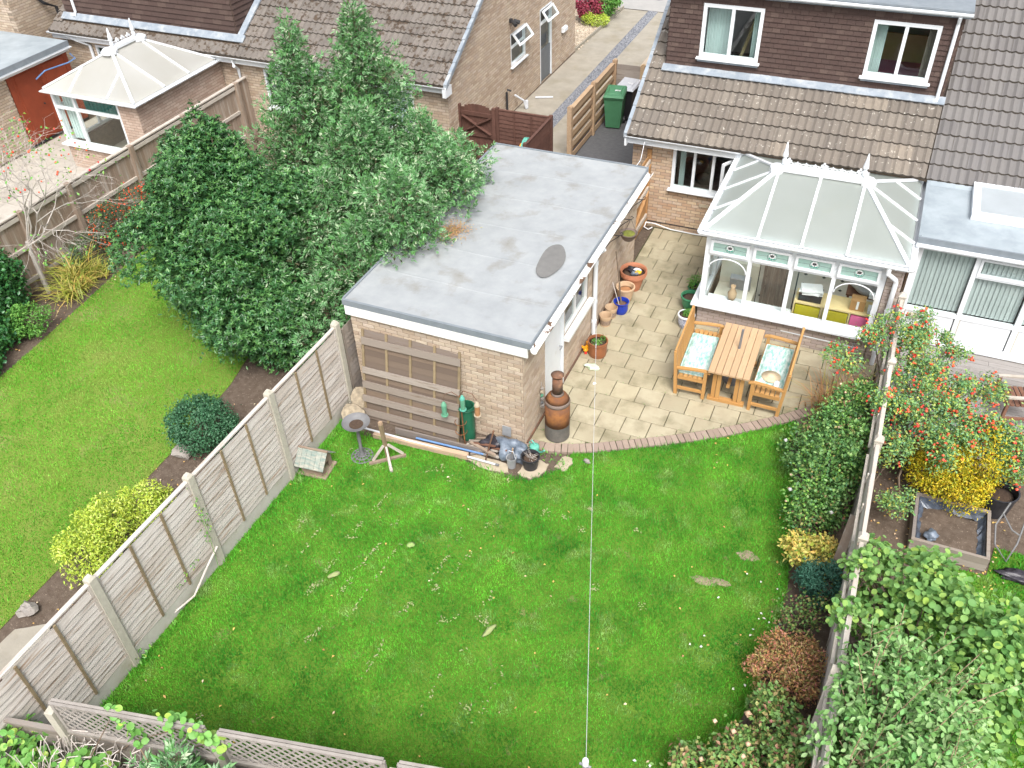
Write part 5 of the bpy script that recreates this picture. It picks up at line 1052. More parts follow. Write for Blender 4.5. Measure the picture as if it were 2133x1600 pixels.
roof_deck(LH, -23.1, -10.14, LE, LZ, 19.2, LZ+.52*LS); roof_deck(LH, -16.6, -10.14, 19.2, LZ+.52*LS, RYD, LZ+(RYD-LE)*LS); roof_deck(LH, -23.1, -22.75, 19.2, LZ+.52*LS, RYD, LZ+(RYD-LE)*LS); roof_deck(LH, -23.1, -10.14, RYD+.01, LZ+(RYD-LE)*LS, 28.4, LZ)
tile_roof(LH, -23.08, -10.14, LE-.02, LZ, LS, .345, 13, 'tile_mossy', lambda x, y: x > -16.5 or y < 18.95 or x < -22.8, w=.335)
MB().bx(-23.1, -10.12, 18.74, 18.77, 2.16, 2.36).obj('fascia', 'white_plastic', LH); MB().bx(-23.1, -10.12, 18.77, 18.93, 2.16, 2.18).obj('soffit', 'white_plastic', LH); gutter(LH, (-23.15, 18.66, 2.36), (-10.1, 18.66, 2.36))
m = MB()
for k in range(17):
    y0 = LE-.02+k*.294; z = lambda y: LZ+(y-LE)*LS
    m.hexa([(-10.15, y0, z(y0)-.07), (-10.06, y0, z(y0)-.07), (-10.06, y0+.3, z(y0+.3)-.07), (-10.15, y0+.3, z(y0+.3)-.07), (-10.15, y0, z(y0)+.06), (-10.06, y0, z(y0)+.06), (-10.06, y0+.3, z(y0+.3)+.035), (-10.15, y0+.3, z(y0+.3)+.035)], 0)
m.obj('dry_verge', 'lead', LH); MB().bx(-10.17, -10.07, 18.62, 18.95, 2.1, 2.34).obj('eaves_box_end', 'white_plastic', LH)
# tile-hung dormer of the left half
d0, d1, dy, dz0, dz1 = -22.74, -16.62, 19.2, 2.72, 4.55
m = MB(); m.bx(d0, d1, dy, dy+.12, dz0, dz1); m.bx(d1-.12, d1, dy+.12, 23.4, dz0, dz1); m.bx(d0, d0+.12, dy+.12, 23.4, dz0, dz1); m.obj('dormer', 'bark', LH)
tile_hang(LH, (d0, dy-.002, dz0), X_, -Y_, d1-d0, dz1-dz0, (), 'tile_brown', 0, .3, .14, th=.035); tile_hang(LH, (d1+.002, dy, dz0), Y_, X_, 4.2, dz1-dz0, (), 'tile_brown', 0, .3, .14, th=.035)
MB().bx(d0-.1, d1+.1, dy-.1, 23.5, dz1, dz1+.1).obj('dormer_roof', 'felt_edge', LH)
m = MB(); m.hexa([(d0-.05, 18.98, 2.655), (d1+.3, 18.98, 2.655), (d1+.3, 19.155, 2.75), (d0-.05, 19.155, 2.75), (d0-.05, 18.98, 2.672), (d1+.3, 18.98, 2.672), (d1+.3, 19.155, 2.80), (d0-.05, 19.155, 2.80)])
m.hexa([(d1+.045, 19.16, 2.72), (d1+.2, 19.16, 2.72), (d1+.2, 22, 2.72+2.84*LS), (d1+.045, 22, 2.72+2.84*LS), (d1+.045, 19.16, 2.80), (d1+.2, 19.16, 2.77), (d1+.2, 22, 2.77+2.84*LS), (d1+.045, 22, 2.80+2.84*LS)]); m.obj('lead_flashing', 'lead', LH)
m = MB(); m.tube([(-22.3, dy-.06, 4.6), (-22.3, dy-.06, 2.85), (-22.3, dy-.15, 2.74)], .04, 8); m.obj('downpipe', 'white_plastic', LH)
m = MB(); m.tube([(-22.6, 18.7, 2.3), (-22.2, 18.78, 2.15), (-21.9, 18.9, 2.0), (-21.9, 18.9, 0.05)], .045, 8); m.obj('downpipe', 'white_plastic', LH)
m = MB(); m.tube([(-16.55, 18.68, 2.3), (-16.55, 18.7, 2.1), (-16.6, 18.9, 1.95), (-16.6, 18.9, 1.35), (-17.0, 18.6, 1.0)], .045, 8); m.obj('downpipe', 'white_plastic', LH)
# gable window and door with their top lights propped open
def prop_sash(y0, y1, z0, z1, ang):
    m = MB(); c, s = math.cos(ang), math.sin(ang); p = lambda y, t, q: (-10.17+t*s+q*c, y, z1-t*c+q*s); h = z1-z0
    for (a, b, t0, t1) in ((y0, y0+.06, 0, h), (y1-.06, y1, 0, h), (y0+.06, y1-.06, 0, .06), (y0+.06, y1-.06, h-.06, h)):
        m.hexa([p(a, t0, 0), p(b, t0, 0), p(b, t0, .045), p(a, t0, .045), p(a, t1, 0), p(b, t1, 0), p(b, t1, .045), p(a, t1, .045)], .5)
    o = m.obj('open_top_light', 'white_plastic', LH); MB().add([p(y0+.06, .06, .02), p(y1-.06, .06, .02), p(y1-.06, h-.06, .02), p(y0+.06, h-.06, .02)], [(0, 1, 2, 3)]).obj('pane', 'glass', o)
f1 = window(LH, (-10.21, gw[0], gw[2]), Y_, X_, gw[1]-gw[0], gw[3]-gw[2], (1,), .07, .07, transom=.5, nopane=((0, 1),)); prop_sash(gw[0]+.05, gw[1]-.05, 1.86, 2.24, RAD(38))
m = MB(); m.bx(-10.28, -10.2, gd[0], gd[0]+.06, .02, 2.26, .5); m.bx(-10.28, -10.2, gd[1]-.06, gd[1], .02, 2.26, .5); m.bx(-10.28, -10.2, gd[0]+.06, gd[1]-.06, 2.2, 2.26, .5); m.bx(-10.28, -10.2, gd[0]+.06, gd[1]-.06, 1.78, 1.83, .5); m.obj('door_frame', 'white_plastic', LH)
dd = MB().bx(-10.27, -10.235, gd[0]+.06, gd[1]-.06, .04, 1.0).obj('door', 'door_grey', LH); MB().add([(-10.25, gd[0]+.06, 1.0), (-10.25, gd[1]-.06, 1.0), (-10.25, gd[1]-.06, 1.78), (-10.25, gd[0]+.06, 1.78)], [(0, 1, 2, 3)]).obj('door_pane', 'glass', dd)
prop_sash(gd[0]+.06, gd[1]-.06, 1.84, 2.2, RAD(35))
sl = thing('security_light', 'twin headed black security light high on the buff gable wall', 'light', (-10.18, 22.9, 2.6)); MB().bx(-10.19, -10.12, 22.85, 22.95, 2.6, 2.7).obj('base', 'dark_metal', sl)
for s in (-1, 1): MB().cyl((-10.1, 22.9+s*.05, 2.65), (-9.95, 22.9+s*.13, 2.58), .045, .06, 10).obj('lamp_head', 'dark_metal', sl)
bl = thing('bulkhead_light', 'white oblong bulkhead fitting beyond the door on the gable wall', 'light', (-10.18, 27.1, 1.0)); MB().bx(-10.19, -10.12, 26.95, 27.3, 1.02, 1.17).obj('body', 'white_plastic', bl); MB().bx(-10.12, -10.09, 26.98, 27.27, 1.04, 1.15).obj('diffuser', 'white_plastic', bl)
m = MB(); m.tube([(-10.12, 22.37, .02), (-10.12, 22.37, .82)], .035, 8); pp = m.obj('soil_pipe', 'dark_metal', LH); m = MB(); m.tube([(-10.12, 22.37, .8), (-10.1, 22.37, .9), (-10.0, 22.42, .86)], .03, 8); m.obj('pipe_elbow', 'dark_metal', pp)
m = MB(); m.tube([(-10.15, 23.0, .5), (-9.95, 23.2, .28), (-9.9, 23.25, .02)], .03, 8); m.tube([(-9.9, 23.3, .02), (-9.9, 23.3, .25)], .05, 8); m.obj('waste_pipe', 'white_pole', LH)
tag(MB().bar((-9.95, 24.1, .03), (-9.45, 24.3, .03), .07, .03).obj('pale_offcut', 'white_pole'), 'short white offcut lying on the drive by the gable', 'offcut')
# ================================================================ LEFT CONSERVATORY
LC = thing('conservatory', 'small conservatory with cream white hipped roof at upper left', 'conservatory', (-18.6, 17, 0))
f = 15.58
wall(LC, (-20.1, f, 0), X_, -Y_, 2.27, .68, (), 'brick_brown', .12, 60, near=(-16, 12, 2)); wall(LC, (-17.82, f, 0), X_, -Y_, .61, 2.12, (), 'brick_brown', .12, 40, near=(-16, 12, 2))
wall(LC, (-17.2, f+.008, 0), Y_, X_, 3.33, 2.12, (), 'brick_brown', .12, 180, near=(-14, 14, 3)); wall(LC, (-20.1, 18.93, 0), -Y_, -X_, 3.33, .68, (), 'brick_brown', .12, 0)
MB().bx(-20.2, -17.8, f-.1, f+.1, .684, .725).obj('sill', 'white_plastic', LC)
window(LC, (-20.1, f+.02, .727), X_, -Y_, 2.27, 1.395, (.72, 1.55), .07, .08, 'white_plastic', 'glass_clear', .98, False, 'front_frame', .075)
window(LC, (-20.08, 18.9, .727), -Y_, -X_, 3.2, 1.395, (1, 1, 1), .07, .08, 'white_plastic', 'glass_clear', .98, False, 'side_frame', .075)
MB().bx(-20.16, -17.14, f-.08, f+.07, 2.122, 2.2).obj('eaves_beam', 'white_plastic', LC); MB().bx(-17.27, -17.14, f+.072, 18.9, 2.122, 2.2).obj('eaves_beam', 'white_plastic', LC); MB().bx(-20.16, -20.03, f+.072, 18.9, 2.122, 2.2).obj('eaves_beam', 'white_plastic', LC)
a0, a1, b0, b1, ez = -20.15, -17.15, 15.5, 18.72, 2.22
P0, P1 = Vector((-18.62, 16.65, 2.98)), Vector((-18.62, 17.62, 2.98)); FLc, FRc, BLc, BRc = Vector((a0, b0, ez)), Vector((a1, b0, ez)), Vector((a0, b1, ez)), Vector((a1, b1, ez))
bars = [(FLc, P0, .07), (FRc, P0, .07), (BLc, P1, .07), (BRc, P1, .07)]; panels = []
for xx, A, B in ((a0, FLc, BLc), (a1, FRc, BRc)):
    q = [Vector((xx, 16.65, ez)), Vector((xx, 17.62, ez))]; bars += [(q[0], P0, .05), (q[1], P1, .05)]; panels += [[A, q[0], P0], [q[0], q[1], P1, P0], [q[1], B, P1]]
for yy, A, B, P in ((b0, FLc, FRc, P0), (b1, BLc, BRc, P1)):
    xs = [-19.25, -18.0]; q = [Vector((x, yy, ez)) for x in xs]; h = [A+(P-A)*((xs[0]-A.x)/(P.x-A.x)), B+(P-B)*((xs[1]-B.x)/(P.x-B.x))]
    bars += [(q[0], h[0], .05), (q[1], h[1], .05)]; panels += [[A, q[0], h[0]], [q[0], q[1], h[1], P, h[0]], [q[1], B, h[1]]]
for p in panels: MB().sheet(p).obj('roof_panel', 'polycarb_cream', LC)
for a, b, w_ in bars: MB().bar(a+Z_*.018, b+Z_*.018, w_, .035).obj('glazing_bar', 'white_plastic', LC)
r_ = MB(); r_.bx(-18.72, -18.52, 16.55, 17.72, 2.98, 3.05); ro = r_.obj('ridge', 'white_plastic', LC)
for y in (16.6, 17.66): MB().lathe([(.22, 2.93), (.22, 3.0), (.15, 3.05), (0, 3.07)], (-18.62, y, 0), 6).obj('ridge_boss', 'white_plastic', ro)
for y in (16.75, 17.55): MB().lathe([(.05, 3.05), (.05, 3.17), (.03, 3.19), (.065, 3.22), (.05, 3.28), (.015, 3.5), (0, 3.52)], (-18.62, y, 0), 8).obj('finial', 'white_plastic', ro, smooth=True)
m = MB(); m.bx(-18.63, -18.61, 16.8, 17.5, 3.05, 3.09)
for y in (16.95, 17.15, 17.35):
    for dy_, dz in ((0, .1), (-.04, .06), (.04, .06)): m.cyl((-18.632, y+dy_, 3.08+dz), (-18.608, y+dy_, 3.08+dz), .03, n=8)
m.obj('cresting', 'white_plastic', ro)
gutter(LC, (-20.2, 15.44, 2.19), (-17.08, 15.44, 2.19)); gutter(LC, (-17.08, 15.44, 2.19), (-17.08, 18.75, 2.19), out=(1, 0, 0))
MB().bx(-19.98, -17.33, 15.71, 18.9, .03, .05).obj('floor', 'floor_cream', LC); MB().bx(-20.0, -17.33, 18.86, 18.92, .05, 2.2).obj('back_wall', 'room_wall', LC)
m = MB()
for k in range(22): m.box((-19.15+k*.06, 15.78+.012*(k % 2), 1.86), (.056, .02, .5))
m.obj('roller_blind', 'curtain_teal', LC, label='dark teal blind pulled half way down')
m = MB()
for k in range(7): m.box((-19.95+k*.05, 15.82+.015*(k % 2), 1.4), (.048, .02, 1.25))
m.obj('curtain', 'curtain_pale', LC)
m = MB(); m.bx(-17.345, -17.335, 15.72, 18.85, .05, 2.1); m.bx(-19.97, -17.35, 15.705, 15.712, .05, .7); m.bx(-17.8, -17.35, 15.705, 15.712, .7, 2.1); m.obj('plaster_lining', 'paper', LC)
ac = thing('armchair', 'cream padded armchair inside the upper left conservatory window', 'armchair', (-18.15, 16.5, .055)); MB().blob((-18.15, 16.4, .45), (.42, .4, .2), .05, 3, 2).obj('seat', 'cream_fabric', ac, smooth=True); MB().blob((-18.0, 16.75, .85), (.36, .16, .42), .06, 3, 4).obj('backrest', 'cream_fabric', ac, smooth=True); MB().bx(-18.5, -17.75, 16.1, 16.85, .055, .32).obj('base', 'dark_wood', ac)
for sx in (-18.57, -17.73): MB().bx(sx-.06, sx+.06, 16.1, 16.8, .3, .62).obj('armrest', 'cream_fabric', ac)
# ================================================================ OUTBUILDING, FAR LEFT HOUSE
OB = thing('outbuilding', 'flat roofed outbuilding with rust red doors at the left edge', 'outbuilding', (-23.5, 15, 0))
wall(OB, (-22.2, 9.5, 0), Y_, X_, 6.55, 2.05, (), 'brick_buff', .1, 120, near=(-18, 12, 2))
for k in range(14): MB().bx(-22.24, -22.19+.008*(k % 2), 16.07+k*.155, 16.07+k*.155+.15, .06, 2.05).obj('cladding_board', 'red_cladding', OB)
for y in (16.3, 17.3): 
    dr = MB().bx(-22.19, -22.165, y, y+.75, .1, 1.95).obj('door', 'red_cladding', OB); MB().cyl((-22.165, y+.62, 1.0), (-22.12, y+.62, 1.0), .02, n=8).obj('door_handle', 'dark_metal', dr)
MB().bx(-22.26, -22.17, 16.06, 18.22, 0, .06).obj('threshold', 'dark_metal', OB)
MB().bx(-26, -22.05, 9.4, 18.3, 2.2, 2.32).obj('flat_roof', 'grp_roof', OB); MB().bx(-22.05, -22.02, 9.4, 18.3, 2.18, 2.33).obj('drip_edge', 'felt_edge', OB); MB().bx(-22.15, -22.06, 9.45, 18.25, 2.05, 2.19).obj('fascia', 'white_paint', OB); gutter(OB, (-22.0, 9.4, 2.17), (-22.0, 18.3, 2.17), out=(1, 0, 0)); MB().bx(-26, -22.3, 9.5, 18.2, 0, 2.19).obj('core', 'room_dark', OB)
FH = thing('far_house', 'tall buff brick house wall with black downpipe at the top left corner', 'house', (-26, 22, 0))
wall(FH, (-24.0, 18.4, 0), Y_, X_, 9, 5.5, (), 'brick_buff', .2, 100, near=(-22, 18, 4)); wall(FH, (-28, 18.4, 0), X_, -Y_, 3.99, 5.5, (), 'brick_buff', .2, 0)
m = MB(); m.tube([(-23.92, 19.3, 5.4), (-23.92, 19.3, 3.1), (-23.85, 19.45, 2.85), (-23.8, 19.8, 2.65), (-23.8, 19.85, .1)], .05, 8); m.obj('downpipe', 'dark_metal', FH)
m = MB(); m.tube([(-22.0, 18.2, 2.0), (-21.9, 18.25, 1.85), (-21.95, 18.0, 1.8), (-22.0, 17.2, 1.85), (-22.1, 16.9, 1.7)], .02, 6); tag(m.obj('blue_hose', 'blue_pole'), 'blue hose looped along the rust red outbuilding', 'hose')
# ================================================================ FENCES AND GATES
def slat_mesh(L, h=.135, th=.012, seg=9, axis='y', seed=0, tilt=.020):
    """wavy-edged board along +axis, leaning out at its lower edge (outwards = +n)"""
    r = random.Random(seed); m = MB(); pts = []
    for k in range(seg+1):
        t = L*k/seg; w = r.uniform(-.013, .013); b = r.uniform(-.005, .005); pts.append((t, w, b))
    vs = []
    for t, w, b in pts: vs += [(t, tilt+b, w), (t, tilt+b+th, w), (t, b+th*.9, h), (t, b, h)]
    if axis == 'y': vs = [(n, t, z) for t, n, z in vs]
    else: vs = [(t, -n, z) for t, n, z in vs]
    fs = []
    for k in range(seg):
        a, b = 4*k, 4*k+4
        for i in range(4): q = (a+i, a+(i+1) % 4, b+(i+1) % 4, b+i); fs.append(q if axis != 'y' else q[::-1])
    fs += [(0, 1, 2, 3), (4*seg+3, 4*seg+2, 4*seg+1, 4*seg)]
    return vs, fs
def lap_panel(parent, p, L, z0, z1, axis='y', mat='fence_grey', bat='batten', nb=2, name='panel', gap=.104, cap=True, sgn=1, rz=0):
    """framed overlapping-board panel with battens; boards are sub-parts. Faces +x (axis y) or -y (axis x)"""
    P = Vector(p); fr = MB(); d = Vector((0, 1, 0)) if axis == 'y' else Vector((1, 0, 0)); n = Vector((sgn, 0, 0)) if axis == 'y' else Vector((0, -1, 0))
    if cap: fr.bar(P+Z_*(z1+.012), P+d*L+Z_*(z1+.012), .065, .024)
    for s in (0.02, L-.02): fr.bar(P+d*s+n*.022+Z_*z0, P+d*s+n*.022+Z_*z1, .04, .02, n)
    pan = fr.obj(name, mat, parent, origin=P+Z_*z0)
    k = int((z1-z0)/gap); srcs = []
    for i in range(4):
        vs, fs = slat_mesh(L, seed=i+int(abs(P.x*7+P.y*13)), axis=axis)
        if axis == 'y' and sgn < 0: vs = [(-a, b, c) for a, b, c in vs]; fs = [f_[::-1] for f_ in fs]
        me = bpy.data.meshes.new('slat'); me.from_pydata(vs, [], fs); me.materials.append(MATS[mat]); me.update(); srcs.append(me)
    for i in range(k): inst(srcs[i % 4], 'slat', pan, P+Z_*(z0+.004+i*gap+random.uniform(-.004, .004)))
    for i in range(nb):
        s = L*(i+1)/(nb+1); b = MB(); b.bar(P+d*s+n*.038+Z_*(z0+.0), P+d*s+n*.038+Z_*(z1-.02), .035, .022, n); b.obj('batten', bat, pan)
    return pan
F = thing('boundary_fence', 'long silvery lap fence with concrete posts and gravel boards left of the lawn', 'fence', (-7.8, 6, 0))
FP = [2.12, 4.04, 5.93, 7.85, 9.78]
for k, y in enumerate(FP):
    m = MB(); m.bx(-7.85, -7.73, y-.055, y+.055, 0, 1.9); m.hexa([(-7.85, y-.055, 1.9), (-7.73, y-.055, 1.9), (-7.73, y+.055, 1.9), (-7.85, y+.055, 1.9), (-7.82, y-.03, 1.95), (-7.76, y-.03, 1.95), (-7.76, y+.03, 1.95), (-7.82, y+.03, 1.95)]); m.obj('concrete_post', 'fence_concrete', F)
    if k < len(FP)-1:
        MB().bx(-7.815, -7.765, y+.056, FP[k+1]-.056, 0, .29).obj('gravel_board', 'gravel_board', F)
        lap_panel(F, (-7.79, y+.058, 0), FP[k+1]-y-.116, .275, 1.83)
for y0, y1 in ((0.2, 2.06),): MB().bx(-7.815, -7.765, y0, y1, 0, .29).obj('gravel_board', 'gravel_board', F); lap_panel(F, (-7.79, y0, 0), y1-y0, .275, 1.83)
lap_panel(F, (-7.74, 9.84, 0), .55, .05, 1.75, mat='weathered_plank', nb=0, cap=False)
# lattice fence along the back
A0 = Vector((-6.98, 2.56, 0)); dl = Vector((3.89, .85, 0)).normalized(); nl = Vector((dl.y, -dl.x, 0))
LF = thing('lattice_fence', 'grey diagonal lattice topped fence at the bottom left edge', 'fence', A0)
for k in range(4):
    p = A0+dl*(2.0*k); m = MB(); 
    if k < 4: m.bar(p-dl*.04, p-dl*.04+Z_*1.72, .1, .1, dl); m.obj('concrete_post', 'fence_concrete', LF)
    if k == 3: break
    a, b = p+dl*.05, p+dl*1.88; z0, z1 = 1.34, 1.93
    fr = MB()
    for off in (-.02, .02): fr.bar(a+nl*off+Z_*z1, b+nl*off+Z_*z1, .032, .035); fr.bar(a+nl*off+Z_*z0, b+nl*off+Z_*z0, .032, .035)
    for q in (a, b): fr.bar(q+Z_*z0, q+Z_*z1, .035, .04, dl)
    pan = fr.obj('lattice_panel', 'lattice_grey', LF); L_ = 1.83; H_ = z1-z0-.03
    for lay, sg in ((-.005, 1), (.005, -1)):
        s = -H_
        while s < L_:
            x0, x1 = s, s+H_; t0, t1 = max(0, -x0)/H_, min(1, (L_-x0)/H_)
            if t1-t0 > .08:
                za, zb = (t0, t1) if sg > 0 else (1-t0, 1-t1)
                MB().bar(a+dl*(s+H_*t0)+nl*lay+Z_*(z0+.015+H_*za), a+dl*(s+H_*t1)+nl*lay+Z_*(z0+.015+H_*zb), .009, .024, Vector((0, 0, 1))).obj('lattice_slat', 'lattice_grey', pan)
            s += .12
    bp = MB(); bp.bar(a+Z_*1.30, b+Z_*1.30, .07, .03); bp.bar(a+Z_*.12, b+Z_*.12, .05, .22); bpo = bp.obj('board_panel', 'weathered_plank', LF)
    for i in range(9): MB().bar(a+Z_*(.3+i*.112)-nl*.01, b+Z_*(.3+i*.112)-nl*.01, .014, .118, Z_).obj('slat', 'weathered_plank', bpo)
low = MB(); pL = A0-dl*.1; 
lf2 = thing('low_board_fence', 'dark low board fence running off the bottom left corner', 'fence', pL-dl*1.0)
for i in range(11): MB().bar(pL-dl*2.6+Z_*(.08+i*.112), pL-dl*.0+Z_*(.08+i*.112), .016, .118).obj('slat', 'weathered_plank', lf2)
MB().bar(pL-dl*2.6+Z_*1.27, pL+Z_*1.27, .06, .03).obj('cap_rail', 'weathered_plank', lf2)
# right-hand boundary fence
RF = thing('right_fence', 'pale weathered fence seen from above between the two gardens on the right', 'fence', (1.0, 9, 0))
RP = [3.4, 4.6, 6.45, 8.4, 10.33, 12.26, 14.19]
for k, y in enumerate(RP):
    m = MB(); m.bx(.955, 1.065, y-.05, y+.05, 0, 1.78); m.obj('post', 'fence_concrete', RF); m = MB(); m.bx(.945, 1.075, y-.06, y+.06, 1.78, 1.80); m.hexa([(.945, y-.06, 1.80), (1.075, y-.06, 1.80), (1.075, y+.06, 1.80), (.945, y+.06, 1.80), (.98, y-.03, 1.85), (1.04, y-.03, 1.85), (1.04, y+.03, 1.85), (.98, y+.03, 1.85)]); m.obj('post_cap', 'rail_grey', RF)
    if k < len(RP)-1:
        y1 = RP[k+1]; MB().bx(.985, 1.025, y+.055, y1-.055, 0, .25).obj('gravel_board', 'gravel_board', RF)
        pan = lap_panel(RF, (.99, y+.06, 0), y1-y-.12, .255, 1.72, sgn=-1, mat='fence_grey', bat='rail_grey', cap=False)
        MB().bx(.985, 1.035, y+.06, y1-.06, 1.72, 1.75).obj('top_rail', 'rail_grey', RF); MB().bx(.90, .935, y+.1, y1-.1, 1.50, 1.55).obj('side_rail', 'rail_grey', RF)
tag(MB().bar((.80, 5.3, .05), (.95, 6.35, 1.82), .03, .09, (1, 0, 0)).obj('leaning_plank', 'rail_grey'), 'loose grey plank leaning on the right fence above the pink roses', 'plank')
tag(MB().bar((.78, 8.5, .02), (.92, 9.3, 1.2), .03, .12, (1, 0, 0)).obj('leaning_plank', 'board_brown_grey'), 'short brown plank leaning on the right fence behind the rose bush', 'plank')
# vertical-board fence beyond the neighbour's lawn
VF = thing('board_fence', 'brown grey vertical board fence with rails beyond the left lawn', 'fence', (-16.4, 14, 0))
y = 9.0; k = 0
while y < 18.85: MB().bx(-16.415, -16.398+.006*(k % 2), y, y+.108, .12, 1.74+random.uniform(-.008, .008)).obj('board', 'board_brown_grey', VF); y += .103; k += 1
for z in (.25, .95, 1.62): 
    for y0, y1 in ((9.0, 10.85), (10.97, 12.2), (12.32, 14.2), (14.32, 16.1), (16.22, 18.3)): MB().bx(-16.39, -16.345, y0, y1, z, z+.085).obj('rail', 'rail_grey', VF)
for y in (10.91, 12.26, 14.26, 16.16, 18.36): MB().bx(-16.40, -16.28, y-.055, y+.055, 0, 1.8).obj('post', 'board_brown_grey', VF)
MB().bx(-16.44, -16.34, 9.0, 18.85, 1.755, 1.785).obj('cap_rail', 'rail_grey', VF); MB().bx(-16.42, -16.39, 9.0, 18.85, 0, .115).obj('gravel_board', 'board_brown_grey', VF)
# brown gate and panels by the neighbour's drive
BG = thing('arched_gate', 'dark brown arch topped gate with crossed braces beside the gable', 'gate', (-9.7, 19.5, 0))
for k in range(9):
    x0 = -10.14+k*.1; xc = (x0+.05+9.69)/.45; MB().bx(x0, x0+.096, 19.52, 19.54, .05, 1.45+.2*math.sqrt(max(0, 1-xc*xc))).obj('board', 'brown_stain', BG)
for z in (.2, .8, 1.35): MB().bx(-10.14, -9.25, 19.48, 19.518, z, z+.1).obj('ledge', 'brown_stain', BG)
MB().bar((-10.1, 19.475, .9), (-9.3, 19.475, 1.35), .03, .09, (0, 1, 0)).obj('brace', 'brown_stain', BG); MB().bar((-10.1, 19.465, 1.35), (-9.3, 19.465, .9), .02, .09, (0, 1, 0)).obj('brace', 'brown_stain', BG); MB().bar((-10.1, 19.475, .75), (-9.3, 19.475, .3), .03, .09, (0, 1, 0)).obj('brace', 'brown_stain', BG)
for x in (-10.19, -9.2): MB().bx(x-.05, x+.04, 19.46, 19.55, 0, 1.62).obj('post', 'brown_stain', BG)
BF = thing('brown_fence', 'dark brown stained lap panels forming a corner behind the garage', 'fence', (-8.4, 19.5, 0))
lap_panel(BF, (-9.12, 19.54, 0), 1.42, .1, 1.58, 'x', 'brown_stain', 'brown_stain', 2); lap_panel(BF, (-7.66, 17.9, 0), 1.6, .1, 1.58, 'y', 'brown_stain', 'brown_stain', 0, sgn=1)
for x, y in ((-9.12, 19.54), (-7.66, 19.54), (-7.66, 17.88)): MB().bx(x-.045, x+.045, y-.045, y+.045, 0, 1.64).obj('post', 'brown_stain', BF)
hr = thing('hose_reel', 'green hose on a reel inside the dark brown fence corner', 'hose reel', (-7.95, 18.5, .9))
m = MB()
for q in range(5): m.tube([(-7.85+.02*q-.05, 18.4+.24*math.cos(t), 1.25+.24*math.sin(t)) for t in [2*math.pi*i/16 for i in range(17)]], .016, 6)
m.obj('hose', 'mint', hr); MB().cyl((-8.0, 18.4, 1.25), (-7.7, 18.4, 1.25), .1, n=10).obj('drum', 'orange_plastic', hr); MB().bar((-7.9, 18.4, .0), (-7.9, 18.4, 1.2), .05, .05, (0, 1, 0)).obj('stand', 'dark_metal', hr)
# pale hit-and-miss fence round the bins
BS = thing('bin_store_fence', 'pale timber hit and miss fence screening the wheelie bins', 'fence', (-7.45, 22.3, 0))
for x, y, h in ((-7.5, 20.5, 1.5), (-7.47, 22.25, 1.5), (-7.44, 24.0, 1.5), (-6.6, 23.97, 1.45)):
    m = MB(); m.bx(x-.06, x+.06, y-.06, y+.06, 0, h); m.hexa([(x-.06, y-.06, h), (x+.06, y-.06, h), (x+.06, y+.06, h), (x-.06, y+.06, h), (x-.01, y-.06, h+.03), (x+.01, y-.06, h+.03), (x+.01, y+.06, h+.03), (x-.01, y+.06, h+.03)]); m.obj('post', 'pale_wood', BS)
for (y0, y1, x) in ((20.57, 22.18, -7.49), (22.32, 23.93, -7.46)):
    for i in range(9):
        for sd2 in (-1, 1):
            if (i % 2 == 0) == (sd2 > 0): 
                MB().bx(x+sd2*.03-.009, x+sd2*.03+.009, y0, y1, .06+i*.15, .06+i*.15+.148).obj('slat', 'pale_wood', BS)
for i in range(9): MB().bx(-7.37, -6.67, 23.97, 23.99, .06+i*.15, .06+i*.15+.147).obj('slat', 'weathered_plank', BS)
MB().bx(-7.53, -7.41, 22.35, 23.9, 1.42, 1.445).obj('cap_rail', 'pale_wood', BS); MB().bx(-7.56, -7.44, 20.57, 22.18, 1.42, 1.445).obj('cap_rail', 'pale_wood', BS)
def wheelie(lab, body, lid, loc, rz):
    t = thing('wheelie_bin', lab, 'bin', (0, 0, 0), 'wheelie bins behind the pale fence'); m = MB()
    lo, hi = .04, .95
    m.hexa([(-.20, -.22, lo), (.20, -.22, lo), (.20, .24, lo), (-.20, .24, lo), (-.27, -.31, hi), (.27, -.31, hi), (.27, .33, hi), (-.27, .33, hi)]); m.bx(-.285, .285, -.33, .35, hi-.05, hi); m.obj('body', body, t)
    l_ = MB(); l_.hexa([(-.29, -.36, .955), (.29, -.36, .955), (.29, .36, .985), (-.29, .36, .985), (-.25, -.30, 1.0), (.25, -.30, 1.0), (.25, .32, 1.06), (-.25, .32, 1.06)]); l_.hexa([(-.2, -.24, 1.0), (.2, -.24, 1.0), (.2, .25, 1.05), (-.2, .25, 1.05), (-.17, -.2, 1.03), (.17, -.2, 1.03), (.17, .2, 1.07), (-.17, .2, 1.07)]); l_.obj('lid', lid, t)
    h = MB(); h.cyl((-.27, .40, .98), (.27, .40, .98), .018, n=8); [h.bar((x, .33, .95), (x, .41, .98), .03, .03) for x in (-.26, .26)]; h.obj('handle', body, t)
    for x in (-.25, .25): MB().cyl((x-.025, .26, .1), (x+.025, .26, .1), .1, n=14).obj('wheel', 'black_plastic', t)
    d = MB(); 
    for k, x in enumerate((.02, .07, .13)): d.tube([(x+.022*math.cos(q), -.05+.03*math.sin(q), 1.058) for q in [2*math.pi*i/10 for i in range(11)]], .007, 4)
    d.obj('number_mark', 'paper', t)
    place(t, loc, rz)
wheelie('green wheelie bin with white numbers on its lid', 'bin_green', 'bin_green', (-7.08, 23.0, .005), RAD(8)); wheelie('black wheelie bin with grey lid behind the green one', 'bin_black', 'bin_lid_grey', (-6.9, 23.62, .005), RAD(-6))
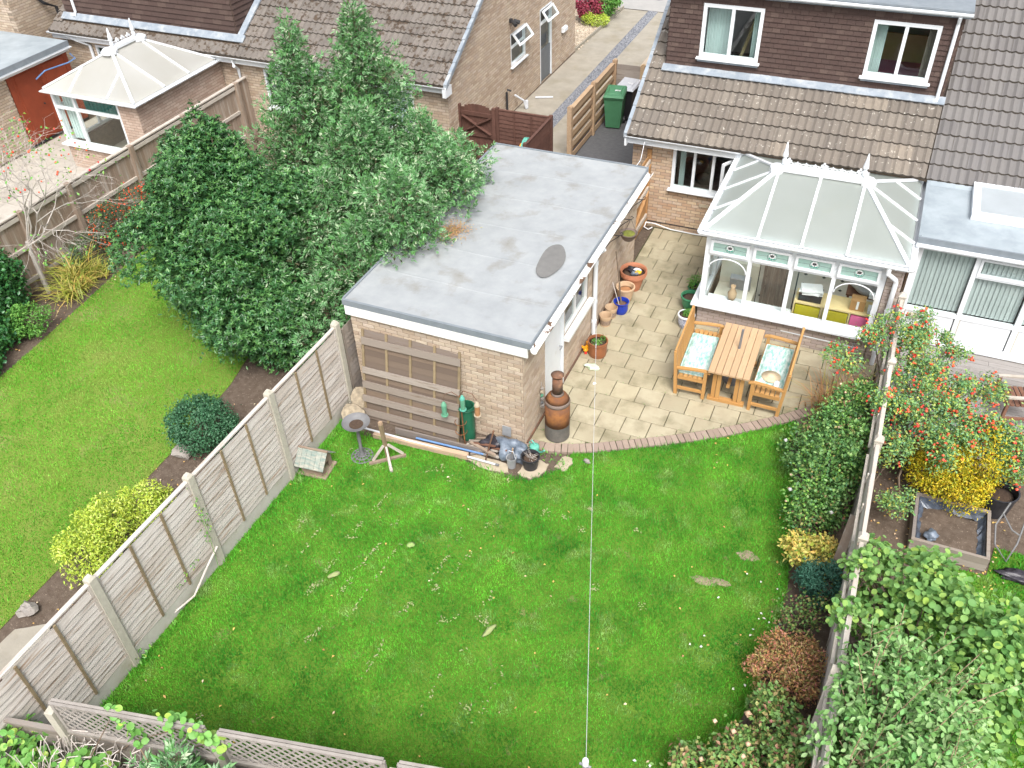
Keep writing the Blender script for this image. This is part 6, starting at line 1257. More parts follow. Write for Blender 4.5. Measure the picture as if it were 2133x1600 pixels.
# ================================================================ PATIO FURNITURE AND POTS
ZP = .03
def bench(lab, loc, rz, hat=False):
    """faces +x; back along x=-0.27; length along y"""
    t = thing('garden_bench', lab, 'bench', (0, 0, 0), 'teak benches at the patio table'); L = 1.5
    for s in (-1, 1):
        y = s*(L/2-.03)
        m = MB(); m.hexa([(-.30, y-.03, 0), (-.24, y-.03, 0), (-.24, y+.03, 0), (-.30, y+.03, 0), (-.37, y-.03, .95), (-.32, y-.03, .95), (-.32, y+.03, .95), (-.37, y+.03, .95)]); m.obj('back_leg', 'teak', t)
        MB().bx(.20, .26, y-.03, y+.03, 0, .60).obj('front_leg', 'teak', t)
        m = MB(); pr = [(-.33, .60), (.0, .635), (.2, .645), (.31, .62)]; vs = [(x, y-.035, z) for x, z in pr]+[(x, y+.035, z) for x, z in pr]+[(x, y-.035, z-.03) for x, z in pr]+[(x, y+.035, z-.03) for x, z in pr]
        m.add(vs, [(i, i+1, 5+i, 4+i) for i in range(3)]+[(8+i, 12+i, 13+i, 9+i) for i in range(3)]+[(i, 8+i, 9+i, 1+i) for i in range(3)]+[(4+i, 5+i, 13+i, 12+i) for i in range(3)]+[(0, 4, 12, 8), (3, 11, 15, 7)]); m.obj('armrest', 'teak', t)
        MB().bx(-.25, .20, y-.02, y+.02, .12, .17).obj('side_stretcher', 'teak', t); MB().bx(-.26, .20, y-.022, y+.022, .36, .42).obj('side_rail', 'teak', t)
    MB().bx(.205, .25, -L/2+.06, L/2-.06, .34, .41).obj('front_rail', 'teak', t)
    for k in range(6): MB().bx(-.24+k*.085, -.24+k*.085+.068, -L/2+.005, L/2-.005, .424, .444).obj('seat_slat', 'teak', t)
    m = MB(); m.bar((-.345, -L/2+.02, .93), (-.345, L/2-.02, .93), .035, .09); m.obj('top_rail', 'teak', t); MB().bar((-.292, -L/2+.06, .5), (-.292, L/2-.06, .5), .03, .05).obj('lower_back_rail', 'teak', t)
    for k in range(19): y = -L/2+.1+k*(L-.2)/18; MB().bar((-.295, y, .52), (-.34, y, .89), .018, .035, (1, 0, 0)).obj('back_slat', 'teak', t)
    c = MB(); nx, ny = 8, 20; vs = []
    for side in (1, 0):
        for j in range(ny+1):
            for i in range(nx+1):
                u, v = i/nx, j/ny; e = min(u, 1-u, v*2, (1-v)*2); x = -.255+.48*u; y = -.66+1.2*v; z = .446+(.075*min(1, (e*7)**.5 if e > 0 else 0)*(1-.10*(abs(math.sin(math.pi*v*4)) < .12)) if side else 0); vs.append((x, y, z))
    k0 = (nx+1)*(ny+1); idx = lambda s, i, j: s*k0+j*(nx+1)+i
    fs = [(idx(0, i, j), idx(0, i+1, j), idx(0, i+1, j+1), idx(0, i, j+1)) for j in range(ny) for i in range(nx)]
    c.add(vs, fs, .5); place(t, loc, rz)
    cu = thing('seat_cushion', 'leaf patterned pale green cushion on the '+('left' if not hat else 'right')+' teak bench', 'cushion', (0, 0, 0), 'bench cushions'); c.obj('pad', 'cushion', cu, smooth=True)
    e_ = MB(); [e_.bar(a, b, .02, .03) for a, b in (((-.255, -.66, .462), (.225, -.66, .462)), ((-.255, .54, .462), (.225, .54, .462)), ((.225, -.66, .462), (.225, .54, .462)), ((-.255, -.66, .462), (-.255, .54, .462)))]; e_.obj('piping', 'cushion', cu)
    place(cu, (loc[0], loc[1], loc[2]+.001), rz); return t
bench('teak bench between the white pot and the table, back to the pots', (-2.12, 13.03, ZP), RAD(2)); bench('teak bench on the fence side of the table', (-.80, 13.05, ZP), RAD(180), True)
T = thing('garden_table', 'slatted wooden garden table between the two teak benches', 'table', (0, 0, 0))
for k in range(6): MB().bx(-.36+k*.122, -.36+k*.122+.112, -.77, .77, .70, .735).obj('top_slat', 'table_wood', T)
for y in (-.62, .62):
    MB().bx(-.34, .34, y-.045, y+.045, .63, .698).obj('cross_bearer', 'teak', T)
    for x in (-.2, .2): MB().bx(x-.075, x-.005, y-.03, y+.03, .06, .63).obj('leg', 'teak', T); MB().bx(x+.005, x+.075, y-.03, y+.03, .06, .63).obj('leg', 'teak', T)
    MB().bx(-.33, .33, y-.05, y+.05, 0, .058).obj('foot', 'teak', T)
MB().bx(-.03, .03, -.59, .59, .3, .37).obj('stretcher', 'teak', T); place(T, (-1.47, 13.0, ZP), RAD(1))
pp = thing('parasol_pole', 'short dark parasol pole standing through the table top', 'pole', (-1.46, 13.05, ZP)); MB().cyl((-1.46, 13.05, .25), (-1.44, 13.07, 1.18), .022, n=10).obj('tube', 'iron_grey', pp); MB().lathe([(.2, ZP), (.2, .08), (.05, .1), (.03, .25), (0, .25)], (-1.46, 13.05, 0), 18).obj('base', 'iron_grey', pp)
ht = thing('straw_hat', 'flat straw hat lying on the right bench cushion', 'hat', (-.82, 12.62, .56)); MB().lathe([(.12, .555), (.17, .56), (.17, .566), (.09, .572), (.085, .60), (.0, .61)], (-.78, 12.72, 0), 18).obj('brim_and_crown', 'straw_hat', ht, smooth=True)
tag(MB().blob((-.65, 12.55, .56), (.06, .1, .03), .2, 2, 4).obj('crumpled_tissue', 'paper', smooth=True), 'crumpled white tissue on the right bench cushion', 'tissue')
def pot(lab, loc, prof, mat, fill=None, band=None, rim=None, n=24):
    t = thing('plant_pot', lab, 'pot', loc); x, y, z = loc
    MB().lathe(prof, (x, y, z), n).obj('pot_body', mat, t, smooth=False)
    if fill: r, h, mt = fill; MB().lathe([(r, h), (r*.6, h+.012), (0, h+.015)], (x, y, z), 16).obj('fill', mt, t, smooth=True)
    if band: MB().lathe(band[0], (x, y, z), n, caps=False).obj('pattern_band', band[1], t)
    if rim: MB().lathe(rim[0], (x, y, z), n, caps=False).obj('rim', rim[1], t)
    return t
def pprof(rb, rt, h, w=.03, lip=.02): return [(rb, 0), (rt-.01, h-.08), (rt-.01, h-.08), (rt+lip, h-.075), (rt+lip, h), (rt+lip-w, h), (rt-w, h-.08), (rb-w+.02, .05), (0, .05)]
pot('large terracotta pot with a thick ribbed rim by the garage wall', (-4.12, 15.3, ZP), [(.16, 0), (.23, .3), (.235, .32), (.275, .33), (.28, .4), (.285, .46), (.27, .46), (.25, .43), (.22, .3), (0, .3)], 'terracotta', (.24, .38, 'compost'), ([(.278, .36), (.287, .37), (.279, .385), (.288, .4), (.28, .415), (.288, .43), (.28, .44)], 'terracotta'))
cl_ = thing('pot_clutter', 'black and white odds and ends heaped in the large terracotta pot', 'clutter', (-4.12, 15.3, .41))
for k, (dx, dy, mt) in enumerate(((-.05, 0, 'bag_black'), (.07, .05, 'paper'), (.05, -.07, 'bag_blue'), (-.08, .08, 'black_plastic'), (.1, -.02, 'yellow_tag'))): MB().blob((-4.12+dx, 15.3+dy, .455), (.09, .06, .035), .3, 2, k).obj('item', mt, cl_, smooth=True)
pot('tan glazed pot beside the large terracotta pot', (-4.13, 14.78, ZP), [(.12, 0), (.15, .1), (.175, .27), (.185, .33), (.2, .33), (.2, .36), (.17, .36), (.15, .25), (0, .22)], 'pot_tan', (.15, .27, 'copper_pot'))
pot('cobalt blue glazed pot with a wooden stick in it', (-4.08, 14.36, ZP), [(.12, 0), (.145, .08), (.14, .22), (.155, .24), (.165, .27), (.14, .27), (.12, .2), (0, .16)], 'pot_blue', (.125, .2, 'rust_dark'))
stk = thing('garden_stick', 'long brown stick standing in the blue pot against the wall', 'stick', (-4.08, 14.36, .24)); MB().tube([(-4.08, 14.36, .22), (-4.2, 14.5, .75), (-4.33, 14.62, 1.28)], .018, 6, r1=.012).obj('shaft', 'bark', stk); MB().tube([(-4.1, 14.3, .22), (-4.25, 14.42, .5), (-4.33, 14.5, .62)], .008, 5).obj('cane', 'twig_pale', stk)
for lab, loc in (('patterned tan pot nearest the downpipe', (-4.24, 13.84, ZP)), ('patterned tan pot next to the blue pot', (-4.22, 14.14, ZP))):
    pot(lab, loc, [(.10, 0), (.115, .17), (.125, .18), (.13, .24), (.12, .24), (.11, .18), (.09, .03), (0, .03)], 'pot_tan', (.09, .05, 'compost'), ([(.1035, .03), (.1165, .15)], 'pot_band'))
pot('brown terracotta planter with weeds near the garage door', (-4.07, 12.86, ZP), [(.165, 0), (.17, .05), (.178, .06), (.185, .28), (.198, .30), (.198, .34), (.175, .34), (.165, .28), (0, .26)], 'terracotta_glazed', (.17, .29, 'compost'))
w_ = thing('weeds', 'small green weeds growing in the brown planter', 'plant', (-4.07, 12.86, .31)); leaf_mass('leaves', 'leaf_green', [(-4.1, 12.82, .35, .09, .08, .05), (-4.0, 12.95, .36, .04, .05, .06)], 170, .045, .02, w_)
pot('green glazed pot beside the conservatory corner', (-2.80, 14.98, ZP), [(.12, 0), (.17, .14), (.185, .28), (.205, .30), (.2, .33), (.175, .33), (.16, .26), (0, .24)], 'pot_green', (.165, .27, 'compost'))
pot('small dark green pot behind the green glazed pot', (-2.82, 15.45, ZP), [(.1, 0), (.14, .2), (.155, .22), (.15, .25), (.13, .25), (.12, .2), (0, .18)], 'butt_green', (.125, .2, 'compost'))
w_ = thing('potted_grass', 'spiky green plant in the small dark green pot', 'plant', (-2.82, 15.45, .23)); leaf_mass('leaves', 'leaf_green', [(-2.82, 15.45, .38, .12, .12, .16)], 140, .14, .015, w_, spread=.9)
pot('blue and white china pot by the teak bench', (-2.72, 14.36, ZP), [(.115, 0), (.15, .1), (.16, .22), (.17, .27), (0.0, .27)], 'pot_white_blue', (.15, .285, 'compost'), None, ([(.172, .26), (.178, .28), (.17, .30), (.15, .3), (.145, .26)], 'pot_rim_white'))
w_ = thing('potted_herb', 'leafy green herb in the blue and white pot', 'plant', (-2.72, 14.36, .31)); leaf_mass('leaves', 'leaf_green', [(-2.69, 14.34, .37, .1, .09, .07)], 240, .045, .028, w_)
# toy, bag, chiminea
ty = thing('toy_plane', 'orange plastic toy lying by the brown planter', 'toy', (-4.3, 12.85, ZP)); MB().blob((-4.29, 12.86, .12), (.05, .12, .05), .1, 2, 1).obj('body', 'orange_plastic', ty, smooth=True); MB().box((-4.27, 12.82, .14), (.24, .06, .02), rotz(.5) @ roty(.5)).obj('wing', 'orange_plastic', ty); MB().box((-4.32, 12.95, .16), (.02, .05, .09), rotz(.4)).obj('fin', 'orange_plastic', ty); MB().cyl((-4.31, 12.78, .05), (-4.27, 12.80, .05), .03, n=10).obj('wheel', 'red_plastic', ty)
tag(MB().blob((-4.03, 12.42, .055), (.14, .1, .035), .3, 3, 9).obj('crumpled_bag', 'bag_white', smooth=True), 'crumpled white and green plastic bag on the patio', 'bag')
tag(MB().blob((-3.83, 12.0, .04), (.03, .025, .015), .3, 2, 2).obj('paper_scrap', 'paper'), 'tiny white scrap on the patio under the washing line', 'scrap')
ch = thing('chiminea', 'rusty bottle shaped steel chiminea at the garage corner', 'chiminea', (-3.98, 10.45, ZP)); c0 = (-3.98, 10.45, ZP)
MB().lathe([(0.207, 0.000), (0.216, 0.021), (0.216, 0.321)], c0, 28).obj('burnt_base', 'burnt_metal', ch, smooth=False)
MB().lathe([(0.217, 0.321), (0.218, 0.482), (0.217, 0.770)], c0, 28).obj('drum', 'rust', ch, smooth=True)
MB().lathe([(0.218, 0.770), (0.223, 0.792), (0.221, 0.819), (0.207, 0.845)], c0, 28).obj('weld_rim', 'weld_grey', ch, smooth=True); MB().lathe([(0.207, 0.845), (0.166, 0.920), (0.115, 0.963)], c0, 28).obj('shoulder', 'rust', ch, smooth=True); MB().lathe([(0.115, 0.963), (0.097, 0.979), (0.092, 0.995)], c0, 24).obj('collar', 'weld_grey', ch, smooth=True)
MB().lathe([(0.092, 0.995), (0.087, 1.327), (0.083, 1.327), (0.083, 1.070)], c0, 24).obj('flue', 'rust_dark', ch, smooth=True); MB().lathe([(0.109, 1.359), (0.112, 1.370), (0.064, 1.407), (0.000, 1.423)], c0, 24).obj('rain_cap', 'rust_dark', ch, smooth=True)
m = MB(); [m.cyl((c0[0]+.08*math.cos(a), c0[1]+.08*math.sin(a), ZP+1.32), (c0[0]+.09*math.cos(a), c0[1]+.09*math.sin(a), ZP+1.365), .008, n=5) for a in (0, 2.1, 4.2)]; m.obj('cap_stay', 'rust_dark', ch)
# washing line
wp = thing('washing_line_post', 'grey washing line post with a white cap at the bottom edge', 'post', (-1.22, 4.03, 0)); MB().cyl((-1.22, 4.03, 0), (-1.22, 4.03, 2.25), .028, n=12).obj('tube', 'steel', wp); MB().lathe([(.034, 2.2), (.034, 2.27), (.02, 2.3), (0, 2.305)], (-1.22, 4.03, 0), 12).obj('cap', 'white_plastic', wp); MB().bar((-1.28, 4.03, 2.17), (-1.16, 4.03, 2.17), .02, .02).obj('hook_bar', 'steel', wp)
m = MB(); a, b = Vector((-1.22, 4.05, 2.19)), Vector((-4.34, 13.5, 2.0)); pts = [a.lerp(b, k/24)-Z_*(.10*4*(k/24)*(1-k/24)) for k in range(25)]
wl_ = thing('washing_line', 'thin pale washing line crossing the lawn from its post to the garage', 'washing line', a); m.tube(pts, .0035, 5); m.obj('line', 'line_wire', wl_)
for k in (17, 20): MB().box(tuple(pts[k]-Z_*.03), (.012, .012, .07)).obj('peg', 'white_plastic', wl_)
# ================================================================ THINGS IN FRONT OF THE GARAGE
lp = thing('old_hurdle', 'old weathered wooden panel leaning on the garage front wall', 'wooden panel', (0, 0, 0)); Wp = 1.88
for i in range(15): MB().box((Wp/2+random.uniform(-.004, .004), .03, .07+i*.118), (Wp-.02, .012, .13), rotx(-.06)).obj('back_board', 'hurdle_back', lp)
for x in (.02, .48, .94, 1.4, 1.86): MB().bx(x-.022, x+.022, .0, .024, .02, 1.80).obj('upright', 'batten', lp)
for z, hh in ((.17, .13), (.45, .125), (.73, .13), (1.02, .12), (1.60, .135)): MB().box((Wp/2+random.uniform(-.015, .015), -.014, z), (Wp, .026, hh), roty(random.uniform(-.014, .014))).obj('cross_plank', 'weathered_plank', lp)
lp.location = (-7.39, 9.60, .01); lp.rotation_euler = (-math.atan2(.36, 1.78), 0, RAD(1.0))
def bar_thing(name, lab, cat, a, b, w, h, mat): return tag(MB().bar(a, b, w, h).obj(name, mat), lab, cat)
bar_thing('plank', 'orange brown timber lying along the lawn edge below the leaning panel', 'plank', (-6.98, 9.24, .06), (-5.2, 9.36, .06), .10, .09, 'plank_orange')
bar_thing('plank', 'grey weathered board lying at the foot of the leaning panel', 'plank', (-6.65, 9.44, .09), (-5.02, 9.52, .09), .03, .15, 'weathered_plank')
for n_, lab, a, b, mt in (('white_pole', 'long white metal pole lying across the timber to the rubbish heap', (-7.2, 9.26, .13), (-4.68, 9.36, .06), 'white_pole'), ('blue_pole', 'blue pole lying beside the long white one', (-6.2, 9.37, .135), (-4.95, 9.47, .1), 'blue_pole')):
    t = thing(n_, lab, 'pole', a); MB().cyl(a, b, .018, n=8).obj('tube', mt, t); d = (Vector(b)-Vector(a)).normalized(); MB().cyl(b, Vector(b)+d*.06, .022, n=8).obj('end_cap', 'iron_grey', t)
def disc(lab, c, R, r=.2):
    m = MB(); n = 22; vs = []
    for z, k in ((-.04, .94), (-.03, 1), (.03, 1), (.04, .93)):
        for i in range(n): a = 2*math.pi*i/n; q = r*k*(1+.06*math.sin(3*a+c[0]*9)+.04*math.sin(7*a)); vs.append(R @ Vector((q*math.cos(a), q*math.sin(a), z))+Vector(c))
    m.add(vs, [(k*n+i, k*n+(i+1) % n, (k+1)*n+(i+1) % n, (k+1)*n+i) for k in range(3) for i in range(n)]+[tuple(range(3*n, 4*n)), tuple(range(n-1, -1, -1))]); tag(m.obj('stone_disc', 'stone_disc'), lab, 'stone disc', 'round stones against the fence')
disc('upper of two rough round stones between fence and leaning panel', (-7.5, 9.78, .30), rotz(.5) @ rotx(RAD(62)), .22); disc('lower of two rough round stones behind the bird bath', (-7.5, 9.42, .2), rotz(.5) @ rotx(RAD(58)), .21)
bb = thing('bird_bath', 'dark grey pedestal bird bath on the lawn edge', 'bird bath', (-6.93, 8.74, .0)); c0 = (-6.93, 8.74, 0)
MB().lathe([(.03, .72), (.10, .725), (.2, .77), (.235, .81), (.24, .81), (.225, .79), (.18, .755), (0, .74)], c0, 26).obj('bowl', 'iron_grey', bb, smooth=True); MB().lathe([(.0, .756), (.12, .757), (.0, .758)], c0, 18).obj('seed', 'compost', bb)
MB().lathe([(.06, .04), (.045, .08), (.028, .12), (.035, .2), (.026, .3), (.034, .42), (.026, .6), (.045, .70), (.06, .73)], c0, 14).obj('stem', 'iron_grey', bb, smooth=True)
m = MB(); [m.tube([(c0[0]+r*math.cos(t), c0[1]+r*math.sin(t), z) for t in [2*math.pi*i/24 for i in range(25)]], .012, 5) for r, z in ((.185, .015), (.12, .03), (.06, .045))]
[m.tube([(c0[0]+.05*math.cos(a), c0[1]+.05*math.sin(a), .05), (c0[0]+.185*math.cos(a+.25), c0[1]+.185*math.sin(a+.25), .015)], .01, 5) for a in [2*math.pi*i/12 for i in range(12)]]; m.obj('openwork_base', 'iron_grey', bb)
ts = thing('timber_stand', 'grey timber post on a crossed foot standing on the lawn', 'stand', (-6.47, 8.84, 0))
MB().bar((-6.71, 8.60, .03), (-6.22, 9.02, .03), .05, .05).obj('foot', 'birdhouse_wood', ts); MB().bar((-6.26, 8.58, .035), (-6.68, 9.10, .075), .05, .045).obj('foot', 'rail_grey', ts)
MB().bar((-6.47, 8.84, .05), (-6.53, 8.86, .80), .055, .055, (0, 1, 0)).obj('post', 'batten', ts); MB().bar((-6.52, 8.857, .78), (-6.531, 8.861, .84), .056, .056, (0, 1, 0)).obj('post_top', 'plank_orange', ts)
for dx, dy in ((-.2, -.17), (.2, .17), (.17, -.21)): MB().bar((-6.47+dx, 8.84+dy, .06), (-6.48+dx*.15, 8.84+dy*.15, .34), .03, .04).obj('brace', 'rail_grey', ts)
bh = thing('bird_house', 'small wooden bird table house with green weathered roof on the lawn by the fence', 'bird house', (-7.5, 8.2, 0)); R = rotz(RAD(6)); O = Vector((-7.5, 8.2, 0)); pt = lambda x, y, z: R @ Vector((x, y, z))+O
def hb_(m, x0, x1, y0, y1, z0, z1): m.hexa([pt(x0, y0, z0), pt(x1, y0, z0), pt(x1, y1, z0), pt(x0, y1, z0), pt(x0, y0, z1), pt(x1, y0, z1), pt(x1, y1, z1), pt(x0, y1, z1)]); return m
hb_(MB(), -.25, .27, -.22, .22, .0, .03).obj('floor', 'birdhouse_wood', bh)
for y in (-.17, .16): hb_(MB(), -.2, .2, y, y+.015, .03, .26).obj('side_wall', 'birdhouse_wood', bh)
for x in (-.2, .19):
    m = MB(); m.extr([pt(x, -.17, .03), pt(x, -.07, .03), pt(x, -.07, .2), pt(x, .07, .2), pt(x, .07, .03), pt(x, .17, .03), pt(x, .17, .27), pt(x, 0, .43), pt(x, -.17, .27)], R @ Vector((.015, 0, 0))); m.obj('gable', 'birdhouse_wood', bh)
for s in (-1, 1):
    for k in range(6):
        x0 = -.27+k*.09; a = [pt(x0, s*.245, .215), pt(x0+.086, s*.245, .215), pt(x0+.086, 0, .445), pt(x0, 0, .445)]
        if s > 0: a = a[::-1]
        MB().extr(a, (0, 0, .015)).obj('roof_board', 'birdhouse_paint', bh)
hb_(MB(), -.275, .275, -.018, .018, .455, .47).obj('ridge_strip', 'birdhouse_wood', bh)
# feeder station and water butt
wb = thing('water_tube', 'dark green plastic bin behind the bird feeders', 'bin', (-5.42, 9.86, 0)); MB().lathe([(.12, .0), (.135, .7), (.145, .7), (.145, .73), (.12, .73), (.115, .2), (0, .2)], (-5.42, 9.86, .01), 18).obj('body', 'butt_green', wb, smooth=False); MB().tube([(-5.42+.15*math.cos(t), 9.86+.15*math.sin(t), .715) for t in [2*math.pi*i/18 for i in range(19)]], .01, 5).obj('rim', 'butt_green', wb)
fs_ = thing('feeder_pole', 'rusty bird feeder pole with curved hooks by the leaning panel', 'bird feeder pole', (-5.42, 9.68, 0)); MB().tube([(-5.40, 9.66, 0), (-5.44, 9.7, 1.1)], .012, 6).obj('pole', 'rust', fs_)
MB().tube([(-5.44, 9.7, 1.1), (-5.36, 9.69, 1.22), (-5.2, 9.68, 1.22), (-5.12, 9.68, 1.1)], .007, 5).obj('hook', 'rust_dark', fs_); MB().tube([(-5.44, 9.7, 1.05), (-5.56, 9.64, 1.18), (-5.68, 9.6, 1.12), (-5.71, 9.6, .95)], .007, 5).obj('hook', 'rust_dark', fs_)
for z in (.5, .28): MB().tube([(-5.46+.1*math.cos(t), 9.68+.1*math.sin(t), z) for t in [2*math.pi*i/16 for i in range(17)]], .006, 5).obj('ring', 'rust', fs_)
def feeder(lab, c, tube, cap, r=.045, h=.2):
    t = thing('bird_feeder', lab, 'bird feeder', c, 'hanging bird feeders'); MB().lathe([(r, 0), (r, h)], c, 12).obj('tube', tube, t); MB().lathe([(r*1.15, h), (r*1.0, h+.03), (r*.4, h+.08), (0, h+.09)], c, 12).obj('cap', cap, t); MB().lathe([(r*1.4, -.02), (r*1.4, 0), (0, 0)], c, 12).obj('tray', cap, t)
feeder('pale green hanging feeder left of the pole', (-5.71, 9.6, .66), 'feeder_green', 'feeder_green'); feeder('tall white and mint feeder beside the pole', (-5.40, 9.70, .80), 'feeder_green', 'mint', .042, .22); feeder('brown seed feeder with white top on the right hook', (-5.12, 9.68, .78), 'copper_pot', 'pale_stone', .045, .2)
# rubbish heap
for k in range(16):
    a = random.uniform(-.6, .9); L_ = random.uniform(.25, .65); x, y = random.uniform(-5.15, -4.7), random.uniform(9.5, 9.85); z = random.uniform(.05, .22)
    tag(MB().bar((x-L_/2*math.cos(a), y-L_/2*math.sin(a), max(.03, z-.06)), (x+L_/2*math.cos(a), y+L_/2*math.sin(a), z+.05), random.uniform(.025, .06), random.uniform(.02, .04)).obj('timber_offcut', random.choice(('weathered_plank', 'birdhouse_wood', 'dark_wood', 'rail_grey'))), 'broken timber offcut in the rubbish heap at the garage corner', 'offcut', 'offcuts in the rubbish heap')
for lab, c, r, mt in (('black plastic sack in the rubbish heap', (-4.92, 9.72, .12), (.22, .16, .13), 'bag_black'), ('crumpled grey blue sack at the garage corner', (-4.55, 9.74, .16), (.22, .18, .19), 'bag_blue'), ('smaller grey blue sack on the soil by the black pot', (-4.33, 9.66, .12), (.13, .12, .14), 'bag_blue')): tag(MB().blob(c, r, .28, 3, hash(lab) % 97).obj('plastic_sack', mt, smooth=True), lab, 'sack')
rs = thing('rusty_stake', 'rusty iron stake leaning out of the rubbish heap', 'stake', (-4.86, 9.42, 0)); MB().cyl((-4.9, 9.42, 0), (-4.78, 9.56, .62), .014, n=6).obj('shaft', 'rust_dark', rs); MB().blob((-4.78, 9.56, .62), (.022, .022, .022), 0, 1).obj('knob', 'rust_dark', rs)
wbk = thing('small_bucket', 'small pale bucket with a trowel beside the black pot', 'bucket', (-4.43, 9.47, 0)); MB().lathe([(.07, .0), (.085, .2), (.092, .2), (.092, .22), (.08, .22), (.07, .05), (0, .05)], (-4.43, 9.47, 0), 16).obj('pail', 'steel', wbk); MB().tube([(-4.51, 9.47, .2), (-4.47, 9.47, .36), (-4.39, 9.47, .36), (-4.35, 9.47, .2)], .006, 5).obj('handle', 'white_pole', wbk)
tr = thing('trowel', 'rusty trowel standing in the pale bucket', 'trowel', (-4.43, 9.48, .06)); MB().bar((-4.43, 9.48, .06), (-4.42, 9.5, .3), .05, .01, (0, 1, 0)).obj('blade', 'iron_grey', tr); MB().cyl((-4.42, 9.5, .3), (-4.415, 9.51, .4), .014, n=6).obj('grip', 'plank_orange', tr)
bp_ = pot('black plastic pot of dead stems on the stepping stone', (-4.12, 9.56, .03), [(.12, 0), (.15, .22), (.165, .23), (.165, .25), (.145, .25), (.13, .2), (0, .2)], 'black_plastic', (.135, .2, 'compost'))
m = MB(); branches(m, (-4.12, 9.56, .22), [(-4.12+random.gauss(0, .09), 9.56+random.gauss(0, .09), random.uniform(.25, .36)) for _ in range(26)], .004, .002, .03, 3); tag(m.obj('dead_stems', 'twig_pale', kind='stuff'), 'dry dead stems in the black plastic pot', 'stems')
wc = thing('watering_can', 'mint green watering can at the garage corner', 'watering can', (-4.2, 9.95, 0)); MB().lathe([(.08, .0), (.085, .15), (.06, .17), (.0, .17)], (-4.2, 9.93, .0), 16).obj('tank', 'mint', wc, smooth=True); MB().tube([(-4.13, 9.9, .05), (-4.03, 9.86, .13), (-3.98, 9.84, .2)], .018, 6).obj('spout', 'mint', wc); MB().tube([(-4.25, 9.97, .04), (-4.32, 10.0, .14), (-4.26, 9.97, .23), (-4.18, 9.93, .17)], .013, 6).obj('handle', 'mint', wc)
tag(MB().box((-4.72, 9.95, .3), (.16, .015, .2), rotx(-.1)).obj('ribbed_plate', 'steel'), 'small grey ribbed plate leaning at the foot of the garage wall', 'plate')
tag(MB().tube([(-7.86, 4.22, .02), (-7.84, 4.7, .06), (-7.66, 5.2, .14), (-7.70, 5.6, .3), (-7.72, 5.92, .42)], .013, 6, r1=.017).obj('bent_stick', 'twig_pale'), 'long bent bare stick leaning at the foot of the left fence', 'stick')
for lab, c, r, sd3 in (('pale boulder in the soil behind the round bush', (-9.85, 7.62, .1), (.17, .15, .13), 1), ('grey rock in the soil left of the fence', (-9.85, 4.12, .07), (.15, .11, .09), 2), ('small white flint on the lawn edge by the brick edging', (-3.28, 10.02, .04), (.06, .04, .035), 3)): tag(MB().blob(c, r, .3, 2, sd3).obj('rock', 'rock'), lab, 'rock')
for x, y, L_, a, lab in ((-6.02, 6.35, .16, .9, 'short pale clod of dead grass left of centre on the lawn'), (-5.2, 7.3, .12, .3, 'small pale clod of dead grass on the upper left lawn'), (-3.42, 6.35, .24, 1.15, 'longest pale strip of dead grass in mid lawn'), (-3.3, 3.95, .2, -.6, 'curled grey clod near the bottom lattice fence')):
    o = MB().blob((x, y, .05), (L_/2, .045, .02), .35, 2, int(L_*100), 0).obj('dead_grass_clump', 'straw', smooth=True); o.rotation_euler = (0, 0, a); tag(o, lab, 'clod')
# ================================================================ RIGHT GARDEN THINGS
rb = thing('raised_bed', 'timber raised bed lined with black plastic in the right garden', 'raised bed', (2.37, 10.6, 0))
for (x0, x1, y0, y1) in ((1.84, 2.92, 11.04, 11.09), (1.84, 2.92, 10.06, 10.11), (1.84, 1.89, 10.112, 11.038), (2.87, 2.92, 10.112, 11.038)):
    for z in (0, .135): MB().bx(x0, x1, y0, y1, z, z+.13).obj('board', 'weathered_plank', rb)
m = MB(); n = 40; vs = []
per = [(1.9+.96*k/10, 11.03) for k in range(10)]+[(2.86, 11.03-.91*k/10) for k in range(10)]+[(2.86-.96*k/10, 10.12) for k in range(10)]+[(1.9, 10.12+.91*k/10) for k in range(10)]
for z, s in ((.24, 1.0), (.17, .96), (.12, .82)):
    for k, (x, y) in enumerate(per): q = s+random.uniform(-.05, .03)*(s < 1); vs.append((2.38+(x-2.38)*q, 10.575+(y-10.575)*q, z+random.uniform(-.03, .02)*(s < 1)))
m.add(vs, [(k*n+i, k*n+(i+1) % n, (k+1)*n+(i+1) % n, (k+1)*n+i) for k in range(2) for i in range(n)]); m.obj('plastic_liner', 'liner', rb)
m = MB(); vs = []
for j in range(11):
    for i in range(11): x, y = 1.95+.86*i/10, 10.17+.81*j/10; vs.append((x, y, .13+.03*math.sin(x*9)*math.sin(y*7)+random.uniform(-.012, .012)-(.03 if i in (0, 10) or j in (0, 10) else 0)))
m.add(vs, [(j*11+i, j*11+i+1, (j+1)*11+i+1, (j+1)*11+i) for j in range(10) for i in range(10)], 0); m.obj('soil', 'soil', rb, smooth=True)
tag(MB().blob((2.12, 10.28, .22), (.08, .11, .06), .35, 3, 8).obj('crumpled_cloth', 'bag_blue', smooth=True), 'crumpled pale blue cloth lying in the raised bed', 'cloth')
bt = thing('tub', 'large black round plastic tub of soil beside the raised bed', 'tub', (3.0, 11.42, 0)); MB().lathe([(.22, 0), (.27, .42), (.28, .42), (.28, .44), (.255, .44), (.24, .2), (0, .2)], (3.0, 11.42, 0), 26).obj('wall', 'black_plastic', bt); MB().lathe([(.25, .3), (.1, .32), (0, .33)], (3.0, 11.42, 0), 20).obj('soil', 'compost', bt, smooth=True)
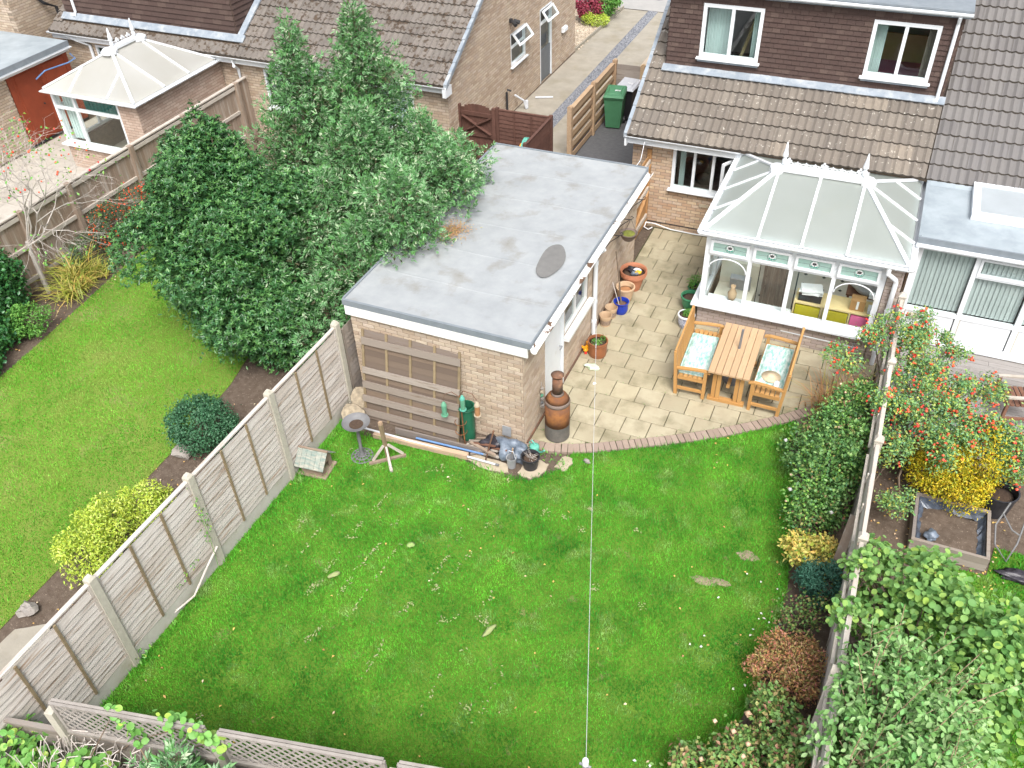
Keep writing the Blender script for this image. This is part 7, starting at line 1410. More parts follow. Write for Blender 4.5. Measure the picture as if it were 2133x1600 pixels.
mf = thing('metal_frame', 'bent grey tubular frame lying by the black tub', 'frame', (3.15, 10.8, 0)); MB().tube([(3.12, 11.12, .5), (2.98, 10.8, .28), (3.02, 10.55, .12), (3.2, 10.35, .03), (3.3, 10.6, .2), (3.36, 10.95, .42)], .014, 6).obj('bent_leg', 'iron_grey', mf); MB().tube([(3.05, 10.95, .4), (3.2, 10.75, .3), (3.32, 10.7, .28)], .012, 6).obj('cross_tube', 'iron_grey', mf)
for lab, c, r, s_ in (('shiny black plastic sheet crumpled on the right lawn', (3.32, 10.1, .05), (.28, .1, .055), 21),): tag(MB().blob(c, r, .4, 3, s_).obj('black_sheet', 'bag_black', smooth=True), lab, 'plastic sheet')
tag(MB().hexa([(1.14, 12.75, .01), (1.5, 12.75, .01), (1.5, 13.25, .01), (1.14, 13.25, .01), (1.12, 12.72, .42), (1.54, 12.72, .42), (1.54, 13.28, .42), (1.12, 13.28, .42)]).obj('storage_box', 'liner'), 'dark grey storage box half hidden beyond the right fence', 'box')
ac = thing('garden_chair', 'reddish brown slatted wooden armchair on the silvery deck', 'chair', (0, 0, 0))
for x in (-.29, .29):
    MB().bx(x-.025, x+.025, -.27, -.22, 0, .62).obj('front_leg', 'dark_wood', ac); m = MB(); m.hexa([(x-.025, .22, 0), (x+.025, .22, 0), (x+.025, .28, 0), (x-.025, .28, 0), (x-.025, .36, .92), (x+.025, .36, .92), (x+.025, .41, .92), (x-.025, .41, .92)]); m.obj('back_leg', 'dark_wood', ac); MB().bar((x, -.29, .635), (x, .33, .635), .06, .03).obj('armrest', 'rail_grey', ac); MB().bx(x-.02, x+.02, -.22, .23, .15, .2).obj('stretcher', 'dark_wood', ac)
for k in range(6): MB().bx(-.26, .26, -.26+k*.085, -.26+k*.085+.065, .42, .445).obj('seat_slat', 'dark_wood', ac)
for k in range(6): x = -.22+k*.088; MB().bar((x, .275, .5), (x, .365, .86), .035, .018, (1, 0, 0)).obj('back_slat', 'dark_wood', ac)
for z, y in ((.89, .385), (.48, .27)): MB().bar((-.27, y, z), (.27, y, z), .03, .07).obj('back_rail', 'dark_wood', ac)
place(ac, (3.2, 13.72, .115), RAD(-75))
ub = thing('stone_block', 'square whitish stone block on the deck at the right edge', 'stone block', (3.45, 12.72, .11)); MB().hexa([(3.2, 12.5, .115), (3.7, 12.5, .115), (3.7, 12.95, .115), (3.2, 12.95, .115), (3.23, 12.53, .2), (3.67, 12.53, .2), (3.67, 12.92, .2), (3.23, 12.92, .2)]).obj('block', 'rock', ub); MB().lathe([(.09, .2), (.08, .26), (.03, .27), (.03, .4), (0, .4)], (3.45, 12.72, 0), 14).obj('socket', 'iron_grey', ub)
tag(MB().bar((2.2, 6.3, 1.1), (5.0, 8.6, 1.3), .012, .012).obj('blue_line', 'blue_pole'), 'thin blue washing line behind the trees at the right edge', 'line')
# ================================================================ PLANTS
def bush(name, lab, cat, base, lobes, n, mat, L, Wd, stems=6, group=None, per=9, **kw):
    t = thing(name, lab, cat, base, group); leaf_mass('foliage', mat, lumps(lobes, per, seed=len(lab)) if per else lobes, n, L, Wd, t, **kw)
    if stems:
        m = MB(); A = np.array(lobes); tips = []
        for k in range(stems): q = A[k % len(A)]; tips.append((q[0]+random.uniform(-.4, .4)*q[3], q[1]+random.uniform(-.4, .4)*q[4], q[2]+random.uniform(-.1, .5)*q[5]))
        branches(m, (base[0], base[1], 0), tips, .03 if max(A[:, 5]) < 1 else .09, .01, .1); m.obj('stems', 'bark', t)
    return t
# --- glossy laurel
LB = [(-10.95, 10.85, 1.75, 1.65, 1.5, 1.75), (-11.25, 11.2, 3.0, 1.2, 1.1, 1.2), (-10.35, 10.35, 1.15, 1.2, 1.1, 1.15), (-9.65, 10.3, .75, .85, .75, .75), (-11.75, 10.9, 2.2, .9, .9, 1.0), (-10.35, 11.2, 2.6, 1.1, 1.0, 1.1), (-11.2, 11.4, 3.75, .55, .5, .55), (-11.7, 11.3, 3.3, .6, .55, .6), (-10.5, 11.3, 3.4, .5, .5, .5)]
SPIRE = [(-11.25, 11.4, 4.1, .26, .26, .45), (-11.75, 11.35, 3.75, .24, .24, .42), (-10.55, 11.45, 3.7, .24, .24, .4), (-10.15, 11.2, 3.4, .25, .25, .35), (-12.25, 11.1, 3.0, .28, .28, .4), (-11.0, 11.0, 3.9, .2, .2, .35), (-10.9, 11.5, 4.05, .18, .18, .4)]
t = thing('laurel_bush', 'large rounded glossy dark green laurel beside the neighbour lawn', 'bush', (-10.9, 10.9, 0)); LL = lumps(LB, 10, (.22, .38), .78, seed=5)+SPIRE
rosettes('foliage', 'leaf_laurel', LL, 21000, .085, .034, t, 5, .24, .06, .8, .6)
P, O = lobes_points(LL, 130, .02, .02); P = P[P[:, 2] > 1.2]
for p_ in P: pass
sh = [(p_[0], p_[1], p_[2]+.12, .05, .05, random.uniform(.1, .24)) for p_ in P[:90]]; rosettes('young_shoots', 'leaf_laurel', sh, 1500, .06, .024, t, 5, .9, .1, 1.2, .8)
leaf_mass('inner_foliage', 'leaf_laurel', [(q[0], q[1], q[2], q[3]*.86, q[4]*.86, q[5]*.86) for q in LB], 11000, .10, .045, t, shell=.5, jit=.05, clump=.05)
m = MB(); branches(m, (-10.9, 10.9, 0), [(q[0], q[1], q[2]) for q in LL[::4]], .07, .01, .15); m.obj('stems', 'bark', t)
def sprays(t, P, O, L=.12, W=.034, fingers=4, fan=.5, lift=.3, mat='leaf_conifer'):
    k = len(P); D0 = norm(O+NR.normal(size=(k, 3))*.3+np.array([0, 0, lift])); S0 = norm(np.cross(D0, norm(O*.4+np.array([0, 0, 1.])+NR.normal(size=(k, 3))*.35))); N0 = np.cross(S0, D0); tone = NR.random(k); V = []; F = []; R = []; base = 0
    for q in range(fingers):      # a spray is a flat fan of scale-leaf fingers along a stem
        s = (q-(fingers-1)/2)/((fingers-1)/2); D = norm(D0+S0*(s*fan*1.6)[..., None] if np.ndim(s) else D0+S0*s*fan*1.6+NR.normal(size=(k, 3))*.12); ln = L*(1-.35*abs(s))*NR.uniform(.7, 1.25, k)
        v, f_, _ = leaf_quads(P+D0*(L*.35*(1-abs(s)))+NR.normal(size=(k, 3))*.008, D, N0, ln, W*NR.uniform(.7, 1.2, k), .08); V.append(v); F.append(f_+base); base += len(v); R += [np.clip(tone*.8+.2*NR.random(k), 0, .999)]*2
    return quads_obj('foliage', np.concatenate(V), np.concatenate(F), mat, t, 'stuff', rnd=np.concatenate(R))
def conifer(t, cones, n, L=.13, lump=.30, seed=3):
    """irregular plumes stacked round leading shoots: cones (x,y,z0,z1,r)"""
    r_ = random.Random(seed); lob = []
    for x, y, z0, z1, r in cones:
        h = z1-z0; cnt = int(11*h*r/1.4+6)
        for i in range(cnt):                    # plumes: chains of shrinking tufts running outwards and up
            u = (i+.5)/cnt; z = z0+h*u*.94; ww = r*min(1, (1-u)*2.3)**.8*r_.uniform(.66, 1.14); a = i*2.4+r_.uniform(-.4, .4); q = max(.10, (lump+.10*(1-u))*r*r_.uniform(.75, 1.15)*min(1, .5+(1-u)*1.3))
            for f_, s_ in ((.42, 1.0), (.72, .74), (.98, .46)): lob.append((x+math.cos(a)*ww*f_, y+math.sin(a)*ww*f_, z+ww*.42*(f_-.42), q*s_, q*s_, q*s_*1.2))
        lob.append((x, y, z0+h*.45, r*.55, r*.55, h*.42))
        lob.append((x, y, z1-.28, .17, .17, .34))
    MX = max(q[3] for q in lob)
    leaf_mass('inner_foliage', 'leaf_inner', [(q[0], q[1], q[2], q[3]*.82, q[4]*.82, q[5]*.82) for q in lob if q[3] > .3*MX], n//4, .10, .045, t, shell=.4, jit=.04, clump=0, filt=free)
    P, O = lobes_points(lob, n, .22, .05); P, O = keep_above(P, O, .05); k_ = free(P); return sprays(t, P[k_], O[k_], L, L*.25), lob
t = thing('conifer_tree', 'tall feathery green cypress overhanging the garage roof', 'tree', (-9.4, 13.6, 0))
CN = [(-10.6, 13.65, .2, 5.55, 1.25), (-9.75, 14.6, .2, 5.75, 1.35), (-9.1, 13.2, .2, 4.3, 1.45), (-8.3, 14.2, .3, 3.9, 1.15), (-8.1, 12.75, .2, 3.5, 1.2), (-9.2, 12.0, .1, 3.5, 1.35), (-8.2, 11.4, .3, 3.0, 1.1), (-8.7, 10.75, .1, 2.1, 1.0), (-7.55, 14.2, 2.0, 3.5, .8), (-7.4, 13.35, 2.3, 3.9, .75), (-7.55, 11.85, 2.2, 3.9, .9)]
conifer(t, CN, 76000, .11)
m = MB(); [m.tube([(c[0]+.2*(-9.4-c[0]), c[1]+.2*(13.6-c[1]), 0), (c[0], c[1], c[3]*.5), (c[0], c[1], c[3]-.3)], .12, 7, r1=.015) for c in CN if c[2] < 1]
for c in CN[:8]: branches(m, (c[0], c[1], c[3]*.4), [(c[0]+c[4]*.7*math.cos(a), c[1]+c[4]*.7*math.sin(a), c[3]*random.uniform(.3, .6)) for a in [k*1.05 for k in range(6)]], .03, .008)
m.obj('trunk', 'bark', t)
# --- small shrubs on the left
bush('round_shrub', 'small clipped round blue green shrub by the fence', 'shrub', (-9.62, 7.98, 0), lumps([(-9.62, 7.98, .5, .60, .56, .50)], 14, (.16, .26), .95, seed=8), 9000, 'leaf_box', .05, .03, 5, clump=.05, shell=.35, per=0)
bush('lime_shrub', 'bright lime green shrub just over the left fence', 'shrub', (-9.4, 5.5, 0), [(-9.42, 5.0, .38, .42, .45, .42), (-9.4, 5.6, .48, .48, .5, .48), (-9.32, 6.15, .4, .38, .45, .42)], 12000, 'leaf_lime', .06, .022, 6, clump=.08, shell=.4)
t = thing('ivy', 'dark glossy ivy climbing the board fence end at the left edge', 'ivy', (-15.9, 9.2, 0)); leaf_mass('leaves', 'leaf_ivy', [(-16.1, 9.6, .8, .35, .6, .9), (-15.6, 8.6, .45, .6, .6, .55), (-15.1, 7.8, .3, .5, .6, .4)], 9000, .08, .07, t, clump=.1); branches(MB(), (-16.2, 9.6, 0), [(-16.2, 9.3, 1.6), (-16.2, 9.9, 1.5), (-15.6, 8.6, .5)], .02, .006).obj('stems', 'bark', t)
bush('small_bush', 'small loose green bush at the soil edge by the ivy', 'bush', (-15.1, 9.35, 0), [(-15.1, 9.35, .35, .38, .4, .34), (-15.3, 9.0, .3, .3, .3, .28)], 2600, 'leaf_green', .055, .035, 5, clump=.15)
t = bush('cotoneaster', 'dark cotoneaster covered in orange red berries against the board fence', 'bush', (-15.95, 12.75, 0), [(-15.95, 12.6, .55, .38, .7, .55), (-15.8, 13.4, .65, .4, .55, .6), (-15.95, 11.8, .4, .3, .5, .42)], 6500, 'leaf_cotoneaster', .05, .022, 8, clump=.2); P, _ = lobes_points([(-15.85, 12.7, .6, .4, .7, .55), (-15.75, 13.4, .7, .4, .5, .55)], 520, .2, .1); bumps('berries', 'berry_orange', P, .022, t)
def straps(t, base, n, L, Wd, mat, spread=.5, name='leaves'):
    V = []; F = []; k = 0
    for i in range(n):
        a = random.uniform(0, 6.28); l_ = L*random.uniform(.6, 1.2); x, y = base[0]+random.gauss(0, .14), base[1]+random.gauss(0, .14); w = Wd*random.uniform(.7, 1.2); d = (math.cos(a), math.sin(a)); s = (-d[1]*w/2, d[0]*w/2); sp = spread*random.uniform(.5, 1.3)
        for j in range(5):
            u = j/4; r = l_*sp*u*(.5+u*.5); z = base[2]+l_*(u-.75*sp*u*u); ww = 1-u*.9; V += [(x+d[0]*r+s[0]*ww, y+d[1]*r+s[1]*ww, max(.02, z)), (x+d[0]*r-s[0]*ww, y+d[1]*r-s[1]*ww, max(.02, z))]
        F += [(k+2*j, k+2*j+1, k+2*j+3, k+2*j+2) for j in range(4)]; k += 10
    r = np.repeat(NR.random(n), 4); return quads_obj(name, V, F, mat, t, 'stuff', rnd=r)
t = thing('strappy_plant', 'yellowing strap leaved clump in the soil by the left lawn', 'plant', (-15.65, 11.1, 0)); straps(t, (-15.75, 11.2, 0), 190, .95, .042, 'leaf_strap', .75); straps(t, (-15.45, 10.75, 0), 150, .75, .035, 'leaf_strap', .9); straps(t, (-15.5, 11.5, 0), 90, .6, .035, 'leaf_strap', .8)
# --- bare tree with red berries at the left edge
t = thing('berry_tree', 'nearly bare pale twigged tree with red berries at the left edge', 'tree', (-16.0, 10.5, 0)); m = MB(); ends = []
def grow(p, d, l_, r, dep):
    d = d.normalized(); q = p+d*l_; mid = p.lerp(q, .5)+Vector((random.gauss(0, .06), random.gauss(0, .06), random.gauss(0, .06)))*l_; m.tube([p, mid, q], r, 4 if dep < 3 else 5, r1=r*.62)
    if dep == 0: ends.append(q); return
    for k in range(random.choice((2, 3, 3))): grow(q if k else mid.lerp(q, .6), d+Vector((random.gauss(0, .55), random.gauss(0, .45), random.gauss(0, .35)-.06)), l_*random.uniform(.6, .85), r*.6, dep-1)
for d in ((.75, .15, 1.1), (.9, .1, .75), (.5, .1, 1.5), (.2, .4, 1.1), (.3, .1, .9)): grow(Vector((-16.05, 10.6, .9 if d[2] < .5 else 1.2)), Vector(d), 1.0, .022, 5)
m.tube([(-16.05, 10.6, 0), (-16.06, 10.6, .8), (-16.05, 10.6, 1.3)], .055, 7, r1=.035); m.obj('branches', 'twig_pale', t)
hi = np.array([tuple(e) for e in ends]); up_ = hi[hi[:, 2] > 3.0]
if len(up_): bumps('berries', 'hip_red', up_[NR.choice(len(up_), min(len(up_), 70), replace=False)]+NR.normal(size=(min(len(up_), 70), 3))*.03, .026, t)
P = hi[NR.choice(len(hi), 420)]+NR.normal(size=(420, 3))*.06; k = len(P); V, F_, _ = leaf_quads(P, norm(NR.normal(size=(k, 3))), norm(NR.normal(size=(k, 3))), NR.uniform(.05, .09, k), NR.uniform(.03, .05, k)); quads_obj('leaves', V, F_, 'leaf_vine', t, 'stuff')
# --- right border
RB = [(.42, 10.5, .62, .52, .75, .6), (.5, 11.4, .65, .5, .6, .55), (.35, 9.9, .45, .4, .5, .45), (.62, 12.0, .8, .36, .45, .6), (.75, 10.9, .95, .3, .6, .5), (.05, 11.3, .4, .35, .5, .38)]
t = bush('rose_bush', 'big dark green rose bush with pale blooms filling the right border', 'rose bush', (.45, 10.6, 0), RB, 10500, 'leaf_rose', .062, .044, 26, clump=.3, shell=.85, jit=.16, per=7); leaf_mass('old_leaves', 'leaf_mixedrose', lumps(RB, 6, (.3, .5), .8), 2200, .055, .04, t, shell=.7, jit=.16); P, O = lobes_points(RB, 30, .05, .05); bumps('blooms', 'petal_white', P[P[:, 2] > .4], .034, t); P, O = lobes_points(RB, 26, .05, .05); bumps('buds', 'petal_peach', P[P[:, 2] > .4], .03, t); P, O = lobes_points(lumps(RB, 9), 3400, .15, .1); k = len(P); V, F_, _ = leaf_quads(P, O, norm(NR.normal(size=(k, 3))), NR.uniform(.04, .065, k), NR.uniform(.025, .04, k)); quads_obj('young_leaves', V, F_, 'leaf_vine', t, 'stuff')
t = thing('dry_grass_clump', 'rust brown dry strappy clump behind the rose bush', 'plant', (.35, 12.75, 0)); straps(t, (.3, 12.7, 0), 170, 1.0, .03, 'leaf_dry', .6); straps(t, (.6, 12.9, .1), 90, .9, .03, 'leaf_dry', .6)
t = bush('variegated_shrub', 'yellow and cream variegated shrub in the right border', 'shrub', (.6, 9.0, 0), [(.55, 9.05, .42, .42, .36, .36), (.75, 8.95, .35, .25, .3, .3)], 3600, 'leaf_varieg', .075, .04, 5, clump=.12)
bush('bluish_shrub', 'blue green fine leaved shrub below the variegated one', 'shrub', (.75, 8.5, 0), [(.75, 8.55, .45, .3, .36, .42), (.6, 8.75, .3, .26, .3, .3)], 4200, 'leaf_bluish', .055, .022, 5, clump=.2)
t = bush('sparse_rose', 'sparse thin leaved rose over bare soil in the right border', 'rose bush', (.6, 8.0, 0), [(.62, 8.1, .35, .4, .3, .35), (.45, 7.8, .3, .35, .3, .3)], 700, 'leaf_mixedrose', .05, .035, 10, clump=.2, shell=.8)
bush('bronze_spirea', 'coppery red and orange spirea in the right border', 'shrub', (.55, 7.1, 0), [(.5, 7.3, .35, .42, .4, .36), (.68, 6.95, .42, .35, .4, .4), (.3, 7.05, .28, .3, .35, .28)], 6800, 'leaf_spirea', .05, .02, 7, clump=.14)
t = bush('pink_rose_bush', 'mixed red leaved rose bush with peach blooms at the bottom edge', 'rose bush', (.35, 5.8, 0), [(.55, 6.1, .5, .4, .5, .45), (.2, 5.5, .45, .55, .5, .42), (.75, 5.4, .6, .35, .5, .5), (-.25, 5.15, .35, .4, .4, .35)], 8500, 'leaf_mixedrose', .07, .05, 12, clump=.2, shell=.6)
P, _ = lobes_points([(.4, 5.6, .55, .7, .6, .5)], 26, .05, .05); bumps('blooms', 'petal_peach', P[P[:, 2] > .4], .045, t); P, _ = lobes_points([(-.25, 5.15, .4, .4, .4, .35)], 14, .05, .05); bumps('yellow_blooms', 'petal_yellow', P[P[:, 2] > .3], .035, t)
# --- rose hips and golden shrub
HB = [(1.55, 11.7, 1.35, .6, .6, .5), (2.15, 11.5, 1.25, .65, .55, .45), (1.4, 12.6, 1.5, .5, .5, .5), (1.25, 13.3, 1.75, .42, .4, .35), (.75, 13.1, 1.6, .4, .35, .25), (1.85, 12.3, 1.45, .45, .4, .35), (2.75, 11.6, 1.2, .4, .4, .35), (1.3, 11.0, 1.05, .3, .4, .3), (2.3, 11.5, 1.35, .25, .3, .3), (1.95, 11.0, 1.2, .22, .25, .4), (3.0, 11.2, 1.1, .28, .3, .3), (1.0, 11.4, 1.6, .3, .4, .2), (1.85, 13.2, 1.5, .35, .3, .25), (2.45, 12.6, 1.3, .35, .35, .25), (.35, 12.75, 1.3, .4, .25, .18), (1.55, 10.45, .55, .25, .3, .25)]
t = thing('rose_hip_shrub', 'sprawling shrub full of red rose hips arching over the right fence', 'shrub', (1.7, 11.9, 0)); leaf_mass('foliage', 'leaf_rosehip', lumps(HB, 5, (.3, .5)), 24000, .055, .03, t, clump=.2, shell=.8, jit=.12)
P, O = lobes_points(lumps(HB[:15], 5, (.3, .5)), 300, .1, .06); P = np.repeat(P, 3, 0)+NR.normal(size=(900, 3))*.035; m_ = (P[:, 2] > .75); bumps('hips', 'hip_red', P[m_], .026, t)
m = MB(); branches(m, (1.75, 11.9, 0), [(h[0], h[1], h[2]+h[5]*.4) for h in HB], .035, .008, .25); branches(m, (1.5, 12.1, 0), [(h[0]+random.gauss(0, .2), h[1]+random.gauss(0, .2), h[2]+h[5]*.6) for h in HB], .02, .004, .25); m.obj('canes', 'bark', t)
bush('golden_shrub', 'bright golden yellow shrub under the rose hips', 'shrub', (2.15, 11.25, 0), [(2.15, 11.2, .72, .5, .4, .55), (2.68, 11.35, 1.0, .42, .42, .55), (1.85, 11.25, .6, .33, .33, .42), (2.45, 11.05, .5, .45, .28, .45)], 13000, 'leaf_yellow', .05, .022, 8, clump=.12)
# --- broad-leaved trees at lower right; the nearest leaves are separate
def leaf_mesh(name, mat, L, Wd, kind='round'):
    m = MB(); ns = 6; vs = []
    for i in range(ns+1):
        u = i/ns; w = Wd/2*(math.sin(math.pi*min(1, u*.96+.04))**(.55 if kind == 'round' else .9)); zc = -.22*L*u*u; vs += [(-w, L*u, zc+.10*Wd), (0, L*u, zc), (w, L*u, zc+.10*Wd)]
    fs = []
    for i in range(ns): a = 3*i; fs += [(a, a+1, a+4, a+3), (a+1, a+2, a+5, a+4)]
    me = bpy.data.meshes.new(name); me.from_pydata(vs, [], fs); me.polygons.foreach_set('use_smooth', [True]*len(fs)); me.materials.append(MATS[mat]); me.update(); return me
def leafy_tree(name, lab, base, lobes, n, mat, L, Wd, kind, singles=300, twigmat='bark', droop=.2, clump=.15):
    t = thing(name, lab, 'tree', base); me = leaf_mesh('leaf', mat, L, Wd, kind); A = np.array(lobes)
    P, O = lobes_points(lumps(lobes, 8, (.25, .45), .85, seed=int(L*1000)), n, .7, .08, clump); P, O = keep_above(P, O, .15); cam_p = np.array([0, 0, 10.7])
    o_ = np.argsort(np.linalg.norm(P-cam_p, axis=1)-.0*P[:, 2]); P, O = P[o_], O[o_]; k = len(P)
    N = norm(O*.6+NR.normal(size=(k, 3))*.62+np.array([0, 0, .8])); D = norm(np.cross(N, NR.normal(size=(k, 3)))+O*.6-np.array([0, 0, droop])); S = norm(np.cross(D, N)); N = np.cross(S, D)
    sc = NR.uniform(.65, 1.2, k)
    base_v = np.array([v.co[:] for v in me.vertices]); polys = np.array([p.vertices[:] for p in me.polygons]); j0 = min(singles, k)
    for j in range(j0):
        o = bpy.data.objects.new('leaf', me); COL.objects.link(o); o.parent = t; M4 = Matrix(((S[j][0], D[j][0], N[j][0], 0), (S[j][1], D[j][1], N[j][1], 0), (S[j][2], D[j][2], N[j][2], 0), (0, 0, 0, 1)))
        o.rotation_euler = M4.to_euler(); o.location = Vector(P[j])-Vector(base); o.scale = (sc[j],)*3
    B = np.stack([S, D, N], 2)[j0:]; V = np.einsum('nij,vj->nvi', B, base_v)*sc[j0:, None, None]+P[j0:, None, :]; kk = k-j0; F_ = (np.arange(kk)[:, None, None]*len(base_v)+polys[None]).reshape(-1, 4)
    quads_obj('crown', V.reshape(-1, 3), F_, mat, t, 'stuff', rnd=np.repeat(NR.random(kk), len(polys)))
    m = MB(); c0 = Vector(base); tips = [(a[0]+random.uniform(-.5, .5)*a[3], a[1]+random.uniform(-.5, .5)*a[4], a[2]+a[5]*random.uniform(.0, .8)) for a in lobes for _ in range(7)]; m.tube([c0, c0+Vector((.03, .02, .5))], .06, 7, r1=.05); branches(m, c0+Vector((.03, .02, .45)), tips, .022, .005, .12); m.obj('trunk', twigmat, t); return t
leafy_tree('hazel_tree', 'round leaved light green hazel filling the lower right corner', (2.0, 7.4, 0), [(1.75, 7.85, 1.55, .75, .6, .55), (2.35, 7.3, 1.75, .8, .7, .6), (1.45, 7.6, 1.25, .45, .6, .5), (2.75, 6.9, 1.6, .6, .7, .6), (1.2, 8.35, 1.5, .25, .35, .3), (1.05, 7.9, 1.7, .2, .3, .2), (1.0, 7.2, 1.65, .2, .25, .2), (1.75, 8.6, 1.35, .3, .3, .25), (2.2, 6.5, 1.3, .8, .6, .7), (2.8, 7.7, 1.5, .45, .5, .4)], 6400, 'leaf_hazel', .082, .074, 'round')
leafy_tree('pear_tree', 'pear tree with upright reddish twigs and grey green leaves by the right fence', (1.65, 5.9, 0), [(1.5, 6.2, 1.8, .5, .6, .6), (1.75, 5.7, 1.9, .6, .6, .65), (1.3, 5.5, 1.6, .45, .5, .5), (1.1, 6.1, 1.75, .22, .25, .2), (2.2, 6.0, 1.6, .4, .5, .5), (1.9, 5.1, 1.8, .6, .5, .6)], 4600, 'leaf_pear', .078, .042, 'oval', twigmat='plank_orange')
pt_ = bpy.data.objects['pear_tree']; m = MB(); PP = []; DD = []; rs_ = random.Random(4)      # upright leafy shoots of the pear
for k in range(95):
    x, y = rs_.uniform(1.15, 2.25), rs_.uniform(4.9, 6.75); b0 = Vector((x, y, rs_.uniform(1.55, 2.1))); d = Vector((rs_.gauss(.25, .3), rs_.gauss(.1, .3), 1)).normalized(); l_ = rs_.uniform(.35, .75); m.tube([b0, b0+d*l_*.5, b0+d*l_], .007, 4, r1=.003)
    for q in range(int(l_/.045)):
        a_ = q*2.4; PP.append(b0+d*(.045*q+.03)); u_, w_, _ = frame(d); DD.append((u_*math.cos(a_)+w_*math.sin(a_)+d*.7).normalized())
m.obj('shoots', 'plank_orange', pt_); P = np.array(PP); D = np.array(DD); k = len(P); N = norm(np.cross(np.cross(D, np.array([0, 0, 1.])), D)+NR.normal(size=(k, 3))*.35); V, F_, _ = leaf_quads(P, norm(D), N, NR.uniform(.06, .10, k), NR.uniform(.03, .05, k), .45); r = NR.random(k); quads_obj('shoot_leaves', V, F_, 'leaf_pear', pt_, 'stuff', rnd=np.concatenate([r, r]))
m = bush('shrub_under_fence', 'dark leafy undergrowth at the foot of the right fence below the trees', 'shrub', (1.4, 6.5, 0), [(1.4, 6.5, .4, .3, 1.2, .4), (1.7, 5.2, .4, .5, .6, .4)], 2600, 'leaf_green', .08, .06, 5)
# --- bottom left: vine, dry twigs, conifer tips
VN = [(-7.7, 2.25, .95, .5, .35, .35), (-7.0, 2.1, .9, .5, .3, .35), (-6.5, 2.3, 1.1, .4, .25, .25), (-8.3, 2.3, 1.0, .4, .3, .3)]
t = thing('vine', 'bright green broad leaved vine at the bottom left corner', 'vine', (-7.2, 2.1, 0)); me = leaf_mesh('leaf', 'leaf_vine', .085, .08, 'round'); P, O = lobes_points(VN, 1300, .5, .08, .1)
P2, O2 = lobes_points([(-6.2, 2.75, 1.85, .18, .06, .16), (-5.4, 2.9, 1.9, .4, .1, .18), (-6.0, 2.72, 1.6, .12, .08, .2), (-5.05, 2.95, 1.75, .2, .1, .2)], 150, .8, .05); P = np.concatenate([P, P2]); O = np.concatenate([O, O2]); P = P[:, :]; k = len(P); bv = np.array([v.co[:] for v in me.vertices]); pl = np.array([p.vertices[:] for p in me.polygons])
N = norm(O*.4+NR.normal(size=(k, 3))*.4+np.array([0, -.2, 1.0])); D = norm(np.cross(N, NR.normal(size=(k, 3)))-np.array([0, 0, .2])); S = norm(np.cross(D, N)); N = np.cross(S, D); sc = NR.uniform(.55, 1.2, k)
for j in range(280):
    M4 = Matrix(((S[j][0], D[j][0], N[j][0], 0), (S[j][1], D[j][1], N[j][1], 0), (S[j][2], D[j][2], N[j][2], 0), (0, 0, 0, 1))); o = bpy.data.objects.new('leaf', me); COL.objects.link(o); o.parent = t; o.rotation_euler = M4.to_euler(); o.location = Vector(P[j])-WL[t.name]; o.scale = (sc[j],)*3
V = np.einsum('nij,vj->nvi', np.stack([S, D, N], 2)[280:], bv)*sc[280:, None, None]+P[280:, None, :]; quads_obj('foliage', V.reshape(-1, 3), (np.arange(k-280)[:, None, None]*len(bv)+pl[None]).reshape(-1, 4), 'leaf_vine', t, 'stuff', rnd=np.repeat(NR.random(k-280), len(pl)))
m = MB(); branches(m, (-7.3, 2.1, 0), [(v_[0], v_[1], v_[2]) for v_ in VN]+[(-6.2, 2.72, 1.9), (-5.4, 2.88, 1.9), (-5.1, 2.95, 1.7)], .018, .005, .2); m.obj('stems', 'bark', t)
t = thing('dry_twigs', 'mass of dry pale grass stems below the lattice fence', 'twigs', (-5.9, 2.3, 0)); m = MB()
for k in range(420):
    x, y = random.uniform(-7.2, -5.2), random.uniform(1.9, 2.6); a = random.gauss(1.2, .7); l_ = random.uniform(.3, .7); z = random.uniform(.5, 1.05); m.tube([(x, y, z), (x+.4*l_*math.cos(a), y+.25*l_*math.sin(a), z+l_*.55), (x+.8*l_*math.cos(a), y+.35*l_*math.sin(a), z+l_*.7)], .006, 3)
m.obj('stems', 'twig_pale', t, kind='stuff'); bush('undergrowth', 'tangled green undergrowth below the back fence', 'undergrowth', (-6.3, 1.9, 0), [(-7.5, 1.8, .5, 1.0, .5, .45), (-5.6, 2.1, .45, 1.0, .5, .45), (-4.2, 2.3, .4, 1.0, .5, .4)], 3800, 'leaf_green', .1, .07, 6)
t = thing('young_conifer', 'feathery bright green conifer tips in front of the lattice fence', 'conifer', (-5.1, 2.55, 0)); conifer(t, [(-5.25, 2.55, .3, 1.95, .34), (-4.75, 2.6, .3, 1.85, .34), (-5.7, 2.45, .2, 1.55, .35), (-4.35, 2.62, .2, 1.65, .32), (-3.9, 2.7, .2, 1.5, .35)], 2600, .12, .4); m = MB(); [m.tube([(x, 2.55, 0), (x, 2.56, 1.8)], .02, 5, r1=.005) for x in (-5.25, -4.75, -5.7, -4.35, -3.9)]; m.obj('trunk', 'plank_orange', t)
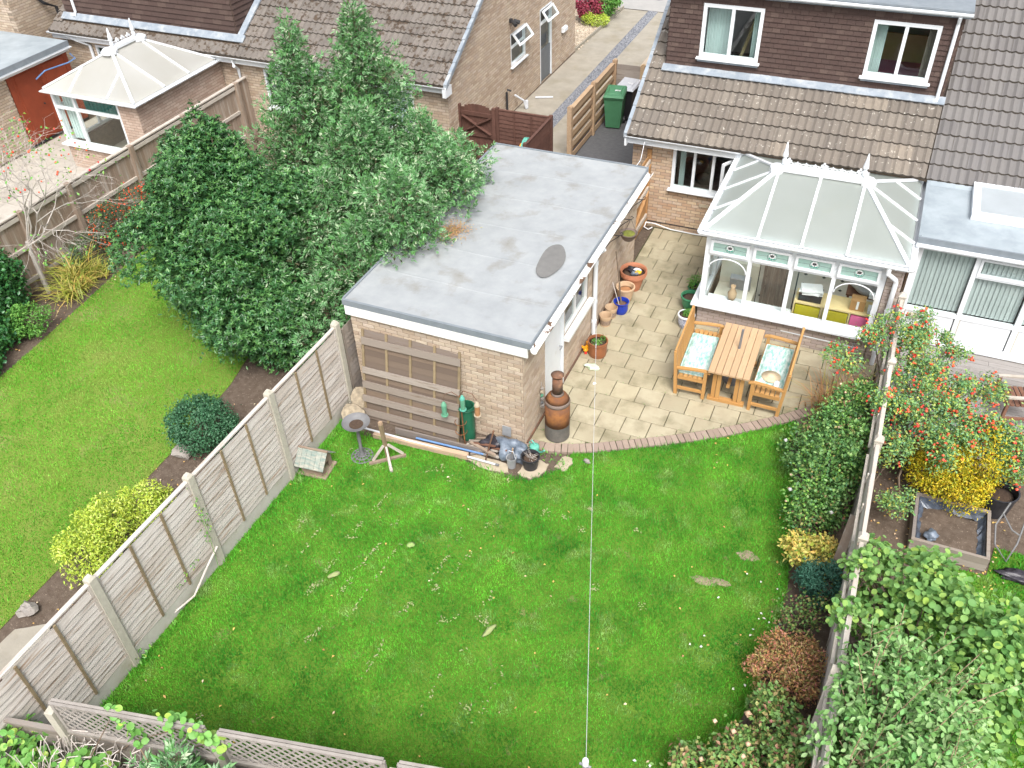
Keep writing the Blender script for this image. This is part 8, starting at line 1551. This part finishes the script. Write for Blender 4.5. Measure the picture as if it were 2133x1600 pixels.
t = thing('tall_weed', 'thin tall weed with a small yellow flower behind the lattice fence', 'weed', (-5.3, 3.2, 0)); MB().tube([(-5.3, 3.2, 0), (-5.3, 3.25, .5), (-5.28, 3.3, .95)], .008, 5, r1=.004).obj('stem', 'leaf_vine', t); leaf_mass('leaves', 'leaf_green', [(-5.3, 3.22, .3, .08, .08, .2)], 26, .09, .05, t); bumps('flower', 'petal_yellow', np.array([(-5.28, 3.3, .96)]), .022, t)
# --- climbing weeds on the left fence, front-garden bushes
t = thing('fence_creeper', 'thin green creeper on the lap fence by the second concrete post', 'creeper', (-7.72, 5.8, 0)); leaf_mass('leaves', 'leaf_vine', [(-7.7, 5.84, 1.1, .03, .08, .5), (-7.7, 5.3, .55, .03, .3, .08), (-7.7, 4.2, .12, .04, .2, .1)], 90, .05, .035, t); MB().tube([(-7.71, 5.8, 0), (-7.7, 5.84, .7), (-7.7, 5.82, 1.5)], .005, 4).obj('stem', 'leaf_vine', t)
bush('red_bush', 'purple red bush in the far front garden', 'bush', (-10.75, 31.2, 0), [(-10.75, 31.2, .5, .5, .5, .5)], 2400, 'leaf_red', .09, .05, 4); bush('green_bush', 'dense green bush in the far front garden by the drive', 'bush', (-10.3, 31.5, 0), [(-10.3, 31.6, .55, .55, .55, .55), (-10.35, 32.1, .5, .5, .4, .5)], 4200, 'leaf_green', .08, .05, 4); bush('yellow_bush', 'low yellow green shrub before the far green bush', 'bush', (-10.3, 30.75, 0), [(-10.3, 30.75, .22, .5, .3, .22)], 1500, 'leaf_lime', .07, .03, 3)
P = np.stack([NR.uniform(-4.35, -3.6, 60), NR.uniform(9.75, 10.0, 60), np.full(60, .05)], 1); k = 60
V, F_, _ = leaf_quads(P, norm(NR.normal(size=(k, 3))*[1, 1, .5]+[0, 0, .3]), norm(NR.normal(size=(k, 3))*.4+[0, 0, 1]), NR.uniform(.03, .07, k), NR.uniform(.02, .04, k)); tag(quads_obj('corner_weeds', V, F_, 'leaf_green', None, 'stuff'), 'low weeds in the soil between stepping stones and brick edging', 'weeds')
